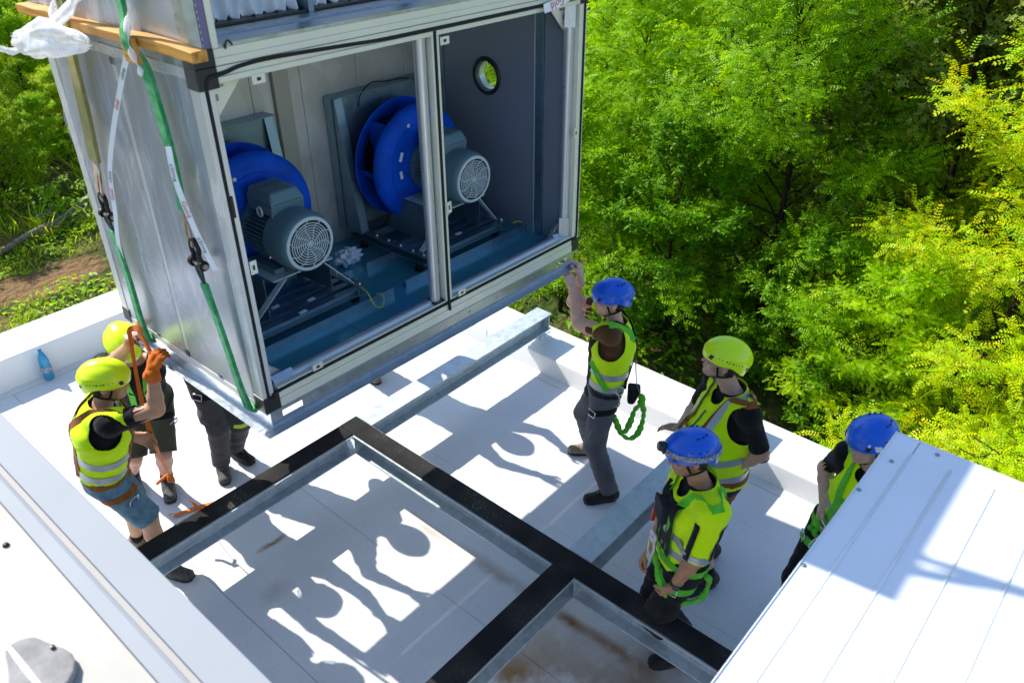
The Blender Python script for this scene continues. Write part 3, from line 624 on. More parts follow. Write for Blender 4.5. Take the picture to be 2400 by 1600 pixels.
    for r in (0.018, 0.033, 0.047, 0.061, 0.075, 0.089, 0.103, 0.117):
        gr.lathe([(r-0.0024, -yg+0.002), (r+0.0024, -yg+0.002), (r+0.0024, -yg-0.003), (r-0.0024, -yg-0.003)], (cx, 0, cz), AX, 28, close=True)
    gr.lathe([(0.0001, -yg+0.004), (0.01, -yg+0.003), (0.01, -yg-0.003)], (cx, 0, cz), AX, 12)
    for k in range(10):
        pts = []
        for i in range(6):
            t = i/5; r = 0.01+t*0.125; a = k*2*math.pi/10+0.55*math.sin(t*2.6)
            pts.append((cx+r*math.cos(a), yg-0.0015, cz+r*math.sin(a)))
        gr.tube(pts, 0.0032, 4, caps=False)
    obj("cowl_grille", gr, M_GRILLE, co, smooth=True, auto=50)
    for a in (0.4, 1.15, 2.2, 3.6, 5.4): obj("screw", MB().lathe([(0.0001, 0.012), (0.007, 0.011), (0.008, 0.002)], (cx+0.168*math.cos(a), 0.515, cz+0.168*math.sin(a)), (math.cos(a), 0, math.sin(a)), 8), M_ZINC, co)
    obj("sticker", MB().obox((cx-0.125, 0.47, cz+0.118), (0, 1, 0), (0.69, 0, 0.73), (-0.73, 0, 0.69), 0.024, 0.011, 0.0015), mat("blue_label", (0.1, 0.16, 0.35), 0.4), co)
    # terminal box
    tb = MB().hexa([(cx-0.105, 0.51, cz+0.135), (cx+0.105, 0.51, cz+0.135), (cx+0.105, 0.73, cz+0.135), (cx-0.105, 0.73, cz+0.135), (cx-0.105, 0.50, cz+0.20), (cx+0.105, 0.50, cz+0.20), (cx+0.105, 0.74, cz+0.20), (cx-0.105, 0.74, cz+0.20)])
    t_ = obj("terminal_box", tb, M_MOTOR, AH, bevel=0.008, seg=2)
    lid = MB().hexa([(cx-0.108, 0.498, cz+0.2005), (cx+0.108, 0.498, cz+0.2005), (cx+0.108, 0.742, cz+0.2005), (cx-0.108, 0.742, cz+0.2005), (cx-0.085, 0.53, cz+0.262), (cx+0.085, 0.53, cz+0.262), (cx+0.085, 0.735, cz+0.262), (cx-0.085, 0.735, cz+0.262)])
    obj("box_lid", lid, M_MOTOR, t_, bevel=0.012, seg=3)
    text_mesh("lid_lettering", "VEM", 0.075, 0.002, M_MOTOR, t_, frame((cx-0.005, 0.635, cz+0.2635), (1, 0, 0), (0, 1, 0), (0, 0, 1)))
    for dx in (-0.095, 0.095):
        for dy in (0.512, 0.728): obj("screw", MB().lathe([(0.0001, 0.014), (0.006, 0.014), (0.007, 0.0)], (cx+dx, dy, cz+0.20), (0, 0, 1), 8), M_ZINC, t_)
    ring = [(cx-0.12+0.0, 0.60+0.022*math.cos(a), cz+0.155+0.026*math.sin(a)) for a in np.linspace(0, 2*math.pi, 16)]
    obj("eye_bolt", MB().tube(ring, 0.007, 8), M_GRILLE, mo, smooth=True)
    # motor stand
    for s_ in (-1, 1):
        obj("motor_foot", MB().box(cx+s_*0.12-0.03, cx+s_*0.12+0.03, 0.50, 0.76, cz-0.185, cz-0.155), M_MOTOR, mo, bevel=0.004)
        for y in (0.45, 0.80):
            a, b_ = V3(cx+s_*0.13, y, cz-0.19), V3(cx+s_*0.355, y+0.055, 0.19); d = nrm(b_-a)
            if y > 0.5: continue
            obj("stand_leg", MB().obox((a+b_)/2, d, (0, 1, 0), np.cross(d, (0, 1, 0)), np.linalg.norm(b_-a)/2, 0.02, 0.003), M_GRILLE, AH)
        obj("stand_side", MB().prism([(0.52, cz-0.19), (0.84, cz-0.19), (1.0, 0.185), (0.52, 0.185)], (cx+s_*0.22-0.002, 0, 0), (cx+s_*0.22+0.002, 0, 0), (0, 1, 0), (0, 0, 1)), M_STEELD, AH).rotation_euler = (0, 0, 0)
        obj("base_runner", MB().prism([(-0.03, 0), (0.03, 0), (0.03, 0.006), (-0.024, 0.006), (-0.024, 0.054), (0.03, 0.054), (0.03, 0.06), (-0.03, 0.06)], (cx+s_*0.37, 0.43, 0.125), (cx+s_*0.37, 1.185, 0.125), (s_, 0, 0), (0, 0, 1)), M_STEELD, AH)
        for y in (0.46, 0.56, 0.68, 0.8, 0.92, 1.06): obj("bolt", MB().lathe([(0.0001, 0.012), (0.007, 0.012), (0.009, 0.003), (0.012, 0)], (cx+s_*0.375, y, 0.185), (0, 0, 1), 6), M_ZINC, AH)
        for y in (0.52, 1.08): obj("spring_mount", MB().lathe([(0.03, 0), (0.03, 0.012), (0.02, 0.016), (0.02, 0.058), (0.03, 0.066)], (cx+s_*0.37, y, 0.058), (0, 0, 1), 14), M_RUB, AH)
    obj("stand_top", MB().box(cx-0.2, cx+0.2, 0.45, 0.84, cz-0.1945, cz-0.1875), M_GRILLE, AH)
    for y in (0.455, 0.54, 0.625, 0.72, 1.02):
        obj("base_crossbar", MB().prism([(-0.022, 0), (0.022, 0), (0.022, 0.005), (-0.017, 0.005), (-0.017, 0.045), (0.022, 0.045), (0.022, 0.05), (-0.022, 0.05)], (cx-0.339, y, 0.13), (cx+0.339, y, 0.13), (0, -1, 0), (0, 0, 1)), M_STEELD, AH)
    for x, y in ((0.07, 0.54), (-0.12, 0.625), (-0.05, 0.455)) if cx < 1 else ((0.02, 0.54),):
        obj("tag", MB().obox((cx+x, y-0.005, 0.1815), (1, 0.15, 0), (-0.15, 1, 0), (0, 0, 1), 0.026, 0.013, 0.0008), mat("label_white", (0.75, 0.76, 0.78), 0.5), AH)
fan(0.634); fan(1.914)
for x0, x1, y in ((0.28, 1.215, 0.412), (1.325, 2.49, 0.425), (0.4, 1.2, 0.80), (1.32, 2.3, 0.80)):
    r_ = obj("floor_rail", MB().prism([(-0.02, 0), (0.02, 0), (0.02, 0.05), (0.017, 0.05), (0.017, 0.003), (-0.02, 0.003)], (x0, y, 0.0555), (x1, y, 0.0555), (0, -1, 0), (0, 0, 1)), M_ZINC, AH)
    for k in range(int((x1-x0)/0.2)+1): obj("bolt", MB().lathe([(0.0001, 0.006), (0.007, 0.006), (0.008, 0)], (x0+0.03+k*0.2, y+0.005, 0.0585), (0, 0, 1), 6), M_ZINC, r_)
M_WIRE = mat("earth_wire", (0.5, 0.55, 0.05), 0.45)
for pts in ([(1.0, 0.45, 0.18), (0.985, 0.36, 0.17), (0.99, 0.31, 0.10), (1.03, 0.30, 0.075), (1.08, 0.33, 0.09), (1.09, 0.37, 0.12), (1.08, 0.4, 0.11)], [(2.28, 0.34, 0.2), (2.34, 0.36, 0.185), (2.42, 0.38, 0.15), (2.47, 0.41, 0.1)]):
    obj("earth_wire", MB().tube(catmull(pts, 6), 0.004, 6), M_WIRE, AH, smooth=True)
obj("signal_cable", MB().tube(catmull([(1.7, 1.18, 0.98), (1.71, 1.16, 1.06), (1.8, 1.15, 1.12), (1.95, 1.16, 1.10), (2.12, 1.17, 1.085), (2.25, 1.16, 1.02), (2.3, 1.16, 0.9)], 6), 0.004, 6), M_RUB, AH, smooth=True)

# upper module
up = dict(m=M_ALUC)
alu(0.092, W-0.066, 0.0, 0.05, 1.7005, 1.7305); alu(0.092, W-0.066, 0.001, 0.05, 1.731, 1.766)
alu(0.0, 0.05, 0.0, 0.075, 1.7685, H2-0.08, m=M_ZINC); ab("perforated_strip", 0.052, 0.088, 0.003, 0.05, 1.7685, H2-0.08, mat("violet_film", (0.2, 0.17, 0.33), 0.3, 0.4), bevel=0.002)
pm = MB()
for k in range(60): pm.box(0.055, 0.0575, 0.0015, 0.0028, 1.78+k*0.025, 1.79+k*0.025)
obj("perforation", pm, M_ALU, AH)
alu(0.09, 0.12, -0.002, 0.05, 1.7675, H2-0.08); alu(W-0.066, W, 0.0, 0.075, 1.7005, H2)
alu(0.0, W, 0.0, 0.05, H2-0.078, H2); alu(0.0, 0.045, 0.076, D, 1.7005, 1.766, m=M_ZINC); alu(0.0, 0.045, 0.052, D, H2-0.077, H2, m=M_ZINC); alu(0.0, 0.05, D-0.075, D-0.0, 1.767, H2-0.078, m=M_ZINC)
panel(0.003, 0.045, 0.0775, 0.722, 1.7675, H2-0.079, M_PANELU); panel(0.003, 0.045, 0.728, D-0.0765, 1.7675, H2-0.079, M_PANELU)
cap(-0.003, 0.08, D-0.09, D+0.003, H1+0.0005, H1+0.08)
panel(0.05, W-0.05, D-0.045, D-0.002, H1, H2-0.08, M_PANELU, name="back_panel"); panel(W-0.045, W-0.001, 0.08, D-0.05, H1, H2-0.08, M_PANELU); panel(0.046, W-0.046, 0.051, D-0.046, H2-0.06, H2-0.003, M_PANELU, name="roof_panel")
M_LEDGE = mat("ledge_violet_sheet", (0.2, 0.23, 0.4), rough=0.25, metal=0.6, var=(3, .15))
obj("drip_ledge", MB().hexa([(0.121, 0.0, 1.767), (W-0.07, 0.0, 1.767), (W-0.07, 0.10, 1.767), (0.121, 0.10, 1.767), (0.121, 0.0, 1.781), (W-0.07, 0.0, 1.781), (W-0.07, 0.10, 1.786), (0.121, 0.10, 1.786)]), M_ZINC, AH)
obj("drip_ledge", MB().box(0.121, W-0.07, 0.1005, 0.17, 1.767, 1.776), M_LEDGE, AH); obj("drip_ledge", MB().box(0.121, W-0.07, 0.1705, 0.26, 1.767, 1.787), M_ZINC, AH); obj("drip_ledge", MB().box(0.121, W-0.07, 0.2605, 1.4, 1.767, 1.777), M_STEELD, AH)
obj("ledge_handle", MB().tube(catmull([(0.145, -0.006, 1.76), (0.15, -0.008, 1.785), (0.165, -0.005, 1.79), (0.18, -0.004, 1.77)], 5), 0.004, 6), M_BLACK, AH, smooth=True)
M_BAG = mat("filter_fabric", (0.74, 0.76, 0.8), rough=0.85, bump=(90, 0.25), var=(8, 0.08))
def filter_bag(x0, x1):
    nx, nz = 90, 34; X, Z = np.meshgrid(np.linspace(0, 1, nx), np.linspace(0, 1, nz))
    x = x0+(x1-x0)*X; z = 1.80+1.45*Z**1.4
    k = (x1-x0)/0.062*math.pi
    y = 0.33+0.028*np.abs(np.sin(X*k+0.5*np.sin(Z*9+X*7)))+0.010*np.sin(37*X+21*Z)+0.008*np.sin(91*X-33*Z)
    z = z+0.014*np.sin(X*k*2)*np.exp(-Z*18)
    Vv = np.stack([x, y, z], -1).reshape(-1, 3)
    i = np.arange(nx*nz).reshape(nz, nx); F = np.stack([i[:-1, :-1], i[:-1, 1:], i[1:, 1:], i[1:, :-1]], -1).reshape(-1, 4)
    o = link("filter_bag", np_mesh("filter_bag", Vv, F), AH); o.data.materials.append(M_BAG)
    s = o.modifiers.new("s", 'SOLIDIFY'); s.thickness = 0.006
for a, b_ in ((0.125, 0.76), (0.80, 1.40), (1.44, 2.06), (2.1, W-0.08)): filter_bag(a, b_)
for x in (0.765, 1.405, 2.065): ab("filter_frame", x, x+0.03, 0.27, 0.36, 1.778, 3.25, M_STEELD)
ab("filter_frame", 0.122, W-0.075, 0.28, 0.36, 1.7785, 1.7985, M_BLACK)
# ------------------------------------------------------------------ slings, shackles, batten, film and other things round the unit
def webbing(name, col, col2):
    m = mat(name, col, rough=0.8, var=(26, 0.5), col2=col2, bump=(330, 0.5), spec=0.2, sheen=0.1); return m
M_SLG = webbing("green_webbing", (0.02, 0.30, 0.085), (0.12, 0.45, 0.2))
M_SLO = webbing("olive_webbing", (0.27, 0.25, 0.07), (0.36, 0.33, 0.13))
M_SLD = webbing("dark_webbing", (0.02, 0.035, 0.03), (0.03, 0.05, 0.04))
M_SLE = webbing("sling_eye_cover", (0.28, 0.17, 0.1), (0.5, 0.4, 0.3))
M_IRON = mat("shackle_iron", (0.035, 0.03, 0.028), rough=0.45, metal=0.7, var=(30, 0.4))
def sling_ribbon(mb, pts, wd, mi=0, th=0.011, nx=(-1, 0, 0), seg=7):
    P = catmull(pts, seg); N = [V3(*nx)+V3(0, 0.10*math.sin(i*0.13), 0) for i in range(len(P))]
    ww = [wd*(1+0.03*math.sin(i*0.5)) for i in range(len(P))]
    mb.ribbon([AW(*p) for p in P], [AN(n) for n in N], ww, th, mi)
def sling(label, main, m, eye_top=None, eye_bot=None, wd=0.062):
    mb = MB(); sling_ribbon(mb, main, wd); sling_ribbon(mb, [(p[0]-0.010, p[1]-0.006, p[2]) for p in main], wd*0.92)
    e = obj("lifting_sling", mb, m, None, smooth=True, auto=40, label=label, cat="sling", group="slings carrying the air handling unit")
    for eye, mt in ((eye_top, M_SLD), (eye_bot, M_SLE)):
        if eye:
            mb = MB()
            for dy in (-0.018, 0.018):
                sling_ribbon(mb, [(p[0], p[1]+dy*math.sin(math.pi*min(1, max(0.12, i/(len(eye)-1)))), p[2]) for i, p in enumerate(eye)], wd*0.5, th=0.009)
            obj("sling_eye", mb, mt, e, smooth=True, auto=40)
    return e
sling("green lifting sling from above down to the front shackle, over the timber batten",
      [(-0.03, 0.40, 3.42), (-0.06, 0.37, 2.6), (-0.065, 0.343, 1.935), (-0.085, 0.330, 1.83), (-0.088, 0.319, 1.775), (-0.055, 0.305, 1.70), (-0.045, 0.298, 1.62), (-0.045, 0.26, 1.34), (-0.05, 0.262, 1.06)], M_SLG,
      eye_bot=[(-0.05, 0.262, 1.06), (-0.055, 0.26, 0.99), (-0.06, 0.252, 0.92), (-0.06, 0.245, 0.885)])
sling("lower green sling from the front shackle to under the unit's near corner",
      [(-0.05, 0.222, 0.70), (-0.045, 0.205, 0.60), (-0.035, 0.178, 0.396), (-0.03, 0.14, 0.16), (-0.022, 0.116, 0.03), (-0.012, 0.114, -0.002), (0.02, 0.114, -0.006)], M_SLG,
      eye_top=[(-0.06, 0.232, 0.815), (-0.06, 0.228, 0.77), (-0.055, 0.222, 0.70)], wd=0.055)
sling("olive yellow lifting sling down the rear of the grey side to its shackle",
      [(-0.03, 0.90, 3.42), (-0.05, 0.92, 2.5), (-0.06, 0.943, 1.857), (-0.06, 0.985, 1.70), (-0.05, 1.055, 1.38), (-0.05, 1.105, 1.10)], M_SLO,
      eye_bot=[(-0.05, 1.105, 1.10), (-0.055, 1.12, 1.02), (-0.06, 1.14, 0.93), (-0.06, 1.15, 0.875)], wd=0.088)
sling("lower green sling from the rear shackle to under the unit's far corner",
      [(-0.05, 1.135, 0.70), (-0.045, 1.138, 0.60), (-0.035, 1.146, 0.38), (-0.03, 1.16, 0.16), (-0.022, 1.165, 0.03), (-0.012, 1.167, -0.002), (0.02, 1.167, -0.006)], M_SLG,
      eye_top=[(-0.06, 1.15, 0.80), (-0.06, 1.147, 0.76), (-0.05, 1.135, 0.70)], wd=0.07)
# the other two falls and the legs to the hook, mostly out of the picture
for lab, pts in (("green sling leg rising from the near left top corner of the unit", [(-0.03, 0.40, 3.42), (0.12, 0.56, 4.0), (0.22, 0.64, 4.6), (0.5, 0.66, 7.4)]),
                 ("olive sling leg rising from the rear left top corner of the unit", [(-0.03, 0.90, 3.42), (0.12, 0.76, 4.0), (0.22, 0.68, 4.6), (0.5, 0.68, 7.4)])):
    mb = MB(); sling_ribbon(mb, pts, 0.065, th=0.02)
    obj("lifting_sling", mb, M_SLG if "green" in lab else M_SLO, smooth=True, auto=40, label=lab, cat="sling", group="slings carrying the air handling unit")

def shackle(y, z, label):
    e = empty("shackle", tuple(AW(-0.06, y, z)), label=label, cat="shackle", group="shackles joining the slings"); e.rotation_euler = AR
    # bow in the plane of the side wall, pin across the lower legs
    bow = [(0.012*math.sin(t*math.pi*2)*0-0.002, -0.012+0.032*math.cos(a), 0.03+0.045*math.sin(a)) for t, a in zip(np.linspace(0, 1, 13), np.linspace(-0.25*math.pi, 1.25*math.pi, 13))]
    bow = [(0, 0.036, -0.045)]+bow+[(0, -0.05, -0.045)]
    obj("bow", MB().tube(catmull(bow, 4), 0.0115, 10), M_IRON, e, smooth=True)
    obj("pin", MB().tube([(0, 0.06, -0.048), (0, -0.075, -0.048)], 0.0125, 12), mat("shackle_pin", (0.4, 0.33, 0.27), 0.4, 0.8), e, smooth=True, auto=40)
    for s_ in (0.036, -0.05): obj("eye", MB().lathe([(0.0125, -0.011), (0.025, -0.011), (0.025, 0.011), (0.0125, 0.011)], (0, s_, -0.048), (0, 1, 0), 16, close=True), M_IRON, e, smooth=True, auto=40)
shackle(0.238, 0.85, "dark iron shackle on the front green sling")
shackle(1.15, 0.84, "dark iron shackle on the rear olive sling")

def wood():
    m = bpy.data.materials.new("pine_wood"); m.use_nodes = True; n = m.node_tree.nodes; l = m.node_tree.links; b = n["Principled BSDF"]
    b.inputs["Roughness"].default_value = 0.55
    tc = n.new("ShaderNodeTexCoord"); mp = n.new("ShaderNodeMapping"); mp.inputs["Scale"].default_value = (60, 2.5, 60); l.new(tc.outputs["Object"], mp.inputs[0])
    nz = n.new("ShaderNodeTexNoise"); nz.inputs["Scale"].default_value = 1.0; nz.inputs["Detail"].default_value = 5; nz.inputs["Distortion"].default_value = 0.4; l.new(mp.outputs[0], nz.inputs["Vector"])
    r = n.new("ShaderNodeValToRGB"); e = r.color_ramp.elements; e[0].position = 0.3; e[0].color = (0.36, 0.135, 0.012, 1); e[1].position = 0.7; e[1].color = (0.74, 0.38, 0.06, 1)
    l.new(nz.outputs["Fac"], r.inputs[0]); l.new(r.outputs[0], b.inputs["Base Color"]); return m
M_WOOD = wood()
def batten(y0, y1, z0, label, tw=0.0):
    mb = MB(); N = 8; vs = []
    for i in range(N+1):
        t = i/N; y = y0+(y1-y0)*t; dz = 0.006*math.sin(t*5)+tw*t
        vs += [(-0.072, y, z0+dz), (-0.006, y, z0+dz), (-0.006, y, z0+0.043+dz), (-0.072, y, z0+0.041+dz+0.004*math.sin(t*9))]
    fs = [(4*i+k, 4*i+(k+1) % 4, 4*i+4+(k+1) % 4, 4*i+4+k) for i in range(N) for k in range(4)]+[(3, 2, 1, 0), (4*N, 4*N+1, 4*N+2, 4*N+3)]
    o = obj("timber_batten", MB().add(vs, fs), M_WOOD, bevel=0.003, seg=1, label=label, cat="batten"); o.matrix_world = AM; o.location = AT; o.rotation_euler = AR; return o
bt = batten(-0.135, 1.03, 1.757, "orange-brown timber batten along the joint of the two unit halves")
batten(1.045, 1.5, 1.757, "short timber batten behind the crumpled white film at the rear corner", 0.01)
obj("edge_protector", MB().hexa([(-0.099, 0.27, 1.70), (-0.076, 0.27, 1.70), (-0.076, 0.37, 1.70), (-0.099, 0.37, 1.70), (-0.101, 0.285, 1.80), (-0.078, 0.285, 1.80), (-0.078, 0.385, 1.80), (-0.101, 0.385, 1.80)]), M_WOOD, bt)

# clear stretch film lying on the grey side, wrinkled
def film_mat(name, white, op):
    m = bpy.data.materials.new(name); m.use_nodes = True; n = m.node_tree.nodes; l = m.node_tree.links; n.clear()
    tc = n.new("ShaderNodeTexCoord"); mp = n.new("ShaderNodeMapping"); mp.inputs["Rotation"].default_value = (0.5, 0, 0); mp.inputs["Scale"].default_value = (1, 7, 1.0); l.new(tc.outputs["Object"], mp.inputs[0])
    nz = n.new("ShaderNodeTexNoise"); nz.inputs["Scale"].default_value = 2.0; nz.inputs["Detail"].default_value = 6; nz.inputs["Distortion"].default_value = 0.8; l.new(mp.outputs[0], nz.inputs["Vector"])
    mr = n.new("ShaderNodeMapRange"); mr.inputs[1].default_value = 0.48; mr.inputs[2].default_value = 0.66; mr.inputs[3].default_value = op; mr.inputs[4].default_value = min(1, op+0.36); l.new(nz.outputs["Fac"], mr.inputs[0])
    tr = n.new("ShaderNodeBsdfTransparent"); df = n.new("ShaderNodeBsdfPrincipled"); df.inputs["Base Color"].default_value = (*white, 1); df.inputs["Roughness"].default_value = 0.22; df.inputs["Specular IOR Level"].default_value = 0.9
    tl = n.new("ShaderNodeBsdfTranslucent"); tl.inputs[0].default_value = (*white, 1)
    bp = n.new("ShaderNodeBump"); bp.inputs["Strength"].default_value = 0.5; bp.inputs["Distance"].default_value = 0.02; l.new(nz.outputs["Fac"], bp.inputs["Height"]); l.new(bp.outputs[0], df.inputs["Normal"])
    m1 = n.new("ShaderNodeMixShader"); m1.inputs[0].default_value = 0.35; l.new(df.outputs[0], m1.inputs[1]); l.new(tl.outputs[0], m1.inputs[2])
    m2 = n.new("ShaderNodeMixShader"); l.new(mr.outputs[0], m2.inputs[0]); l.new(tr.outputs[0], m2.inputs[1]); l.new(m1.outputs[0], m2.inputs[2])
    o = n.new("ShaderNodeOutputMaterial"); l.new(m2.outputs[0], o.inputs[0]); return m
def sheet(y0, y1, z0f, z1, x0, amp, ny=70, nz=80, seed=0.0):
    Y, Z = np.meshgrid(np.linspace(0, 1, ny), np.linspace(0, 1, nz))
    zb = z0f(Y); y = y0+(y1-y0)*Y; z = zb+(z1-zb)*Z
    s = y*1.0+0.45*z
    x = x0-amp*(0.5+0.5*np.sin(23*s+2*np.sin(5*z+seed)))*(0.3+0.7*np.sin(3*Z+seed)**2)-0.3*amp*np.abs(np.sin(61*s+seed+3*np.sin(7*y)))
    Vv = np.stack([x, y, z], -1).reshape(-1, 3); i = np.arange(ny*nz).reshape(nz, ny)
    return Vv, np.stack([i[:-1, :-1], i[:-1, 1:], i[1:, 1:], i[1:, :-1]], -1).reshape(-1, 4)
Vv, Ff = sheet(-0.012, 1.46, lambda Y: 0.28+0.35*np.sin(Y*5+0.6)**2+0.15*np.sin(Y*17), 1.735, -0.004, 0.014)
o = link("stretch_film", np_mesh("stretch_film", Vv, Ff), label="clear wrinkled stretch film over the grey side of the lower unit half", cat="plastic film"); o.data.materials.append(film_mat("clear_film", (0.74, 0.76, 0.82), 0.10)); o.location = AT; o.rotation_euler = AR
Vv, Ff = sheet(0.36, 1.49, lambda Y: 1.79+0.02*np.sin(Y*9), 3.3, -0.006, 0.012, seed=2.0)
o = link("stretch_film", np_mesh("stretch_film", Vv, Ff), label="whitish stretch film over the upper unit half above the batten", cat="plastic film"); o.data.materials.append(film_mat("white_film", (0.85, 0.86, 0.88), 0.45)); o.location = AT; o.rotation_euler = AR
# crumpled film knot with its tail
def crumple():
    nu, nv = 64, 40; U, Vq = np.meshgrid(np.linspace(0, 1, nu), np.linspace(0, 2*np.pi, nv, endpoint=False))
    cy = 0.66+0.82*U; cz = 1.735+0.015*np.sin(U*6)-0.07*U; ry = 0.0
    r = (0.02+0.085*np.sin(np.clip(U*1.08, 0, 1)*np.pi)**0.6)*(1+0.20*np.sin(3*Vq+7*U)+0.10*np.sin(7*Vq-11*U)+0.05*np.abs(np.sin(19*U+2*Vq)))
    x = -0.12-0.045*np.sin(U*3)+0.6*r*np.cos(Vq); z = cz+0.72*r*np.sin(Vq); y = cy+0.03*np.sin(4*Vq+8*U)
    Vv = np.stack([x, y, z], -1).transpose(1, 0, 2).reshape(-1, 3); i = np.arange(nu*nv).reshape(nu, nv); j = np.roll(i, -1, 1)
    F = np.stack([i[:-1], j[:-1], j[1:], i[1:]], -1).reshape(-1, 4); return Vv, F
Vv, Ff = crumple(); M_FILMW = film_mat("milky_film", (0.92, 0.92, 0.93), 0.6)
fk = link("film_knot", np_mesh("film_knot", Vv, Ff), label="crumpled bundle of white plastic film sticking out at the rear corner", cat="plastic film"); fk.data.materials.append(M_FILMW); fk.location = AT; fk.rotation_euler = AR
def film_strip(name, pts, wd, parent=None, nx=(-1, 0, 0.1), **k):
    P = catmull(pts, 8); mb = MB().ribbon(P, [V3(*nx)+V3(0, 0.5*math.sin(i*0.6), 0.3*math.sin(i*0.37)) for i in range(len(P))], [w_*1.0 for w_ in (wd if hasattr(wd, '__len__') else [wd]*len(P))][:len(P)] if not hasattr(wd, '__len__') else wd, 0.002)
    o = obj(name, mb, M_FILMW, parent, smooth=True, **k)
    if parent is None: o.location = AT; o.rotation_euler = AR
    return o
film_strip("film_tail", [(-0.16, 1.33, 1.63), (-0.17, 1.45, 1.60), (-0.19, 1.58, 1.60), (-0.2, 1.70, 1.52), (-0.21, 1.78, 1.44)], 0.035, fk)
film_strip("film_strip", [(-0.06, 0.97, 1.95), (-0.1, 0.985, 1.82), (-0.12, 1.03, 1.75)], 0.05, fk); film_strip("film_strip", [(-0.05, 0.72, 1.93), (-0.09, 0.83, 1.85), (-0.11, 0.95, 1.79), (-0.13, 1.06, 1.73)], 0.06, fk)
film_strip("film_strip", [(-0.07, 0.27, 1.95), (-0.1, 0.285, 1.84), (-0.105, 0.29, 1.76), (-0.1, 0.27, 1.70), (-0.1, 0.25, 1.66)], 0.035, None, label="twisted white film strip tied over the batten beside the green sling", cat="plastic film")
# printed tape: white with the maker's name
M_TAPE = mat("white_tape", (0.82, 0.82, 0.84), 0.35); M_RED = mat("print_red", (0.62, 0.09, 0.05), 0.5); M_GREYP = mat("print_grey", (0.16, 0.17, 0.2), 0.5)
def tape(label, pts, wd, words, nx):
    P = catmull(pts, 10); mb = MB().ribbon(P, [V3(*nx)]*len(P), wd, 0.0015); e = obj("printed_tape", mb, M_TAPE, smooth=True, auto=40, label=label, cat="tape"); e.location = AT; e.rotation_euler = AR
    for (txt, s_, size, m, flip) in words:
        i = int(s_*(len(P)-1)); p = np.asarray(P[i]); t = nrm(np.asarray(P[min(i+1, len(P)-1)])-np.asarray(P[max(i-1, 0)])); n_ = nrm(V3(*nx)-t*np.dot(V3(*nx), t))
        t = -t if flip else t; y_ = np.cross(n_, t)
        text_mesh("print", txt, size, 0.0004, m, e, frame(p+n_*0.0025, t, y_, n_))
    return e
tape("white printed tape hanging slack between the two slings on the grey side", [(-0.09, 0.35, 1.742), (-0.095, 0.451, 1.623), (-0.09, 0.673, 1.378), (-0.085, 0.851, 1.156), (-0.085, 0.913, 1.032), (-0.085, 0.965, 0.859), (-0.07, 1.07, 0.676), (-0.05, 1.15, 0.446), (-0.05, 1.19, 0.37)], 0.032,
     [("clima", 0.47, 0.034, M_GREYP, True), ("Gold", 0.55, 0.034, M_RED, True), ("clima", 0.12, 0.034, M_GREYP, True), ("Gold", 0.2, 0.034, M_RED, True)], (-1, -0.25, 0.1))
tape("white printed tape twisted along the front green sling above its shackle", [(-0.07, 0.235, 1.36), (-0.085, 0.21, 1.24), (-0.09, 0.17, 1.13), (-0.09, 0.13, 1.03), (-0.08, 0.10, 0.93), (-0.06, 0.075, 0.815)], 0.036,
     [("clima", 0.18, 0.038, M_GREYP, False), ("Gold", 0.46, 0.038, M_RED, False), ("clima", 0.78, 0.038, M_GREYP, False)], (-1, -0.3, 0.1))
tape("white printed tape end hanging at the top right of the opening", [(2.135, -0.03, 1.655), (2.23, -0.035, 1.668), (2.32, -0.03, 1.686), (2.42, -0.02, 1.71), (2.52, -0.01, 1.735)], 0.05, [("Gold", 0.3, 0.06, M_RED, True), ("clima", 0.78, 0.06, M_GREYP, True)], (0, -1, 0.15))
# crumpled bag on the unit floor
nu, nv = 36, 20; U, Vq = np.meshgrid(np.linspace(0, 2*np.pi, nu, endpoint=False), np.linspace(0.05, np.pi-0.02, nv))
r = 1+0.22*np.sin(5*U+3*Vq)+0.18*np.sin(9*U-7*Vq)+0.12*np.abs(np.sin(13*Vq+3*U))
Vv = np.stack([0.085*r*np.sin(Vq)*np.cos(U), 0.055*r*np.sin(Vq)*np.sin(U), 0.06*(1+r*np.cos(Vq))*0.8], -1).reshape(-1, 3); i = np.arange(nu*nv).reshape(nv, nu); j = np.roll(i, -1, 1)
o = link("plastic_bag", np_mesh("plastic_bag", Vv, np.stack([i[:-1], j[:-1], j[1:], i[1:]], -1).reshape(-1, 4)), label="crumpled white plastic bag on the unit floor beside the left motor", cat="bag"); o.data.materials.append(mat("bag_plastic", (0.6, 0.64, 0.72), 0.25)); o.location = tuple(AW(1.30, 0.95, 0.058))

# orange lashing strap from the rail to the roof
M_ORG = mat("orange_webbing", (0.75, 0.17, 0.01), rough=0.65, var=(30, 0.2), bump=(300, 0.3))
SP = [(1.60, 4.20, 1.93), (1.577, 4.25, 1.93), (1.560, 4.309, 1.90), (1.565, 4.355, 1.798), (1.565, 4.444, 1.447), (1.578, 4.526, 1.11), (1.615, 4.594, 0.777), (1.662, 4.654, 0.475), (1.748, 4.679, 0.214), (1.82, 4.688, 0.03), (1.86, 4.69, 0.012)]
P = catmull(SP, 7); nr = [V3(-0.75, -0.66, 0.2)+0.7*V3(math.sin(i*0.12), math.cos(i*0.12), 0) for i in range(len(P))]
st = obj("lashing_strap", MB().ribbon(P, nr, [0.03+0.008*math.sin(i*0.2) for i in range(len(P))], 0.003), M_ORG, smooth=True, auto=40, label="bright orange lashing strap hanging from the left rail to the roof", cat="strap")
obj("strap_tail", MB().ribbon(catmull([(1.93, 4.70, 0.010), (1.85, 4.74, 0.010), (1.75, 4.775, 0.012), (1.66, 4.80, 0.010)], 6), [V3(0, 0, 1)]*19, 0.035, 0.003), M_ORG, st)
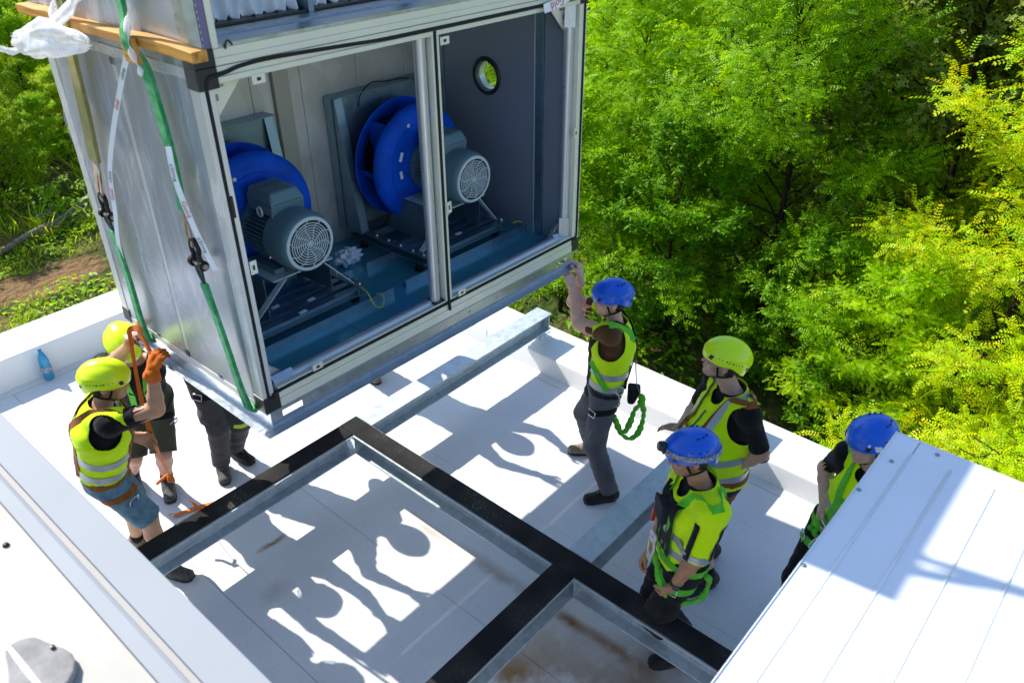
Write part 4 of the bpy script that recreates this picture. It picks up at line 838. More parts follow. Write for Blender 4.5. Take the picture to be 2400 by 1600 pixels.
obj("strap_hook", MB().tube(catmull([(1.665, 4.785, 0.014), (1.635, 4.80, 0.018), (1.628, 4.822, 0.02), (1.648, 4.835, 0.018), (1.668, 4.815, 0.014)], 5), 0.004, 8), mat("brass_hook", (0.5, 0.4, 0.25), 0.35, 0.8), st, smooth=True)
obj("strap_wrap", MB().ribbon(catmull([tuple(AW(*q)) for q in [(-0.036, 1.12, -0.118), (-0.04, 1.16, -0.06), (-0.042, 1.2, 0.02), (-0.035, 1.25, 0.06), (0.0, 1.25, 0.06)]], 5), [AN((-1, 0, 0.3))]*21, 0.05, 0.004), M_ORG, st, smooth=True)
obj("strap_knot", MB().tube(catmull([(1.636, 4.60, 0.55), (1.62, 4.585, 0.52), (1.655, 4.60, 0.50), (1.65, 4.63, 0.53), (1.62, 4.62, 0.54), (1.60, 4.66, 0.50), (1.57, 4.68, 0.47)], 5), 0.011, 8), M_ORG, st, smooth=True)

# water bottle at the parapet
BO = empty("water_bottle", (1.835, 7.33, 0.006), label="blue plastic water bottle standing on the roof at the back parapet", cat="bottle")
pet = bpy.data.materials.new("blue_pet"); pet.use_nodes = True; n = pet.node_tree.nodes; l = pet.node_tree.links; b = n["Principled BSDF"]
b.inputs["Base Color"].default_value = (0.05, 0.45, 0.75, 1); b.inputs["Roughness"].default_value = 0.08; b.inputs["Transmission Weight"].default_value = 0.55
bo = obj("bottle_body", MB().lathe([(0.0001, 0.006), (0.03, 0.0), (0.043, 0.006), (0.045, 0.03), (0.042, 0.045), (0.045, 0.06), (0.045, 0.15), (0.042, 0.16), (0.045, 0.175), (0.044, 0.205), (0.036, 0.245), (0.024, 0.28), (0.016, 0.298), (0.0135, 0.302), (0.0135, 0.315)], (0, 0, 0), (0, 0, 1), 28), pet, BO, smooth=True, auto=60)
obj("bottle_cap", MB().lathe([(0.0155, 0.308), (0.0155, 0.328), (0.013, 0.331), (0.0001, 0.331)], (0, 0, 0), (0, 0, 1), 20), mat("cap_blue", (0.02, 0.1, 0.35), 0.35), BO, smooth=True, auto=40)
obj("bottle_label", MB().lathe([(0.0455, 0.085), (0.0465, 0.087), (0.0465, 0.138), (0.0455, 0.14)], (0, 0, 0), (0, 0, 1), 28), mat("label_dark_blue", (0.03, 0.05, 0.14), 0.4, var=(90, 0.0), col2=(0.5, 0.55, 0.6)), BO, smooth=True, auto=40)
# ------------------------------------------------------------------ people: bodies and clothes grown as one skin from blended round limbs
class Field:
    def __init__(s, lo, hi, h):
        s.h = h; s.lo = np.asarray(lo, float); s.n = np.maximum(2, np.ceil((np.asarray(hi)-s.lo)/h).astype(int)+1)
        s.F = np.full(s.n, 9.0, np.float32)
    def block(s, lo, hi):
        a = np.clip(np.floor((lo-s.lo)/s.h).astype(int), 0, s.n-1); b = np.clip(np.ceil((hi-s.lo)/s.h).astype(int)+1, 1, s.n)
        ax = [s.lo[k]+s.h*np.arange(a[k], b[k]) for k in range(3)]
        X, Y, Z = np.meshgrid(*ax, indexing='ij'); return tuple(slice(a[k], b[k]) for k in range(3)), np.stack([X, Y, Z], -1)
    def put(s, sl, d, k, sub=False):
        f = s.F[sl]; d = d.astype(np.float32)
        if sub: s.F[sl] = np.maximum(f, -d); return
        h = np.maximum(k-np.abs(f-d), 0)/k if k > 0 else 0
        s.F[sl] = np.minimum(f, d)-(h*h*k*0.25 if k > 0 else 0)
    def cap(s, a, b, ra, rb, k=0.02):
        a, b = np.asarray(a, float), np.asarray(b, float); r = max(ra, rb)+k+2*s.h
        sl, P = s.block(np.minimum(a, b)-r, np.maximum(a, b)+r)
        if 0 in P.shape: return
        ab = b-a; t = np.clip(((P-a)@ab)/max(1e-9, ab@ab), 0, 1); d = np.linalg.norm(P-a-t[..., None]*ab, axis=-1)-(ra+(rb-ra)*t); s.put(sl, d, k)
    def ecap(s, a, b, ra, rb, side, k=0.03):
        """limb of elliptical section: ra=(side, front) at a, rb at b"""
        a, b = np.asarray(a, float), np.asarray(b, float); r = max(*ra, *rb)+k+2*s.h
        sl, P = s.block(np.minimum(a, b)-r, np.maximum(a, b)+r)
        ab = b-a; L = np.linalg.norm(ab); w_ = ab/L; u = nrm(np.asarray(side)-w_*np.dot(side, w_)); v = np.cross(w_, u)
        q = P-a; t = (q@w_)/L; tc = np.clip(t, 0, 1); ru = ra[0]+(rb[0]-ra[0])*tc; rv = ra[1]+(rb[1]-ra[1])*tc; m = np.minimum(ru, rv)
        ex = (t-tc)*L; d = (np.sqrt(((q@u)/ru)**2+((q@v)/rv)**2+(ex/m)**2)-1)*m; s.put(sl, d, k)
    def ell(s, c, fr, rad, k=0.015, sub=False):
        c = np.asarray(c, float); r = max(rad)+k+2*s.h; sl, P = s.block(c-r, c+r); q = (P-c)@np.stack([nrm(f) for f in fr], 1)/np.asarray(rad)
        k0 = np.linalg.norm(q, axis=-1); k1 = np.linalg.norm(q/np.asarray(rad), axis=-1)+1e-9; s.put(sl, k0*(k0-1)/k1, k, sub)
    def mesh(s, smooth=1):
        F, h = s.F, s.h; S = F < 0
        c = np.zeros(s.n-1, np.int8)
        corners = [(i, j, k) for i in (0, 1) for j in (0, 1) for k in (0, 1)]
        for i, j, k in corners: c += S[i:s.n[0]-1+i, j:s.n[1]-1+j, k:s.n[2]-1+k]
        I = np.argwhere((c > 0) & (c < 8)); vals = np.stack([F[I[:, 0]+i, I[:, 1]+j, I[:, 2]+k] for i, j, k in corners], 1)
        acc = np.zeros((len(I), 3)); cnt = np.zeros(len(I)); cc = np.array(corners, float)
        for a in range(8):
            for b in range(a+1, 8):
                if np.abs(cc[a]-cc[b]).sum() != 1: continue
                fa, fb = vals[:, a], vals[:, b]; m = (fa < 0) != (fb < 0); t = np.where(m, fa/(fa-fb+1e-12), 0)
                acc += m[:, None]*(cc[a]+t[:, None]*(cc[b]-cc[a])); cnt += m
        V = s.lo+h*(I+acc/np.maximum(cnt, 1)[:, None]); idx = np.full(s.n-1, -1, np.int64); idx[tuple(I.T)] = np.arange(len(I))
        Q = []
        for ax in range(3):
            e = [0, 0, 0]; e[ax] = 1; o1, o2 = [k for k in range(3) if k != ax]
            n = s.n.copy(); A = S[tuple(slice(0, n[k]-e[k]) for k in range(3))]; B = S[tuple(slice(e[k], n[k]) for k in range(3))]
            J = np.argwhere(A != B); J = J[(J[:, o1] > 0) & (J[:, o2] > 0) & (J[:, o1] < n[o1]-1) & (J[:, o2] < n[o2]-1)]
            def at(d1, d2): K = J.copy(); K[:, o1] -= d1; K[:, o2] -= d2; return idx[tuple(K.T)]
            q = np.stack([at(1, 1), at(0, 1), at(0, 0), at(1, 0)], 1); inside = A[tuple(J.T)]
            flip = inside if ax != 1 else ~inside
            q[~flip] = q[~flip][:, ::-1]; Q.append(q)
        Q = np.concatenate(Q); Q = Q[(Q >= 0).all(1)]
        for _ in range(smooth): V = relax(V, Q)
        return V, Q
def relax(V, Q, f=0.6):
    s_ = np.zeros_like(V); c = np.zeros(len(V))
    for a, b in ((0, 1), (1, 2), (2, 3), (3, 0)):
        for i, j in ((a, b), (b, a)):
            for k in range(3): s_[:, k] += np.bincount(Q[:, i], V[Q[:, j], k], len(V))
            c += np.bincount(Q[:, i], None, len(V))
    return V+(s_/np.maximum(c, 1)[:, None]-V)*f
def vnormals(V, Q):
    fn = np.cross(V[Q[:, 2]]-V[Q[:, 0]], V[Q[:, 3]]-V[Q[:, 1]]); N = np.zeros_like(V)
    for k in range(4):
        for c in range(3): N[:, c] += np.bincount(Q[:, k], fn[:, c], len(V))
    return N/np.maximum(np.linalg.norm(N, axis=1), 1e-12)[:, None]
def wrinkle(V, Q, amp, seed, freq=26.0):
    r = np.random.default_rng(seed); N = vnormals(V, Q); d = np.zeros(len(V))
    for i in range(5):
        k = r.normal(size=3); k[2] *= 1.7; k = nrm(k)*freq*(0.6+0.5*i); k2 = nrm(r.normal(size=3))*freq*0.35
        d += np.abs(np.sin(V@k+2.2*np.sin(V@k2+r.uniform(0, 6))+r.uniform(0, 6)))**1.5/(1+0.5*i)
    return V+N*((d/d.max()-0.45)*amp)[:, None]
def cut(V, Q, cuts, h):
    """trim cloth along planes ('p', point, normal[, radius]) or spheres ('s', centre, radius); the cut edge is clean"""
    V = V.copy()
    for cdef in cuts:
        if cdef[0] == 'p':
            p, n = np.asarray(cdef[1]), nrm(cdef[2]); d = (V-p)@n; m = d > 0
            if len(cdef) > 3: m &= np.linalg.norm(V-p, axis=1) < cdef[3]
        else:
            c, r = np.asarray(cdef[1]), cdef[2]; q = V-c; L = np.linalg.norm(q, axis=1); d = r-L; m = d > 0
        fm = m[Q]; keep = ~fm.all(1); mixed = keep & fm.any(1)
        ids = np.unique(Q[mixed]); ids = ids[m[ids]]
        if cdef[0] == 'p': V[ids] -= d[ids][:, None]*n
        else: V[ids] = c+q[ids]/np.maximum(L[ids], 1e-9)[:, None]*r
        Q = Q[keep]
    u, inv = np.unique(Q, return_inverse=True); return V[u], inv.reshape(Q.shape)

def fol(V, base): return V-np.asarray(base)
def ik(a, c, l1, l2, hint):
    a, c, hint = map(lambda q: np.asarray(q, float), (a, c, hint)); d = c-a; L = np.linalg.norm(d)
    if L > (l1+l2)*0.985: s_ = L/((l1+l2)*0.985); l1 *= s_; l2 *= s_
    u = d/L; x = (l1*l1-l2*l2+L*L)/(2*L); y = math.sqrt(max(0, l1*l1-x*x)); p = hint-a; p = nrm(p-u*np.dot(p, u)); return a+u*x+p*y

M_SKIN = {}
def skin(tone):
    if tone not in M_SKIN:
        m = mat("skin_%d" % len(M_SKIN), tone, rough=0.5, var=(22, 0.18), bump=(260, 0.12), spec=0.4); m.node_tree.nodes["Principled BSDF"].inputs["Subsurface Weight"].default_value = 0.08
        m.node_tree.nodes["Principled BSDF"].inputs["Subsurface Radius"].default_value = (0.01, 0.004, 0.002); M_SKIN[tone] = m
    return M_SKIN[tone]
def cloth(name, c, c2=None, rough=0.85, bump=(420, 0.35), var=(9, 0.2)): return mat(name, c, rough=rough, bump=bump, var=var, col2=c2, spec=0.2, sheen=0.08)
M_HIVIS = cloth("hi_vis_yellow", (0.70, 1.0, 0.001), (0.64, 0.97, 0.001), rough=0.8, var=(5, 0.1))
M_REFL = mat("reflective_band", (0.4, 0.43, 0.47), rough=0.35, metal=0.5, bump=(500, 0.2))
M_BTEE = cloth("black_cotton", (0.008, 0.008, 0.010)); M_BROWN = cloth("brown_cotton", (0.13, 0.06, 0.022)); M_GREYT = cloth("grey_workwear", (0.09, 0.092, 0.105), (0.125, 0.125, 0.14))
M_DKT = cloth("dark_grey_workwear", (0.055, 0.052, 0.055), (0.085, 0.08, 0.08)); M_BLKT = cloth("black_workwear", (0.008, 0.008, 0.009), (0.014, 0.014, 0.015)); M_OLIVE = cloth("olive_shorts", (0.05, 0.055, 0.035), (0.075, 0.08, 0.05))
M_DENIM = cloth("faded_denim", (0.075, 0.16, 0.24), (0.17, 0.29, 0.38), var=(14, .4)); M_NAVY = cloth("navy_shorts", (0.016, 0.024, 0.04), (0.03, 0.04, 0.06))
M_HARO = cloth("brown_orange_harness", (0.30, 0.10, 0.02), (0.20, 0.065, 0.015), var=(30, .3)); M_HARG = cloth("green_harness", (0.09, 0.48, 0.02), (0.14, 0.58, 0.05), var=(25, .2)); M_HARB = cloth("black_harness", (0.01, 0.011, 0.013))
M_HYEL = mat("helmet_yellow", (0.72, 1.0, 0.001), rough=0.3, coat=0.2, var=(14, 0.06)); M_HBLUE = mat("helmet_blue", (0.001, 0.12, 0.70), rough=0.28, coat=0.2, var=(14, 0.12))
M_STEEL = mat("polished_steel", (0.62, 0.64, 0.66), rough=0.2, metal=1.0); M_GLOVE = cloth("orange_glove", (0.78, 0.17, 0.015)); M_HAIR = mat("dark_hair", (0.02, 0.014, 0.01), 0.6, bump=(400, .5)); M_EYE = mat("eye", (0.02, 0.015, 0.012), 0.15)
M_SHOE = {k: cloth("shoe_"+k, c, c2, rough=0.6, var=(40, .4)) for k, c, c2 in (("black", (0.012, 0.012, 0.013), (0.03, 0.03, 0.03)), ("tan", (0.24, 0.19, 0.13), (0.16, 0.12, 0.08)), ("grey", (0.09, 0.085, 0.08), (0.05, 0.048, 0.045)))}
M_SOLE = mat("shoe_sole", (0.02, 0.02, 0.02), 0.8); M_SOCK = cloth("black_sock", (0.012, 0.012, 0.013)); M_RED = MATS["print_red"]

def hand_mesh(w_, d, n, side, curl, spread=0.0, gl=1.0, fist=0.0):
    """palm and five bent fingers as one skin; w_ wrist, d finger direction, n palm normal, side +1 left / -1 right"""
    d = nrm(d); n = nrm(np.asarray(n)-d*np.dot(n, d)); t = -side*np.cross(d, n); F = Field(np.asarray(w_)-0.16, np.asarray(w_)+0.23*0+0.22, 0.0048)
    roots = []
    for i, (o, ln) in enumerate(((-0.031, 0.066), (-0.011, 0.078), (0.011, 0.085), (0.031, 0.076))):
        r0 = w_+d*(0.088-0.006*abs(i-2))+t*o; roots.append((r0, ln, i)); F.cap(w_+d*0.012+t*o*0.6, r0, 0.0165*gl, 0.0125*gl, 0.012)
    F.cap(np.asarray(w_)-d*0.05, np.asarray(w_)+d*0.01, 0.029*gl, 0.024*gl, 0.02); F.cap(w_+d*0.03+t*0.024, w_+d*0.075+t*0.02, 0.02*gl, 0.014*gl, 0.012); F.cap(w_+d*0.03-t*0.022, w_+d*0.075-t*0.02, 0.017*gl, 0.013*gl, 0.012)
    for r0, ln, i in roots:
        a = 0.0; p = r0; fd = nrm(d+t*(i-1.5)*0.05*(1+spread))
        for s_, ra, rb in ((0.46, 0.0098, 0.0088), (0.30, 0.0088, 0.008), (0.24, 0.008, 0.0068)):
            a += curl*(0.9+0.1*i); q = p+ln*s_*(fd*math.cos(a)+n*math.sin(a)); F.cap(p, q, ra*gl, rb*gl, 0.003); p = q
    p = w_+d*0.026+t*0.028+n*0.006; a = p+0.046*nrm(d*0.62+t*0.75+n*0.35); b = a+0.034*nrm(d*0.8+t*(0.35-0.5*curl)+n*(0.3+0.5*curl)); F.cap(p, a, 0.0145*gl, 0.0115*gl, 0.012); F.cap(a, b, 0.011*gl, 0.009*gl, 0.004)
    return F.mesh(0)

def helmet(c, f, u, m, parent, base, kind=0, strap_tone=None):
    """vented climbing-style site helmet: c centre, f forward, u up"""
    f = nrm(f); u = nrm(np.asarray(u)-f*np.dot(u, f)); l = np.cross(u, f); A, B, Cc = 0.148, 0.123, 0.118
    def P(th, ph, off=0.0):
        ct, st = math.cos(th), math.sin(th); 
        sx = st if th < math.pi/2 else 1.0-0.10*(th-math.pi/2); z = Cc*ct if th < math.pi/2 else -0.105*(th-math.pi/2)
        y = (B+off)*sx*math.sin(ph); x = (A+off)*sx*math.cos(ph)
        ridge = 0.0055*(1/(1+math.exp((abs(math.sin(ph)*st)-0.30)*40)))*(1 if th < 1.45 else max(0, 1-(th-1.45)*6))
        side_r = 0.004*math.exp(-((th-1.12)/0.05)**2)*(0.3+0.7*abs(math.sin(ph)))
        n = nrm(V3(x/A**2, y/B**2, max(z, 0)/Cc**2)); q = V3(x, y, z)+n*(ridge+side_r)+V3(0, 0, off if th < 0.5 else off*ct)
        return np.asarray(c)+f*q[0]+l*q[1]+u*q[2]
    def rim(ph): 
        c_ = math.cos(ph); return 1.80+0.06*math.cos(2*ph)+(0.42*max(0, -c_)**1.3)-0.10*math.exp(-((abs(ph)-1.75)/0.35)**2)
    nph, nth = 56, 22; vs = []; 
    for s_, off in ((1, 0.0), (0, -0.010)):
        for i in range(nth+1):
            for k in range(nph):
                ph = -math.pi+2*math.pi*k/nph; vs.append(P(max(0.002, rim(ph)*i/nth), ph, off)-np.asarray(base))
    fs = []; o2 = (nth+1)*nph
    for i in range(nth):
        for k in range(nph):
            a, b = i*nph+k, i*nph+(k+1) % nph; fs.append((a, a+nph, b+nph, b)); fs.append((o2+a, o2+b, o2+b+nph, o2+a+nph))
    for k in range(nph): a, b = nth*nph+k, nth*nph+(k+1) % nph; fs.append((a, o2+a, o2+b, b))
    h = obj("helmet", MB().add(vs, fs), m, parent, smooth=True, auto=50)
    def patch(name, p0, p1, t0, t1, mm, off=0.003, n=5, skew=0.0):
        vs = []; 
        for o_ in (off, -0.003):
            for i in range(n+1):
                for k in range(n+1):
                    th = t0+(t1-t0)*i/n; ph = p0+(p1-p0)*k/n+skew*(i/n-0.5); vs.append(P(th, ph, o_)-np.asarray(base))
        N = n+1; o2 = N*N; fs = []
        for i in range(n):
            for k in range(n): a = i*N+k; fs += [(a, a+N, a+N+1, a+1), (o2+a, o2+a+1, o2+a+N+1, o2+a+N)]
        for i in range(n):
            for a, b in ((i, i+1), (n*N+i+1, n*N+i), ((i+1)*N, i*N), (i*N+n, (i+1)*N+n)): fs.append((a, b, o2+b, o2+a))
        obj(name, MB().add(vs, fs), mm, h)
    for s_ in (-1, 1):
        patch("ear_clip", s_*0.62, s_*0.80, 1.42, 1.66, M_BLACK, skew=-s_*0.06); patch("ear_clip", s_*2.42, s_*2.58, 1.52, 1.76, M_BLACK, skew=s_*0.1)
        if kind == 0:
            for ph in (1.02, 1.2, 1.36, 1.5, 1.62, 1.76, 1.9, 2.06): 
                big = ph in (1.36, 1.62); patch("vent_hole", s_*ph, s_*(ph+(0.075 if big else 0.026)), 1.33+0.05*(ph-1.4)**2-(0.03 if ph == 1.5 else 0), 1.385+0.05*(ph-1.4)**2+(0.03 if ph == 1.5 else 0), M_BLACK, 0.0022, 2)
        else:
            for ph in (1.25, 1.55, 1.85): patch("vent_hole", s_*ph, s_*(ph+0.13), 1.12, 1.155, M_BLACK, 0.0035, 3)
            for ph in (1.6, 2.0, 2.4): patch("vent_hole", s_*ph, s_*(ph+0.2), 0.50, 0.55, mat("helmet_vent_blue", (0.001, 0.012, 0.12), 0.5), 0.0065, 3)
    if kind == 3:
        patch("sticker", 0.95, 1.22, 1.35, 1.62, MATS["label_white"], 0.0035, 5, 0.1); patch("sticker", 0.66, 0.76, 1.30, 1.42, MATS["label_white"], 0.0035, 3)
    if kind == 2:   # head torch with its elastic band
        N = 40; pts = []; nn = []
        for k in range(N+1):
            ph = -math.pi+2*math.pi*k/N; th = 1.36+0.16*(1-math.cos(ph))*0.5; q = P(th, ph, 0.004); pts.append(q-np.asarray(base)); nn.append(q-np.asarray(c)+u*0.03)
        hb = obj("torch_band", MB().ribbon(pts, nn, 0.026, 0.003), mat("torch_band_grey", (0.02, 0.023, 0.026), 0.7, var=(120, 0), col2=(0.55, 0.57, 0.6)), parent)
        q = P(1.28, 0.0, 0.014)-np.asarray(base); mb = MB().lathe([(0.0001, 0.026), (0.02, 0.026), (0.026, 0.02), (0.03, 0.0), (0.026, -0.012)], q, f+0.25*u, 18); mb.obox(q-f*0.004-u*0.018, f, l, u, 0.012, 0.03, 0.012)
        obj("head_torch", mb, M_BLACK, hb, smooth=True, auto=40)
    return l

def person(label, J, O):
    """J: joints in metres (world); O: what the person wears and how it sits"""
    g = {k: np.asarray(v, float) for k, v in J.items()}; base = V3(*((g['aL'][:2]+g['aR'][:2])/2), 0.004)
    E = empty("person", tuple(base), label=label, cat="person", group="workers in hard hats on the roof")
    u = nrm(g['neck']-g['pelvis']); f = nrm(g['f']); l = nrm(np.cross(u, f)); f = np.cross(l, u); T = np.linalg.norm(g['neck']-g['pelvis']); pv, nk = g['pelvis'], g['neck']
    wS = O.get('wS', 0.18); bu = O.get('bulk', 1.0); sh = {}; el = {}; hp = {}; kn = {}
    for s_, k in ((1, 'L'), (-1, 'R')):
        raise_ = 0.05 if g['w'+k][2] > nk[2]-0.02 else 0.0
        sh[k] = nk-u*(0.075-raise_)+l*s_*wS+f*(0.02 if raise_ else 0)+(nrm(g['w'+k]-nk)*0.03 if raise_ else 0)
        el[k] = ik(sh[k], g['w'+k], 0.295, 0.265, g['e'+k]); hp[k] = pv+l*s_*0.092-u*0.03; kn[k] = ik(hp[k], g['a'+k], 0.43, 0.41, g.get('k'+k, (hp[k]+g['a'+k])/2+f*0.3))
    hd, hf = g['head'], nrm(g['hf']); hu = nrm(g['hu']-hf*np.dot(g['hu'], hf)); hl = np.cross(hu, hf); HF = (hf, hl, hu)
    allp = np.array([nk, pv, hd+hu*0.15, hd+hf*.14, hd-hf*.14]+list(sh.values())+list(el.values())+list(kn.values())+[g['wL'], g['wR'], g['aL'], g['aR'], g['tL'], g['tR']]); lo, hi = allp.min(0)-0.26, allp.max(0)+0.26; lo[2] = max(-0.03, lo[2])
    def torso(F, x, k=0.04, legs=False):
        a = pv-u*0.06; b = pv+u*0.16*T/0.55; c = pv+u*T*0.62; d = nk-u*0.085
        F.ecap(a, b, (0.150*bu+x, 0.108*bu+x), (0.136*bu+x, 0.10*bu+x), l, k); F.ecap(b, c, (0.136*bu+x, 0.10*bu+x), (0.158*bu+x, 0.118*bu+x), l, k); F.ecap(c, d, (0.158*bu+x, 0.118*bu+x), (0.125+x, 0.075+x), l, k)
        if O.get('belly'): F.ell(pv+u*0.17+f*0.11, (f, l, u), (0.165+x, 0.185+x, 0.21+x), 0.06)
    def shoulders(F, x, ext=1.0, k=0.03):
        for q in 'LR': F.cap(nk-u*0.06+(sh[q]-nk)*0.25, sh[q], 0.06+x, 0.064+x, k); F.cap(sh[q], sh[q]+(el[q]-sh[q])*ext, 0.058+x, 0.058-0.012*ext+x*1.15, k)
    # --- body: one skin from crown to sole
    F = Field(lo, hi, 0.0085); torso(F, 0.0); shoulders(F, 0.0); F.cap(nk-u*0.05, hd-hu*0.05-hf*0.012, 0.060, 0.054, 0.03)
    for q in 'LR':
        F.cap(sh[q], el[q], 0.054, 0.044, 0.02); mid = el[q]+(g['w'+q]-el[q])*0.28; F.cap(el[q], mid, 0.044, 0.046, 0.02); F.cap(mid, g['w'+q], 0.045, 0.028, 0.015)
        F.cap(hp[q], kn[q], 0.086, 0.056, 0.03); m2 = kn[q]+(g['a'+q]-kn[q])*0.33-nrm(g['t'+q]-g['a'+q])*0.012; F.cap(kn[q], m2, 0.056, 0.058, 0.02); F.cap(m2, g['a'+q], 0.056, 0.036, 0.02); F.cap(g['a'+q]-V3(0, 0, .02), V3(g['a'+q][0], g['a'+q][1], 0.05)+nrm(V3(g['t'+q][0]-g['a'+q][0], g['t'+q][1]-g['a'+q][1], 0))*0.12, 0.033, 0.026, 0.02)
    F.ell(hd+hu*0.035-hf*0.008, HF, (0.098, 0.077, 0.092), 0.02); F.ell(hd-hu*0.045+hf*0.028, HF, (0.066, 0.058, 0.070), 0.025); F.cap(hd-hu*0.096+hf*0.072, hd-hu*0.093+hf*0.05, 0.018, 0.03, 0.02)
    F.cap(hd+hf*0.088+hu*0.008, hd+hf*0.112-hu*0.03, 0.010, 0.0135, 0.010); F.cap(hd+hf*0.094-hu*0.062+hl*0.016, hd+hf*0.094-hu*0.062-hl*0.016, 0.0085, 0.0085, 0.006); F.cap(hd+hf*0.089+hu*0.028+hl*0.035, hd+hf*0.089+hu*0.028-hl*0.035, 0.011, 0.011, 0.012)
    for s_ in (-1, 1):
        F.ell(hd+hl*s_*0.077-hf*0.008-hu*0.012, (hf, hl, hu), (0.02, 0.010, 0.032), 0.006); F.ell(hd+hf*0.094+hl*s_*0.031+hu*0.004, HF, (0.014, 0.016, 0.010), 0.004, sub=True); F.ell(hd+hf*0.066+hl*s_*0.04-hu*0.028, HF, (0.026, 0.022, 0.022), 0.02)
    V, Q = F.mesh(1)
    for q, s_ in (('L', 1), ('R', -1)):
        HV, HQ = hand_mesh(g['w'+q], g['d'+q], g['n'+q], s_, O.get('curl'+q, 0.5)); Q = np.concatenate([Q, HQ+len(V)]); V = np.concatenate([V, HV])
    bd = link("body", np_mesh("body", V-base, Q), E); bd.data.materials.append(skin(O.get('tone', (0.58, 0.32, 0.22))))
    for s_ in (-1, 1): obj("eye", MB().lathe([(0.0001, 0.009), (0.006, 0.007), (0.009, 0.0)], hd+hf*0.080+hl*s_*0.031+hu*0.004-base, hf, 10), M_EYE, bd, smooth=True)
    hr = Field(hd-0.17, hd+0.17, 0.009); hr.ell(hd+hu*0.04-hf*0.02, HF, (0.098, 0.0825, 0.094), 0.02); hr.ell(hd-hu*0.03-hf*0.045, HF, (0.055, 0.076, 0.05), 0.02)
    HV, HQ = hr.mesh(1); HV, HQ = cut(HV, HQ, [('p', hd+hf*0.012, hf+0.25*hu)], 0.009); o = link("hair", np_mesh("hair", HV-base, HQ), E); o.data.materials.append(M_HAIR)
    bvhs = []
    def garment(name, build, cuts, m, amp=0.008, freq=26, smooth=2, parent=E, thick=0.004):
        F = Field(lo, hi, 0.0105); build(F); V, Q = F.mesh(smooth); V = wrinkle(V, Q, amp, sum(map(ord, name)) % 97+len(label), freq); V, Q = cut(V, Q, cuts, 0.0105)
        me = np_mesh(name, V-base, Q); me.materials.append(m); o = link(name, me, parent)
        s_ = o.modifiers.new("thickness", 'SOLIDIFY'); s_.thickness = thick; s_.offset = -1; bvhs.append((V, Q)); return o, V, Q
    neckcut = ('s', nk+u*0.055+f*0.018, 0.098)
    # --- trousers or shorts
    tr = O['trousers']; short = O.get('short', 0.0)
    def bt(F):
        x = 0.016; F.ecap(pv-u*0.06, pv+u*0.08, (0.152*bu+x, 0.112*bu+x), (0.142*bu+x, 0.105*bu+x), l, 0.04)
        for q in 'LR':
            F.cap(hp[q], kn[q], 0.094+x*0.6, 0.066+x*(1.6 if short else 0.8), 0.04)
            if not short:
                F.cap(kn[q], g['a'+q]+V3(0, 0, 0.0), 0.067+x*0.7, 0.052+x, 0.02)
                if O.get('cargo'): sd = l*(1 if q == 'L' else -1); c_ = hp[q]+(kn[q]-hp[q])*0.72+sd*0.075; F.ell(c_, (sd, f, u), (0.03, 0.065, 0.075), 0.015)
    cts = [('p', pv+u*0.10, u, 0.35)]
    for q in 'LR':
        ax = nrm(kn[q]-hp[q]) if short else nrm(g['a'+q]-kn[q]); p = kn[q]+ax*short*0 - (nrm(kn[q]-hp[q])*0.015 if short else 0) if short else g['a'+q]-ax*0.005; cts.append(('p', p, ax, 0.14))
    garment("shorts" if short else "trousers", bt, cts, tr, 0.014 if not short else 0.011, 24)
    # --- shirt
    sl_ = O.get('sleeve', 0.62)
    def bs(F): torso(F, 0.010); shoulders(F, 0.011, min(1, sl_+0.15)); F.cap(nk-u*0.06, nk+u*0.0, 0.075, 0.066, 0.03)
    cts = [neckcut, ('p', pv+u*0.02, -u, 0.4)]+[('p', sh[q]+(el[q]-sh[q])*sl_, el[q]-sh[q], 0.095) for q in 'LR']
    _, SV, SQ = garment("shirt", bs, cts, O['shirt'], 0.009)
    # --- hi-vis waistcoat or jacket
    VV, VQ = SV, SQ
    if O.get('vest'):
        jk = O.get('jacket')
        def bv(F):
            torso(F, 0.034, 0.05); 
            if jk: shoulders(F, 0.024, 1.0)
            else: shoulders(F, 0.020, 0.25)
            F.cap(nk-u*0.06, nk-u*0.01, 0.085, 0.075, 0.03)
        cts = [('s', nk+u*0.06+f*0.03, 0.112), ('s', nk-u*0.03+f*0.125, 0.062), ('p', pv-u*O.get('hem', 0.03), -u, 0.45)]
        if jk: cts += [('p', sh[q]+(el[q]-sh[q])*0.93, el[q]-sh[q], 0.095) for q in 'LR']
        else: cts += [('s', sh[q]+l*(1 if q == 'L' else -1)*0.055-u*0.05, 0.148) for q in 'LR']
        vo, VV, VQ = garment("jacket" if jk else "waistcoat", bv, cts, M_HIVIS, 0.022, 17)
    tri = lambda Q: [tuple(map(int, q)) for q in Q]
    bv_ = BVHTree.FromPolygons([tuple(p) for p in VV], tri(VQ))
    allV = np.concatenate([b[0] for b in bvhs]); off = 0; allQ = []
    for b in bvhs: allQ.append(b[1]+off); off += len(b[0])
    ba = BVHTree.FromPolygons([tuple(p) for p in allV], tri(np.concatenate(allQ)))
    def tp(a, b, t): return pv+u*t*T+l*a+f*b
    def surf(p, bvh, outc):
        o = np.asarray(p); d = nrm(outc-o); hit = bvh.ray_cast(Vector(o), Vector(d), 0.6)
        if hit[0] is None:
            hit = bvh.find_nearest(Vector(o))
        return np.array(hit[0]), nrm(o-outc)
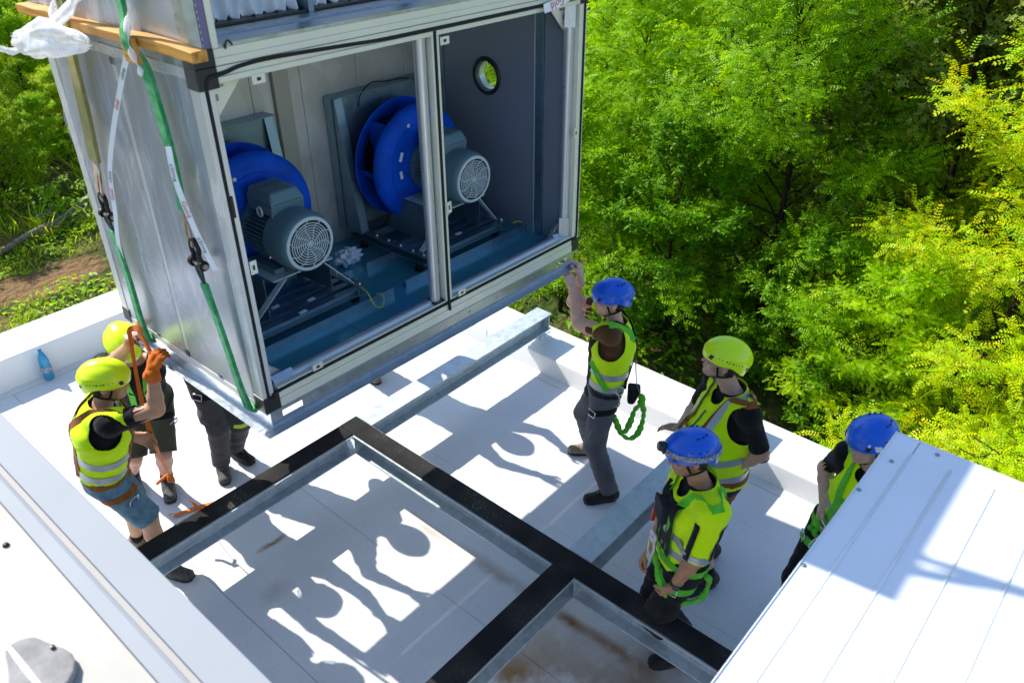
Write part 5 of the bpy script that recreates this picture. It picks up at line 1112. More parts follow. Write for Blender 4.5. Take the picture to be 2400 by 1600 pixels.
    def ring(name, t, wd, m, bvh, axis0=None, axis1=None, r=0.4, n=44, lift=0.003, a0=0, a1=2*math.pi, parent=E, tilt=0.0):
        A0 = pv if axis0 is None else axis0; A1 = nk if axis1 is None else axis1; uu = nrm(A1-A0); ll = nrm(np.cross(uu, f)); ff = np.cross(ll, uu); pts = []; ns = []
        for k in range(n+1):
            a = a0+(a1-a0)*k/n; dd = ff*math.cos(a)+ll*math.sin(a); c_ = A0+(A1-A0)*t+uu*tilt*math.cos(a); p, nn = surf(c_+dd*r, bvh, c_)
            if np.linalg.norm(p-c_) > r*0.98: continue
            pts.append(p+nn*lift-base); ns.append(nn)
        if len(pts) > 3:
            pts = [pts[0]]+[(pts[i-1]+2*pts[i]+pts[i+1])/4 for i in range(1, len(pts)-1)]+[pts[-1]]
            return obj(name, MB().ribbon(pts, ns, wd, 0.0025), m, parent, smooth=True, auto=50)
    def strap(name, pts, wd, m, parent=E, lift=0.004, th=0.003, bvh=None):
        """belt laid along control points (side, front, height fraction) on the clothed torso"""
        P = catmull([tp(*q) for q in pts], 7); S = []; N = []
        for p in P:
            t = np.clip(np.dot(p-pv, u)/T, 0.0, 0.93); c_ = pv+u*t*T; s_, nn = surf(c_+nrm(p-c_)*0.42, bvh or ba, c_); S.append(s_+nn*lift-base); N.append(nn)
        S = [S[0]]+[(S[i-1]+2*S[i]+S[i+1])/4 for i in range(1, len(S)-1)]+[S[-1]]
        return obj(name, MB().ribbon(S, N, wd, th), m, parent, smooth=True, auto=50)
    if O.get('vest'):
        for t in O.get('bands', (0.12, 0.34)): ring("reflective_band", t, 0.05, M_REFL, bv_, parent=E)
        if O.get('vbands'):
            for s_ in (-1, 1): strap("reflective_band", [(s_*0.1, 0.2, 0.36), (s_*0.1, 0.2, 0.6), (s_*0.1, 0.12, 0.85), (s_*0.1, 0.02, 1.02), (s_*0.1, -0.1, 0.9)], 0.045, M_REFL, bvh=bv_, lift=0.003)
    if O.get('vest'): strap('zip', [(0.0, 0.22, 0.0), (0.0, 0.24, 0.25), (0.0, 0.22, 0.55), (0.0, 0.17, 0.76)], 0.013, MATS['grey_workwear'], lift=0.0025, bvh=bv_, th=0.002)
    # --- harness
    hm = O.get('harness')
    if hm:
        for s_ in (-1, 1):
            strap("harness_strap", [(s_*0.10, 0.2, 0.02), (s_*0.085, 0.2, 0.3), (s_*0.075, 0.2, 0.6), (s_*0.085, 0.1, 0.88), (s_*0.09, 0.0, 1.06), (s_*0.06, -0.12, 0.88), (0.0, -0.2, 0.66), (-s_*0.08, -0.2, 0.35), (-s_*0.12, -0.16, 0.05)], 0.045, hm, bvh=bv_, lift=0.005)
        strap("chest_strap", [(0.09, 0.2, 0.55), (0.0, 0.22, 0.545), (-0.09, 0.2, 0.55)], 0.04, O.get('hm2', hm), bvh=bv_, lift=0.007)
        obj("back_pad", MB().obox(tp(0, -0.148*bu, 0.66)-base, l, f, u, 0.035, 0.006, 0.035), M_BLACK, E, bevel=0.003)
        dring = [tp(0.022*math.cos(a), -0.155*bu, 0.68)+u*0.026*math.sin(a)-base for a in np.linspace(0, 2*math.pi, 14)]; obj("d_ring", MB().tube(dring, 0.005, 8), M_STEEL, E, smooth=True)
        ring("belt", -0.02, 0.045, O.get('hm2', hm), ba, n=40)
        for q in 'LR':
            a0, a1 = hp[q], kn[q]; ring("leg_loop", 0.30 if not O.get('lloop') else O['lloop'], 0.045, O.get('hm2', hm), ba, a0, a1, r=0.17, n=30, tilt=0.03)
            p, nn = surf(hp[q]+(kn[q]-hp[q])*0.30+nrm(l*(1 if q == 'L' else -1)*0.7+f*0.7)*0.2, ba, hp[q]+(kn[q]-hp[q])*0.30); tt = nrm(np.cross(nn, u)); w2 = np.cross(nn, tt)
            bk = [p+nn*0.007+tt*x_*0.034+w2*y_*0.024-base for x_, y_ in ((-1, -1), (1, -1), (1, 1), (-1, 1), (-1, -1))]; obj("buckle", MB().tube(bk, 0.005, 6), M_STEEL, E, smooth=True)
    # --- shoes
    for q in 'LR':
        a, t = g['a'+q], g['t'+q]; fl = nrm(V3(t[0]-a[0], t[1]-a[1], 0)); lf = np.cross(V3(0, 0, 1), fl); gz = 0.006+O.get('gz'+q, 0.0); heel = V3(a[0], a[1], gz)-fl*0.045; toe = V3(a[0], a[1], gz)+fl*0.165
        F = Field(np.minimum(heel, toe)-0.12, np.maximum(heel, toe)+V3(0.12, 0.12, 0.24), 0.0075); F.ecap(heel+V3(0, 0, 0.045), heel+fl*0.10+V3(0, 0, 0.05), (0.038, 0.05), (0.043, 0.052), lf, 0.02); F.ecap(heel+fl*0.10+V3(0, 0, 0.04), toe+V3(0, 0, 0.028), (0.046, 0.045), (0.046, 0.036), lf, 0.03); F.cap(heel+fl*0.035+V3(0, 0, 0.06), V3(a[0], a[1], 0.115), 0.05, 0.048, 0.03)
        sl, P = F.block(F.lo, F.lo+F.h*F.n); F.F = np.maximum(F.F, (gz+0.02-P[..., 2][:F.n[0], :F.n[1], :F.n[2]]).astype(np.float32)); V, Q = F.mesh(1)
        so = link("shoe", np_mesh("shoe", V-base, Q), E); so.data.materials.append(M_SHOE[O.get('shoe', 'black')] if 'shoe'+q not in O else M_SHOE[O['shoe'+q]])
        out = []; 
        for x_, w2 in ((-0.052, 0.022), (-0.045, 0.034), (-0.01, 0.041), (0.04, 0.040), (0.09, 0.047), (0.14, 0.050), (0.175, 0.043), (0.198, 0.024)): out.append((x_, w2))
        pr = [(x_, w2) for x_, w2 in out]+[(x_, -w2) for x_, w2 in out[::-1]]; c0 = V3(a[0], a[1], 0)
        obj("sole", MB().prism(pr[::-1], c0+V3(0, 0, gz-0.002)-base, c0+V3(0, 0, gz+0.024)-base, fl, lf), M_SOLE, so, bevel=0.006, seg=2)
        for k in range(4):
            c_ = c0+fl*(0.035+0.026*k)+V3(0, 0, gz+0.118-0.016*k); obj("lace", MB().tube([c_-lf*0.026-V3(0, 0, 0.012)-base, c_+fl*0.006-base, c_+lf*0.026-V3(0, 0, 0.012)-base], 0.0035, 5), M_SOCK if k % 2 else MATS["cream_sheet"], so)
        if short: obj("sock", MB().tube([g['a'+q]-V3(0, 0, 0.01)-base, g['a'+q]+nrm(kn[q]-g['a'+q])*O.get('sock', 0.07)-base], [0.048, 0.046], 16), M_SOCK, E, smooth=True)
    # --- helmet and chin strap
    hc = hd+hu*0.040-hf*0.008; helmet(hc, hf+hu*O.get('htilt', 0.0), hu, M_HYEL if O['hat'] == 'y' else M_HBLUE, E, base, O.get('hkind', 0))
    for s_ in (-1, 1):
        chin = hd-hu*0.118+hf*0.045; jaw = hd+hl*s_*0.066-hu*0.078+hf*0.012
        for st_ in (hd+hl*s_*0.088+hf*0.045-hu*0.002, hd+hl*s_*0.084-hf*0.065-hu*0.03):
            P = catmull([st_, (st_+jaw)/2+hl*s_*0.008, jaw], 5); obj("chin_strap", MB().ribbon([p-base for p in P], [hl*s_]*len(P), 0.014, 0.003), M_HARB, E)
        P = catmull([jaw, hd+hl*s_*0.04-hu*0.108+hf*0.035, chin], 5); obj("chin_strap", MB().ribbon([p-base for p in P], [hl*s_-hu]*len(P), 0.014, 0.003), M_HARB, E)
    # --- gloves
    for q in O.get('glove', ''):
        HV, HQ = hand_mesh(g['w'+q], g['d'+q], g['n'+q], 1 if q == 'L' else -1, O.get('curl'+q, 0.5), gl=1.16); go_ = link("glove", np_mesh("glove", HV-base, HQ), E); go_.data.materials.append(M_GLOVE)
        obj("glove_cuff", MB().tube([g['w'+q]-nrm(g['w'+q]-el[q])*0.075-base, g['w'+q]-base], [0.045, 0.037], 18), M_GLOVE, go_, smooth=True)
    return dict(E=E, base=base, u=u, f=f, l=l, tp=tp, ba=ba, bv=bv_, sh=sh, el=el, hp=hp, kn=kn, ring=ring, strap=strap, surf=surf, g=g)
LF, RT, TC, AWY = V3(-.656, .755, 0), V3(.656, -.755, 0), V3(-.755, -.656, 0), V3(.755, .656, 0)
UP = V3(0, 0, 1)
def pt(x, y, z): return V3(x, y, z)
def lanyard(pts, r, parent, base, name="elastic_lanyard", seg=14, fz=55):
    P = catmull(pts, seg); s_ = np.cumsum([0]+[np.linalg.norm(P[i+1]-P[i]) for i in range(len(P)-1)])
    rr = [r*(0.72+0.34*abs(math.sin(fz*q))+0.22*math.sin(fz*0.43*q+1)) for q in s_]; return obj(name, MB().tube([p-base for p in P], rr, 9), M_HARG, parent, smooth=True)
def carabiner(c, ax, ay, sx, sy, parent, base, m=None, r=0.0055):
    c, ax, ay = np.asarray(c, float), nrm(ax), nrm(ay); P = [c+ax*sx*math.copysign(abs(math.cos(a))**0.75, math.cos(a))+ay*sy*math.sin(a)*(1+0.2*math.cos(a))-base for a in np.linspace(0, 2*math.pi, 22)]; return obj("carabiner", MB().tube(P, r, 8), m or M_STEEL, parent, smooth=True)
# worker 4: blue helmet, reaching up to the unit's near right corner
A = person("man in blue helmet and brown shirt reaching both arms up to the unit's right corner",
    dict(pelvis=(4.135, 2.665, 0.91), neck=(4.165, 2.635, 1.43), head=(4.118, 2.668, 1.615), f=LF+0.12*AWY, hf=LF+0.1*TC+UP*0.05, hu=UP+0.1*LF,
         wL=(4.075, 2.975, 1.625), wR=(4.185, 2.985, 1.66), eL=(4.0, 2.75, 1.30), eR=(4.28, 2.9, 1.35), dL=(0.15, 0.55, 0.85), nL=(0.1, 0.9, -0.6), dR=(0.35, 0.45, 0.9), nR=(-0.4, 0.8, -0.4),
         aL=(3.951, 2.445, 0.09), tL=(3.80, 2.573, 0.04), aR=(4.306, 2.866, 0.09), tR=(4.206, 2.99, 0.04), kL=(3.93, 2.60, 0.5), kR=(4.15, 2.95, 0.45)),
    dict(hat='b', hkind=1, shirt=M_BROWN, vest=True, trousers=M_GREYT, cargo=True, harness=M_HARB, hm2=M_HARB, sleeve=0.34, shoe='black', shoeR='tan', curlL=0.75, curlR=0.8, tone=(0.74, 0.44, 0.32), bands=(0.10, 0.30), hem=-0.02))
b, tp, E_ = A['base'], A['tp'], A['E']
obj("tool_pouch", MB().hexa([tuple(tp(0.09+sx*0.055*w_, -0.165+fy, h_)-b) for h_, w_, fys in ((-0.16, 0.8, (-0.05, 0.0)), (0.10, 1.1, (-0.085, 0.015))) for sx, fy in ((-1, fys[0]), (1, fys[0]), (1, fys[1]), (-1, fys[1]))]), M_HARB, E_, bevel=0.02, seg=3)
obj("lanyard_webbing", MB().ribbon(catmull([tp(0.02, -0.155, 0.66)-b, tp(0.07, -0.175, 0.45)-b, tp(0.12, -0.20, 0.22)-b, tp(0.15, -0.24, 0.06)-b], 6), [-A['f']]*19, 0.034, 0.006), mat("grey_webbing", (0.14, 0.17, 0.17), 0.8), E_, smooth=True)
top = tp(0.15, -0.245, 0.06)
lanyard([top, top-UP*0.06-A['f']*0.02, top-UP*0.14+A['f']*0.03, top-UP*0.24+A['f']*0.05, top-UP*0.33+A['f']*0.075, top-UP*0.36+A['f']*0.09], 0.021, E_, b)
lanyard([top-UP*0.05, top-UP*0.14-A['f']*0.035, top-UP*0.27-A['f']*0.03, top-UP*0.37+A['f']*0.00, top-UP*0.415+A['f']*0.055, top-UP*0.37+A['f']*0.115, top-UP*0.28+A['f']*0.155, top-UP*0.22+A['f']*0.175], 0.021, E_, b)
for s_ in (-1, 1): A['strap']("shoulder_strap", [(s_*0.085, 0.13, 0.84), (s_*0.09, 0.03, 1.0), (s_*0.085, -0.08, 0.97), (s_*0.05, -0.14, 0.8)], 0.047, M_HARG, lift=0.008, bvh=A["bv"])
A['strap']("side_strap", [(0.19, 0.0, 0.10), (0.18, 0.08, 0.28), (0.13, 0.17, 0.45)], 0.042, M_HARG, lift=0.009, bvh=A["bv"])
carabiner(tp(0.17, -0.02, 0.0)-UP*0.03-A['f']*0.05, UP*0.9+A['f']*0.2, A['f'], 0.062, 0.03, E_, b); carabiner(tp(0.16, -0.09, 0.09), UP, A['f'], 0.035, 0.028, E_, b)
# worker 5: big man in yellow helmet looking up at the unit
A = person("big man in yellow helmet, yellow vest and black shirt looking up at the unit",
    dict(pelvis=(3.90, 1.60, 0.90), neck=(3.905, 1.60, 1.50), head=(3.835, 1.665, 1.695), f=LF+0.30*TC, hf=LF+0.12*AWY+UP*0.30, hu=UP-0.25*LF,
         wL=(3.79, 1.50, 0.96), wR=(3.765, 1.85, 1.13), eL=(3.84, 1.36, 1.14), eR=(4.05, 1.9, 1.10), dL=(-0.25, 0.35, -0.9), nL=(0.6, 0.5, 0.1), dR=(-0.6, 0.55, 0.25), nR=(-0.3, -0.6, -0.5),
         aL=(3.71, 1.45, 0.09), tL=(3.56, 1.52, 0.04), aR=(3.95, 1.57, 0.09), tR=(3.80, 1.65, 0.04)),
    dict(hat='y', hkind=0, shirt=M_BTEE, sleeve=0.86, vest=True, vbands=True, trousers=M_NAVY, short=1, harness=M_HARO, shoe='black', bulk=1.22, belly=True, wS=0.195, curlL=0.35, curlR=0.3, tone=(0.60, 0.35, 0.26), bands=(0.06, 0.33), hem=0.06, sock=0.10))
# worker 6: blue helmet with head torch, yellow jacket with black sides, watch, holding a green lanyard
A = person("man in blue helmet with head torch and yellow jacket holding a lanyard",
    dict(pelvis=(3.13, 1.40, 0.87), neck=(3.158, 1.372, 1.40), head=(3.098, 1.436, 1.572), f=LF+0.18*TC, hf=LF+0.1*TC-UP*0.06, hu=UP+0.1*LF-0.08*TC,
         wL=(2.945, 1.345, 0.755), wR=(3.10, 1.60, 0.74), eL=(2.90, 1.18, 1.05), eR=(3.30, 1.62, 0.95), dL=(-0.3, 0.45, -0.85), nL=(0.45, 0.75, 0.2), dR=(-0.5, 0.3, -0.75), nR=(0.3, -0.7, 0.1),
         aL=(3.065, 1.285, 0.09), tL=(2.98, 1.36, 0.04), aR=(3.22, 1.36, 0.09), tR=(3.14, 1.45, 0.04)),
    dict(hat='b', hkind=2, shirt=M_BTEE, vest=True, jacket=True, trousers=M_BLKT, cargo=True, harness=M_HARG, shoe='black', curlL=0.95, curlR=0.6, tone=(0.48, 0.24, 0.14), bands=(0.16, 0.38), hem=0.07, wS=0.175, bulk=1.02))
b, tp, E_, g = A['base'], A['tp'], A['E'], A['g']
for s_ in (-1, 1):      # black side inserts and sleeve seams of the jacket
    A['strap']("jacket_insert", [(s_*0.12, -0.2, 0.05), (s_*0.12, -0.2, 0.35), (s_*0.12, -0.2, 0.62), (s_*0.11, -0.2, 0.84)], 0.045, M_BLKT, lift=0.002, bvh=A['bv'])
    q = 'L' if s_ > 0 else 'R'; sa, sb = A['sh'][q], A['el'][q]
    A['ring']("sleeve_band", 0.86, 0.032, M_REFL, A['bv'], sa, sb, r=0.14, n=26); A['ring']("sleeve_cuff", 0.95, 0.03, M_BLKT, A['bv'], sa, sb, r=0.14, n=26)
    for dr in (LF*0.16+TC*0.10, RT*0.15+TC*0.12):
        S = [A['surf'](sa+(sb-sa)*t+dr, A['bv'], sa+(sb-sa)*t) for t in np.linspace(0.12, 0.95, 9)]
        obj("jacket_insert", MB().ribbon([p+n_*0.003-b for p, n_ in S], [n_ for p, n_ in S], 0.036, 0.003), M_BLKT, E_, smooth=True)
A['strap']("chest_panel", [(0.0, 0.22, 0.08), (0.0, 0.22, 0.3), (0.0, 0.22, 0.6), (0.0, 0.18, 0.84)], 0.19, M_BTEE, lift=0.002, bvh=A['bv'])
obj("chest_pouch", MB().obox(tp(-0.02, 0.175, 0.58)-b, A['l'], A['f'], A['u'], 0.06, 0.035, 0.07), cloth("dark_blue_pouch", (0.018, 0.022, 0.035)), E_, bevel=0.018, seg=3)
obj("pouch_flap", MB().obox(tp(-0.02, 0.205, 0.67)-b, A['l'], A['f']+0.4*A['u'], A['u'], 0.062, 0.012, 0.03), cloth("dark_blue_pouch", (0.018, 0.022, 0.035)), E_, bevel=0.008)
obj("red_tab", MB().obox(tp(-0.075, 0.20, 0.42)-b, A['l'], A['f'], A['u'], 0.008, 0.012, 0.05), mat("red_tool", (0.6, 0.03, 0.01), 0.4), E_, bevel=0.003)
wd = nrm(g['wL']-A['el']['L']); pw = g['wL']-wd*0.035; side_ = nrm(np.cross(wd, UP)); 
wt = obj("watch_strap", MB().lathe([(0.033, -0.012), (0.036, -0.01), (0.036, 0.01), (0.033, 0.012)], pw-b, wd, 24, close=True), M_BLACK, E_, smooth=True, auto=40)
dn = nrm(TC+0.5*UP); dn = nrm(dn-wd*np.dot(dn, wd)); obj("watch_case", MB().lathe([(0.0001, 0.011), (0.016, 0.011), (0.019, 0.008), (0.019, 0.0)], pw+dn*0.033-b, dn, 20), mat("watch_face", (0.09, 0.1, 0.11), 0.25, 0.5), wt, smooth=True, auto=40)
h0 = g['wL']+nrm(g['dL'])*0.08
lanyard([tp(0.03, 0.20, 0.06), h0+LF*0.045+UP*0.12, h0+LF*0.02+UP*0.05, h0, h0+RT*0.07-UP*0.055+TC*0.01, h0+RT*0.15-UP*0.05+TC*0.02, h0+RT*0.215+UP*0.0+TC*0.02, h0+RT*0.24+UP*0.10, tp(0.2, -0.06, -0.03)], 0.017, E_, b, fz=110)
M_HOOK = mat("white_metal_hook", (0.66, 0.62, 0.58), 0.35, 0.4)
ch = tp(0.03, 0.225, 0.12); carabiner(ch, A['u'], A['l'], 0.075, 0.035, E_, b, M_HOOK, 0.0085); carabiner(ch+A['u']*0.085, A['u'], A['l'], 0.028, 0.026, E_, b, M_HOOK, 0.011); obj("hook_gate", MB().obox(ch-A['u']*0.06-b, A['u'], A['l'], A['f'], 0.03, 0.028, 0.01), M_HOOK, E_, bevel=0.008)
# worker 7: behind the white panel at the right
A = person("young man in blue helmet with white sticker, half hidden behind the white panel",
    dict(pelvis=(3.865, 0.760, 0.900), neck=(3.880, 0.695, 1.420), head=(3.790, 0.750, 1.600), f=LF*0.8+TC*0.6, hf=LF+0.45*TC, hu=UP+0.05*LF,
         wL=(3.695, 0.600, 1.050), wR=(3.800, 0.885, 1.030), eL=(3.865, 0.460, 1.150), eR=(3.985, 0.960, 1.150), dL=(-0.3, 0.3, -0.8), nL=(0, 0.8, -0.2), dR=(-0.5, -0.1, -0.85), nR=(0.1, -0.8, 0.2),
         aL=(3.835, 0.620, 0.090), tL=(3.675, 0.680, 0.040), aR=(3.735, 0.910, 0.090), tR=(3.575, 0.960, 0.040)),
    dict(hat='b', hkind=3, shirt=M_BTEE, sleeve=0.5, vest=True, trousers=M_BLKT, harness=M_HARG, shoe='black', curlL=0.5, curlR=0.55, tone=(0.62, 0.37, 0.27), bands=(0.08, 0.32), wS=0.17, bulk=0.95))
b, tp, E_, g = A['base'], A['tp'], A['E'], A['g']
carabiner(g['wR']+nrm(g['dR'])*0.1+V3(-0.03, -0.05, 0.02), UP*0.8+LF*0.5, TC, 0.06, 0.028, E_, b); carabiner(g['wR']+nrm(g['dR'])*0.12+V3(-0.06, -0.03, -0.06), UP*0.6-LF*0.6, TC, 0.055, 0.026, E_, b)
lanyard([tp(-0.1, 0.2, 0.1), g['wR']+V3(-0.02, -0.03, -0.08), g['wR']+V3(-0.05, 0.0, -0.17), g['wR']+V3(-0.02, -0.08, -0.22), tp(-0.15, 0.12, -0.12)], 0.02, E_, b)
# worker 1: at the left, back to the grey slab
A = person("man in yellow helmet and denim shorts gripping the left rail with an orange glove",
    dict(pelvis=(1.245, 4.555, 0.925), neck=(1.325, 4.45, 1.43), head=(1.392, 4.435, 1.56), f=RT*0.8+AWY*0.35, hf=RT+0.2*AWY-UP*0.05, hu=UP+0.12*RT,
         wL=(1.50, 4.60, 0.99), wR=(1.545, 4.10, 1.735), eL=(1.40, 4.85, 1.08), eR=(1.46, 4.10, 1.40), dL=(0.6, -0.3, -0.6), nL=(-0.3, -0.8, 0), dR=(0.55, -0.15, 0.8), nR=(0.7, 0.3, -0.4),
         aR=(1.345, 4.33, 0.09), tR=(1.38, 4.26, 0.04), aL=(1.335, 4.70, 0.09), tL=(1.40, 4.65, 0.04), kR=(1.38, 4.36, 0.5), kL=(1.36, 4.62, 0.45)),
    dict(hat='y', hkind=0, shirt=M_BTEE, sleeve=0.6, vest=True, trousers=M_DENIM, short=1, harness=M_HARO, hm2=M_HARO, shoe='grey', shoeL='tan', curlL=0.4, curlR=0.75, glove='R', tone=(0.56, 0.30, 0.18), bands=(0.10, 0.32), hem=0.0, bulk=1.05))
# worker 2: behind him, black shirt and olive shorts
A = person("man in yellow helmet, black shirt and olive shorts bending in under the unit's left corner",
    dict(pelvis=(1.845, 5.20, 0.83), neck=(1.775, 5.0, 1.30), head=(1.725, 4.90, 1.46), f=TC*0.75+RT*0.25-UP*0.3, hf=TC*0.6+RT*0.5-UP*0.45, hu=UP+TC*0.35,
         wL=(1.88, 4.63, 1.67), wR=(1.60, 4.50, 1.70), eL=(1.93, 4.8, 1.35), eR=(1.48, 4.72, 1.40), dL=(0.05, -0.4, 0.9), nL=(0.1, -0.9, -0.3), dR=(0.15, -0.5, 0.85), nR=(0.2, -0.8, -0.4),
         aR=(1.645, 5.36, 0.09), tR=(1.621, 5.28, 0.04), aL=(1.80, 5.12, 0.09), tL=(1.722, 4.96, 0.04), kR=(1.62, 5.1, 0.45), kL=(1.74, 4.88, 0.5)),
    dict(hat='y', hkind=0, shirt=M_BTEE, sleeve=0.55, trousers=M_OLIVE, short=1, harness=M_HARG, hm2=M_HARB, shoe='grey', curlL=0.7, curlR=0.7, tone=(0.56, 0.30, 0.21), bulk=1.08, sock=0.12))
# worker 3: only the legs show under the unit
A = person("man in dark grey work trousers behind the unit, only legs showing below it",
    dict(pelvis=(2.31, 5.03, 0.90), neck=(2.41, 5.03, 1.44), head=(2.45, 4.99, 1.61), f=(-0.25, -0.97, 0), hf=(-0.2, -0.95, 0.1), hu=UP,
         wL=(2.68, 4.90, 1.02), wR=(2.14, 4.66, 1.69), eL=(2.72, 5.1, 1.2), eR=(2.15, 4.95, 1.40), dL=(0, -0.4, -0.9), nL=(0, -0.9, -0.3), dR=(0, -0.4, 0.9), nR=(0, -0.9, -0.3),
         aR=(2.19, 4.98, 0.09), tR=(2.125, 4.85, 0.04), aL=(2.36, 5.05, 0.09), tL=(2.38, 4.91, 0.04), kR=(2.18, 4.8, 0.48), kL=(2.36, 4.82, 0.48)),
    dict(hat='y', hkind=0, shirt=M_BTEE, vest=True, trousers=M_DKT, cargo=True, harness=M_HARO, hm2=M_HARB, shoe='grey', shoeL='black', curlL=0.7, curlR=0.7, bulk=1.0))
A['ring']("knee_tape", 0.86, 0.03, mat("lime_tape", (0.55, 0.75, 0.05), 0.6), A['ba'], A['hp']['L'], A['kn']['L'], r=0.16, n=26, tilt=0.07, parent=A['E'])
# worker 8: hidden behind the unit but for one shoe
A = person("man hidden behind the unit, only one shoe showing below",
    dict(pelvis=(3.80, 5.22, 0.88), neck=(3.79, 5.16, 1.43), head=(3.78, 5.10, 1.60), f=(-0.15, -0.98, 0), hf=(-0.2, -0.95, 0.1), hu=UP,
         wL=(3.98, 4.72, 1.68), wR=(3.62, 4.72, 1.68), eL=(4.1, 4.95, 1.35), eR=(3.5, 4.95, 1.35), dL=(0, -0.4, 0.9), nL=(0, -0.9, -0.3), dR=(0, -0.4, 0.9), nR=(0, -0.9, -0.3),
         aR=(3.81, 5.12, 0.09), tR=(3.80, 4.98, 0.04), aL=(3.95, 5.28, 0.09), tL=(3.95, 5.13, 0.04)),
    dict(hat='y', hkind=0, shirt=M_BTEE, vest=True, trousers=M_DKT, shoe='tan', curlL=0.7, curlR=0.7))
# ------------------------------------------------------------------ terrain beyond the building, wood and bank
def gz(x, y):
    x, y = np.asarray(x, float), np.asarray(y, float)
    d = np.maximum(0, np.maximum(x-8.0, (y-11.0)*1.0))
    return -3.5+0.085*d+0.0009*d*d*0.5+0.10*np.sin(x*0.9+1.3*np.sin(y*0.5))*np.sin(y*0.8)+0.05*np.sin(x*2.3)*np.cos(y*1.9)
nx, ny = 130, 130
gx = np.concatenate([np.linspace(-40, -2, 20), np.linspace(-1.5, 24, 80), np.linspace(25, 120, 30)]); gy = np.concatenate([np.linspace(-60, -6, 25), np.linspace(-5, 26, 75), np.linspace(27, 130, 30)])
X, Y = np.meshgrid(gx, gy, indexing='ij'); i = np.arange(nx*ny).reshape(nx, ny)
me = np_mesh("ground", np.stack([X, Y, gz(X, Y)], -1).reshape(-1, 3), np.stack([i[:-1, :-1], i[1:, :-1], i[1:, 1:], i[:-1, 1:]], -1).reshape(-1, 4))
m = bpy.data.materials.new("bank_soil"); m.use_nodes = True; n = m.node_tree.nodes; l = m.node_tree.links; b = n["Principled BSDF"]; b.inputs["Roughness"].default_value = 0.95; b.inputs["Specular IOR Level"].default_value = 0.15
ge = n.new("ShaderNodeNewGeometry"); nz = n.new("ShaderNodeTexNoise"); nz.inputs["Scale"].default_value = 0.9; nz.inputs["Detail"].default_value = 9; nz.inputs["Roughness"].default_value = 0.68; l.new(ge.outputs["Position"], nz.inputs["Vector"])
r = n.new("ShaderNodeValToRGB"); e = r.color_ramp.elements; e[0].position = 0.47; e[0].color = (0.045, 0.07, 0.012, 1); e[1].position = 0.66; e[1].color = (0.30, 0.15, 0.065, 1); k = e.new(0.57); k.color = (0.13, 0.11, 0.04, 1); k = e.new(0.82); k.color = (0.42, 0.25, 0.13, 1)
l.new(nz.outputs["Fac"], r.inputs[0]); cur = r.outputs[0]
for (x, y, hx, hy) in ((4.5, 15.9, 1.25, 0.7), (3.7, 12.9, 0.9, 0.6)):
    s_ = n.new("ShaderNodeVectorMath"); s_.operation = 'SUBTRACT'; s_.inputs[1].default_value = (x, y, 0); l.new(ge.outputs["Position"], s_.inputs[0])
    d_ = n.new("ShaderNodeVectorMath"); d_.operation = 'DIVIDE'; d_.inputs[1].default_value = (hx, hy, 1000); l.new(s_.outputs[0], d_.inputs[0])
    ln = n.new("ShaderNodeVectorMath"); ln.operation = 'LENGTH'; l.new(d_.outputs[0], ln.inputs[0])
    ad = n.new("ShaderNodeMath"); ad.operation = 'ADD'; l.new(ln.outputs["Value"], ad.inputs[0]); l.new(nz.outputs["Fac"], ad.inputs[1])
    mr = n.new("ShaderNodeMapRange"); mr.inputs[1].default_value = 1.5; mr.inputs[2].default_value = 1.3; l.new(ad.outputs[0], mr.inputs[0])
    mx = n.new("ShaderNodeMix"); mx.data_type = 'RGBA'; mx.inputs[7].default_value = (0.19, 0.115, 0.055, 1); l.new(mr.outputs[0], mx.inputs[0]); l.new(cur, mx.inputs[6]); cur = mx.outputs[2]
l.new(cur, b.inputs["Base Color"])
bp = n.new("ShaderNodeBump"); nf = n.new("ShaderNodeTexNoise"); nf.inputs["Scale"].default_value = 7; nf.inputs["Detail"].default_value = 8; l.new(ge.outputs["Position"], nf.inputs["Vector"]); bp.inputs["Strength"].default_value = 1.0; bp.inputs["Distance"].default_value = 0.15; l.new(nf.outputs["Fac"], bp.inputs["Height"]); l.new(bp.outputs[0], b.inputs["Normal"])
me.materials.append(m); link("ground", me, kind="structure")

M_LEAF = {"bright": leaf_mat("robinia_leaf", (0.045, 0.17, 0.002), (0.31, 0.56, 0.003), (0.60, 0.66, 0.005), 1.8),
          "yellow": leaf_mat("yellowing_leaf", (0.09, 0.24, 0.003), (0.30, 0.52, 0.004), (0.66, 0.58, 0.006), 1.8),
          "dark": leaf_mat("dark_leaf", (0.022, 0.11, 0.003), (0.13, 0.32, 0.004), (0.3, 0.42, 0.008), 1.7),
          "pale": leaf_mat("maple_leaf", (0.08, 0.16, 0.02), (0.25, 0.34, 0.06), (0.42, 0.34, 0.06), 1.6)}
M_BARK = mat("bark", (0.06, 0.045, 0.03), rough=0.95, var=(8, 0.5), bump=(30, 0.9), spec=0.1)

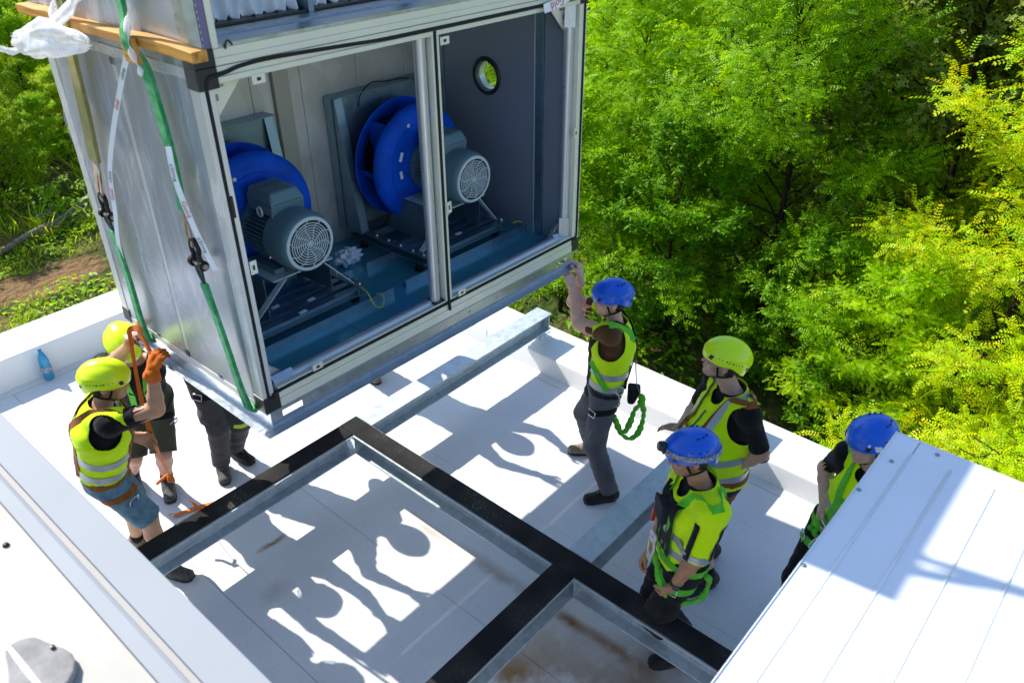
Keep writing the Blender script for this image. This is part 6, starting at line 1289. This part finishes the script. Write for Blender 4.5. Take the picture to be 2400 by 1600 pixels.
def t_pinnate(n=7, lw=0.085, ll=0.21):
    V, F = [], []
    def leaflet(x, ang, L, Wd):
        c, s_ = math.cos(ang), math.sin(ang); o = len(V)
        for a, b_, z in ((0, 0, 0), (0.45*L, Wd/2, 0.012), (L, 0, -0.01), (0.45*L, -Wd/2, 0.012)): V.append((x+a*c-b_*s_, a*s_+b_*c, z))
        F.append((o, o+1, o+2, o+3))
    for i in range(n):
        x = 0.16+0.78*i/(n-1); L = ll*(1-0.25*abs(i/(n-1)-0.45))
        for s_ in (-1, 1): leaflet(x, s_*(1.22-0.25*i/n), L, lw)
    leaflet(0.95, 0, ll*0.8, lw); o = len(V); V += [(0, -0.006, 0), (1, -0.003, 0), (1, 0.003, 0), (0, 0.006, 0)]; F.append((o, o+1, o+2, o+3)); return np.array(V), np.array(F)
def t_maple():
    P = [(0, 0), (0.10, 0.34), (0.30, 0.22), (0.42, 0.52), (0.60, 0.20), (1.0, 0.0), (0.60, -0.20), (0.42, -0.52), (0.30, -0.22), (0.10, -0.34)]
    V = [(x, y, 0.06*abs(y)) for x, y in P]; F = [(0, 3, 2, 1), (0, 5, 4, 3), (0, 7, 6, 5), (0, 9, 8, 7)]; return np.array(V), np.array(F)
def t_simple(): return np.array([(0, 0, 0), (0.45, 0.23, 0.03), (1, 0, -0.05), (0.45, -0.23, 0.03)]), np.array([(0, 1, 2, 3)])
def grow(P, A, N, S, T, droop=0.25, rnd=None):
    """one blade of template T at every P, along A, face up N, length S"""
    TV, TF = T; A = A/np.linalg.norm(A, axis=1)[:, None]; N = N-A*(A*N).sum(1)[:, None]; N /= np.maximum(np.linalg.norm(N, axis=1), 1e-6)[:, None]; B = np.cross(N, A); k = len(TV)
    x, y, z = TV[:, 0], TV[:, 1], TV[:, 2]; zz = z-droop*x*x
    V = P[:, None, :]+S[:, None, None]*(A[:, None, :]*x[None, :, None]+B[:, None, :]*y[None, :, None]+N[:, None, :]*zz[None, :, None])
    F = TF[None]+(np.arange(len(P))*k)[:, None, None]; return V.reshape(-1, 3), F.reshape(-1, TF.shape[1]), np.repeat(rnd, k)
def make_tree(seed, H=8.0, R=2.5, nl=22, T=None, ls=0.26, sub=9, tw=3, dens=1.0, low=0.22, rise=0.45, tr=0.075, cone=False):
    r = np.random.default_rng(seed); mb = MB(); P, A, N = [], [], []
    tp_ = [V3(0, 0, -0.3)]; 
    for i in range(1, 9): tp_.append(V3(0.06*H*0.5*math.sin(i*0.7+seed)*i/8, 0.05*H*0.5*math.cos(i*0.9+seed*2)*i/8, H*0.93*i/8))
    mb.tube(tp_, [tr*(1-0.85*i/8) for i in range(9)], 8)
    def trunk(h): x = np.clip(h/H/0.93*8, 0, 7.999); i = int(x); return tp_[i]+(tp_[i+1]-tp_[i])*(x-i)
    def twig(o, d, L, step):
        n_ = max(2, int(L/step)); s0 = nrm(np.cross(d, V3(0, 0, 1)+r.normal(size=3)*0.2))
        for k in range(n_):
            q = o+d*L*(k+0.6)/n_+V3(0, 0, -0.10*(L*(k/n_))**2); P.append(q); A.append(d*0.5+s0*(1 if k % 2 else -1)*0.85+V3(0, 0, 0.12)+r.normal(size=3)*0.25); N.append(V3(0, 0, 1)+r.normal(size=3)*0.45+nrm(q-V3(0, 0, q[2]))*0.4)
        P.append(o+d*L); A.append(d+r.normal(size=3)*0.15); N.append(V3(0, 0, 1)+r.normal(size=3)*0.3)
    for i in range(nl):
        t = (i+0.5)/nl; h = H*(low+(0.93-low)*t); az = i*2.4+r.uniform(-0.5, 0.5); prof = (1.05-0.85*t**1.2) if cone else math.sin(math.pi*min(1, 0.25+0.76*t))**0.7; L = R*prof*r.uniform(0.65, 1.15)+0.35
        e = rise+0.5*t+r.uniform(-0.2, 0.2); d = V3(math.cos(az)*math.cos(e), math.sin(az)*math.cos(e), math.sin(e)); o = trunk(h); pts = [o]
        for k in range(1, 6): pts.append(pts[-1]+nrm(d+V3(0, 0, 0.05-0.13*k*(1-t))+r.normal(size=3)*0.14)*L/5)
        mb.tube(pts, [tr*0.34*(1-t*0.5)*(1-0.16*k) for k in range(6)], 5, caps=False)
        for k in range(int(sub*dens*(0.6+0.5*prof))):
            s_ = 0.22+0.78*(k+r.uniform(0, 1))/(sub*(0.6+0.5*prof)); s_ = min(s_, 0.999); j = int(s_*5); q = pts[j]+(pts[j+1]-pts[j])*(s_*5-j); dd = nrm(pts[j+1]-pts[j]); sd = nrm(np.cross(dd, V3(0, 0, 1)))
            d2 = nrm(dd*0.55+sd*(1 if k % 2 else -1)*r.uniform(0.4, 1.0)+V3(0, 0, r.uniform(-0.25, 0.5))); L2 = r.uniform(0.35, 0.85)*(1.1-0.35*s_)*R/2.5
            mb.tube([q, q+d2*L2*0.5+V3(0, 0, 0.02), q+d2*L2], [0.010, 0.007, 0.003], 3, caps=False); twig(q, d2, L2, 0.085*ls/0.26)
            for _ in range(tw):
                u_ = r.uniform(0.25, 0.95); d3 = nrm(d2*0.5+r.normal(size=3)*0.7+V3(0, 0, 0.15)); twig(q+d2*L2*u_, d3, r.uniform(0.16, 0.36)*R/2.5, 0.085*ls/0.26)
    P, A, N = map(np.array, (P, A, N)); S = ls*r.uniform(0.7, 1.15, len(P)); cl = 0.5+0.5*np.sin(P[:, 0]*2.1+seed)*np.sin(P[:, 1]*1.9+1)*np.sin(P[:, 2]*1.4); rn = np.clip(r.normal(0.5, 0.19, len(P))+0.3*(cl-0.5), 0.0, 1)
    V, F, q = grow(P, A, N, S, T, 0.28, rn); cm = np_mesh("crown", V, F, smooth=False, attr=q); bm_ = bpy.data.meshes.new("trunk"); bm_.from_pydata(mb.v, [], mb.f); bm_.materials.append(M_BARK); bm_.polygons.foreach_set("use_smooth", [True]*len(bm_.polygons))
    return cm, bm_, len(P)
PIN = t_pinnate(); PINS = t_pinnate(4, 0.13, 0.26)
SPEC = {"robinia": make_tree(3, 6.4, 3.1, 40, t_pinnate(5, 0.10, 0.24), 0.19, sub=8, tw=10, low=0.10, cone=True), "robinia_b": make_tree(11, 6.0, 2.7, 32, t_pinnate(6), 0.22, sub=8, tw=9, low=0.12, cone=True),
        "fine": make_tree(5, 6.4, 2.7, 34, t_simple(), 0.12, sub=8, tw=12, low=0.05), "maple": make_tree(8, 6.4, 2.8, 34, t_maple(), 0.13, tw=9, sub=8, low=0.08), "far": make_tree(21, 7.6, 3.6, 34, t_simple(), 0.19, sub=8, tw=9, low=0.05)}
def plant(spec, mt, x, y, s, rot, label, group, lean=(0, 0)):
    z = float(gz(x, y)); E = empty("tree", (x, y, z), label=label, cat="tree", group=group); E.scale = (s, s, s*1.0); E.rotation_euler = (lean[0], lean[1], rot)
    cm, bm_, _ = SPEC[spec]
    if not cm.materials: cm.materials.append(M_LEAF[mt])
    o = link("crown", cm, E, kind="stuff"); o.material_slots[0].link = 'OBJECT'; o.material_slots[0].material = M_LEAF[mt]; link("trunk", bm_, E); return E
CM = {}
def pol(az, d): return d*math.cos(math.radians(az)), d*math.sin(math.radians(az))
near = [("robinia_b", "yellow", 5.0, 10.6, 1.0, "tall yellow-green robinia tree close behind the white panel at the right edge"), ("robinia", "bright", 21.5, 12.8, 1.0, "bright green feathery robinia tree in the middle of the wood above the yellow helmet"),
        ("maple", "pale", 11.5, 14.0, 1.04, "pale lobed-leaf maple tree in the gap between the bright robinias"), ("robinia", "bright", 32.5, 14.6, 0.84, "green robinia tree right beside the hanging unit"),
        ("robinia_b", "bright", 12.0, 10.3, 0.52, "low green robinia tree behind the man at the right panel"), ("fine", "dark", 28.5, 12.2, 0.60, "small dark leafy tree behind the reaching man in blue helmet"),
        ("robinia_b", "bright", -4.0, 9.0, 0.8, "large-leaved robinia sprays at the lower right corner behind the panel"), ("robinia", "yellow", 5.5, 15.2, 1.0, "sunlit yellow robinia tree high on the right side"),
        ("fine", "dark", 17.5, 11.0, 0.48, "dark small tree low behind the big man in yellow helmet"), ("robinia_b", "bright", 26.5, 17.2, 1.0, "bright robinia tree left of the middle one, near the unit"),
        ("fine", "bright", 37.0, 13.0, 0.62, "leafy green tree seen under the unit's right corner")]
for i, (sp, mt, az, d, s, lab) in enumerate(near): x, y = pol(az, d); plant(sp, mt, x, y, s, i*1.7, lab, "trees of the wood beside the roof")
# rows of the wood farther back: nothing tells one from the next
back = [("fine", "dark", 1, 19), ("maple", "pale", 9, 19.5), ("far", "dark", 15.5, 20), ("maple", "pale", 13, 16.8), ("robinia", "bright", 22, 20.5), ("far", "bright", 29, 20), ("fine", "dark", 35, 20.5), ("robinia", "yellow", 42.5, 20), ("far", "dark", 4, 26), ("far", "dark", 11, 27), ("far", "yellow", 18, 27), ("far", "dark", 25, 28), ("far", "bright", 32, 27), ("far", "dark", 38, 28), ("far", "dark", 44, 29),
        ("far", "dark", 2, 36), ("far", "bright", 9, 37), ("far", "dark", 16, 37), ("far", "bright", 23, 38), ("far", "dark", 30, 38), ("far", "dark", 37, 38)]
wd_ = {"dark": "dark green", "bright": "fresh green", "yellow": "yellow-green", "pale": "pale lobed-leaf"}
row_ = lambda d: "second row" if d < 19.3 else "third row" if d < 23 else "fourth row" if d < 30 else "last row"
BL = ["%s tree in the %s of the wood, %s" % (wd_[mt], row_(d), "far right" if az < 6 else "right of the pale maple" if az < 12.5 else "directly behind the pale maple" if az < 17 else "behind the middle robinia" if az < 24 else "between middle robinia and unit" if az < 31 else "beside the unit's right edge" if az < 36 else "mostly behind the hanging unit" if az < 42 else "hidden behind the unit's round window") for sp, mt, az, d in back]
for i, (sp, mt, az, d) in enumerate(back):
    x, y = pol(az+0.8*math.sin(i*5), d); plant(sp, mt, x, y, 1.0+0.14*math.sin(i*2.3), i*1.3, BL[i], "back rows of the wood")
lt = [("robinia", "bright", 7.3, 25.5, 0.62, "green robinia at the left edge above the shaded bank"), ("robinia_b", "bright", 5.2, 22.3, 0.52, "small robinia at the far left edge of the bank"), ("fine", "dark", 9.6, 24.2, 0.55, "dark shrubby tree behind the unit's rear left edge"), ("robinia", "yellow", 9.4, 30.0, 0.8, "sunny yellow-green tree at the top left behind the film bundle"), ("far", "bright", 12.5, 31.5, 0.8, "taller green tree half hidden by the unit's left side"), ("far", "dark", 10.5, 37.0, 0.9, "dark tree at the very back of the left bank")]
for i, (sp, mt, x, y, s, lab) in enumerate(lt): plant(sp, mt, x, y, s, i*2.1+0.5, lab, "trees above the left bank")
for i, (x, y) in enumerate([(13, 38), (8, 42), (17, 40), (20, 34), (16, 33), (22, 41), (26, 36)]): plant("far", ("dark", "bright")[i % 2], x, y, 1.1, i*1.9, "tree in the far wood behind the hanging unit", "far wood behind the unit")

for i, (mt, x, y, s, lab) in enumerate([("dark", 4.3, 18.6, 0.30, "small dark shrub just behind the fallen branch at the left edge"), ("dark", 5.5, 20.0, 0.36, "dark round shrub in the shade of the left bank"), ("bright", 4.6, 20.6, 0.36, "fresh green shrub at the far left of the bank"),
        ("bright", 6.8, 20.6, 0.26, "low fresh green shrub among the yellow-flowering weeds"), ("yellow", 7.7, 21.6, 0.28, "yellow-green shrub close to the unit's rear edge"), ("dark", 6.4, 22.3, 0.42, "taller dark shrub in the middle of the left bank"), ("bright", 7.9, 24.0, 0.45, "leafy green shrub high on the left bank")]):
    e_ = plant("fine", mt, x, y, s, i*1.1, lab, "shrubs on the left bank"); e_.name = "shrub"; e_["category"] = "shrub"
# undergrowth: leaf litter of low plants nobody could count
def dirt(x, y): return (((x-4.5)/1.0)**2+((y-15.9)/0.5)**2 < 1+0.6*np.sin(x*5)*np.sin(y*7)) | (((x-3.7)/0.6)**2+((y-12.9)/0.4)**2 < 1)
def carpet(name, n_, xr, yr, T, size, mt, hgt, label, seed, keep=None):
    r = np.random.default_rng(seed); x = r.uniform(*xr, n_); y = r.uniform(*yr, n_); cl = np.sin(x*1.7+1.2*np.sin(y*0.9))+np.sin(y*1.5+np.sin(x*1.1)); ok = cl > r.normal(-0.5, 0.7, n_)
    ok &= ~dirt(x, y)
    if keep is not None: ok &= keep(x, y)
    x, y = x[ok], y[ok]; z = gz(x, y)+hgt*(0.5+0.5*np.sin(x*2.1+seed)*np.sin(y*1.8))*r.uniform(0.1, 1, len(x)); a = r.uniform(0, 6.283, len(x)); el_ = r.uniform(-0.2, 0.6, len(x))
    A = np.stack([np.cos(a)*np.cos(el_), np.sin(a)*np.cos(el_), np.sin(el_)], -1); N = np.stack([0*x, 0*x, 0*x+1], -1)+r.normal(size=(len(x), 3))*0.35
    V, F, q = grow(np.stack([x, y, z], -1), A, N, size*r.uniform(0.6, 1.3, len(x)), T, 0.3, np.clip(r.normal(0.5, 0.2, len(x)), 0, 1)); o = link(name, np_mesh(name, V, F, False, q), label=label, cat="undergrowth", kind="stuff"); o.data.materials.append(M_LEAF[mt])
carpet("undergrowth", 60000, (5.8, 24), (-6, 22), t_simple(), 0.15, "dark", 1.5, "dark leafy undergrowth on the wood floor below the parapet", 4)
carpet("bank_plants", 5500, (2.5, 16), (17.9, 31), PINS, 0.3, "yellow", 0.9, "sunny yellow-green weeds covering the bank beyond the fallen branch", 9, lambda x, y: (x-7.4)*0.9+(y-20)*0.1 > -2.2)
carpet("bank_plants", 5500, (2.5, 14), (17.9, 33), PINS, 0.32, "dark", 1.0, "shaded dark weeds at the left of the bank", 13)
carpet("low_weeds", 9000, (1.0, 9), (8.3, 17.6), t_simple(), 0.12, "bright", 0.25, "low weeds scattered over the dirt by the back parapet", 17)
def grass(n_, xr, yr, h, label, seed, mt):
    r = np.random.default_rng(seed); c = r.uniform(0, 1, (n_//14, 2)); x = np.repeat(xr[0]+(xr[1]-xr[0])*c[:, 0], 14); y = np.repeat(yr[0]+(yr[1]-yr[0])*c[:, 1], 14); k = np.sin(x*1.9+2*np.sin(y))+np.sin(y*2.3) > r.normal(-0.3, 0.5, len(x)); k &= ~dirt(x, y); x, y = x[k]+r.normal(0, 0.07, k.sum()), y[k]+r.normal(0, 0.07, k.sum())
    a = r.uniform(0, 6.283, len(x)); A = np.stack([0.5*np.cos(a), 0.5*np.sin(a), np.ones(len(x))], -1)+r.normal(size=(len(x), 3))*0.15; N = np.stack([np.cos(a), np.sin(a), 0*a], -1)*-1.0+np.array([0, 0, 0.3])
    T = (np.array([(0, -0.022, 0), (0.55, -0.016, 0), (1, 0, 0), (0.55, 0.016, 0)]), np.array([(0, 1, 2, 3)])); V, F, q = grow(np.stack([x, y, gz(x, y)], -1), A, N, h*r.uniform(0.5, 1.3, len(x)), T, 0.35, np.clip(r.normal(0.55, 0.25, len(x)), 0, 1)); o = link("grass", np_mesh("grass", V, F, False, q), label=label, cat="grass", kind="stuff"); o.data.materials.append(M_LEAF[mt])
grass(16000, (1.0, 11), (8.2, 19.5), 0.30, "grass tufts on the dirt bank behind the back parapet", 3, "yellow"); grass(9000, (3, 13), (17.5, 30), 0.7, "tall seeding grass among the weeds of the bank", 6, "yellow")
# yellow-flowering plants: one plant built, the rest copies
M_FLOW = mat("goldenrod_flower", (0.75, 0.48, 0.01), 0.8)
r = np.random.default_rng(2); GS = MB(); lp, la, ln = [], [], []
for k in range(7):
    a = k*0.9; top_ = V3(0.28*math.cos(a), 0.28*math.sin(a), 0.75+0.2*math.sin(k*2)); GS.tube([V3(0, 0, 0), top_*V3(0.4, 0.4, 0.55), top_], [0.007, 0.005, 0.003], 4, caps=False)
    for j in range(16): t = 0.15+0.8*j/16; b_ = r.uniform(0, 6.28); lp.append(top_*V3(t*t, t*t, t)); la.append(V3(math.cos(b_), math.sin(b_), 0.25)); ln.append(V3(0, 0, 1)+r.normal(size=3)*0.2)
V, F, q = grow(np.array(lp), np.array(la), np.array(ln), np.full(len(lp), 0.13), (np.array([(0, 0, 0), (0.45, 0.11, 0.02), (1, 0, -0.05), (0.45, -0.11, 0.02)]), np.array([(0, 1, 2, 3)])), 0.3, np.full(len(lp), 0.6)); GL = np_mesh("leaves", V, F, False, q); GL.materials.append(M_LEAF["bright"])
fp, fa = [], []
for k in range(7):
    a = k*0.9; top_ = V3(0.28*math.cos(a), 0.28*math.sin(a), 0.75+0.2*math.sin(k*2))
    for j in range(60): fp.append(top_+V3(*(r.normal(size=3)*np.array([0.05, 0.05, 0.06])))); fa.append(r.normal(size=3))
V, F, q = grow(np.array(fp), np.array(fa), np.array(fa)[:, [1, 2, 0]], np.full(len(fp), 0.035), t_simple(), 0.0, np.full(len(fp), 0.5)); GF = np_mesh("flower_heads", V, F, False, q); GF.materials.append(M_FLOW)
g0 = None
for (x, y) in [(8.0, 21.5), (8.4, 22.6), (7.6, 22.9), (8.6, 20.6), (7.2, 21.2), (9.0, 23.6), (7.9, 24.2), (6.6, 22.2), (8.9, 21.7), (9.3, 25.2), (8.2, 19.6), (7.5, 19.9)]:
    E = empty("weed_plant", (x, y, float(gz(x, y))), label="yellow-flowering weed standing on the sunny bank left of the unit", cat="plant", group="yellow-flowering weeds on the bank"); E.rotation_euler = (0, 0, x*9)
    if g0 is None: g0 = obj("stems", GS, M_BARK, E)
    else: c = g0.copy(); COL.objects.link(c); c.parent = E
    link("leaves", GL, E, kind="stuff"); link("flower_heads", GF, E, kind="stuff")
# fallen branch on the bank
zb = lambda x, y: float(gz(x, y))+0.10
bp_ = [(3.2, 17.15, zb(3.2, 17.15)-0.06), (4.2, 17.4, zb(4.2, 17.4)), (5.0, 17.65, zb(5, 17.65)+0.04), (5.8, 17.75, zb(5.8, 17.75)+0.12), (6.8, 18.1, zb(6.8, 18.1)+0.22), (7.8, 18.3, zb(7.8, 18.3)+0.25)]
fb_ = obj("fallen_branch", MB().tube(catmull(bp_, 6), [0.045+0.045*k/30 for k in range(31)], 10), mat("dead_wood", (0.2, 0.175, 0.14), 0.9, var=(12, .4), bump=(40, .8)), smooth=True, label="long bare grey branch lying across the dirt bank", cat="branch")
for q in ([(5.9, 17.8, -0.02), (5.7, 17.95, 0.18), (5.45, 18.0, 0.2), (5.3, 18.05, 0.12)], [(5.6, 17.97, 0.2), (5.75, 18.1, 0.34)], [(6.5, 18.0, 0.1), (6.2, 17.6, 0.18), (6.1, 17.45, 0.05)], [(6.9, 18.15, 0.12), (6.5, 17.75, 0.22), (6.45, 17.6, 0.1)]):
    obj("side_twig", MB().tube(catmull([(x, y, zb(x, y)+z) for x, y, z in q], 4), 0.022, 6), MATS["dead_wood"], fb_, smooth=True)
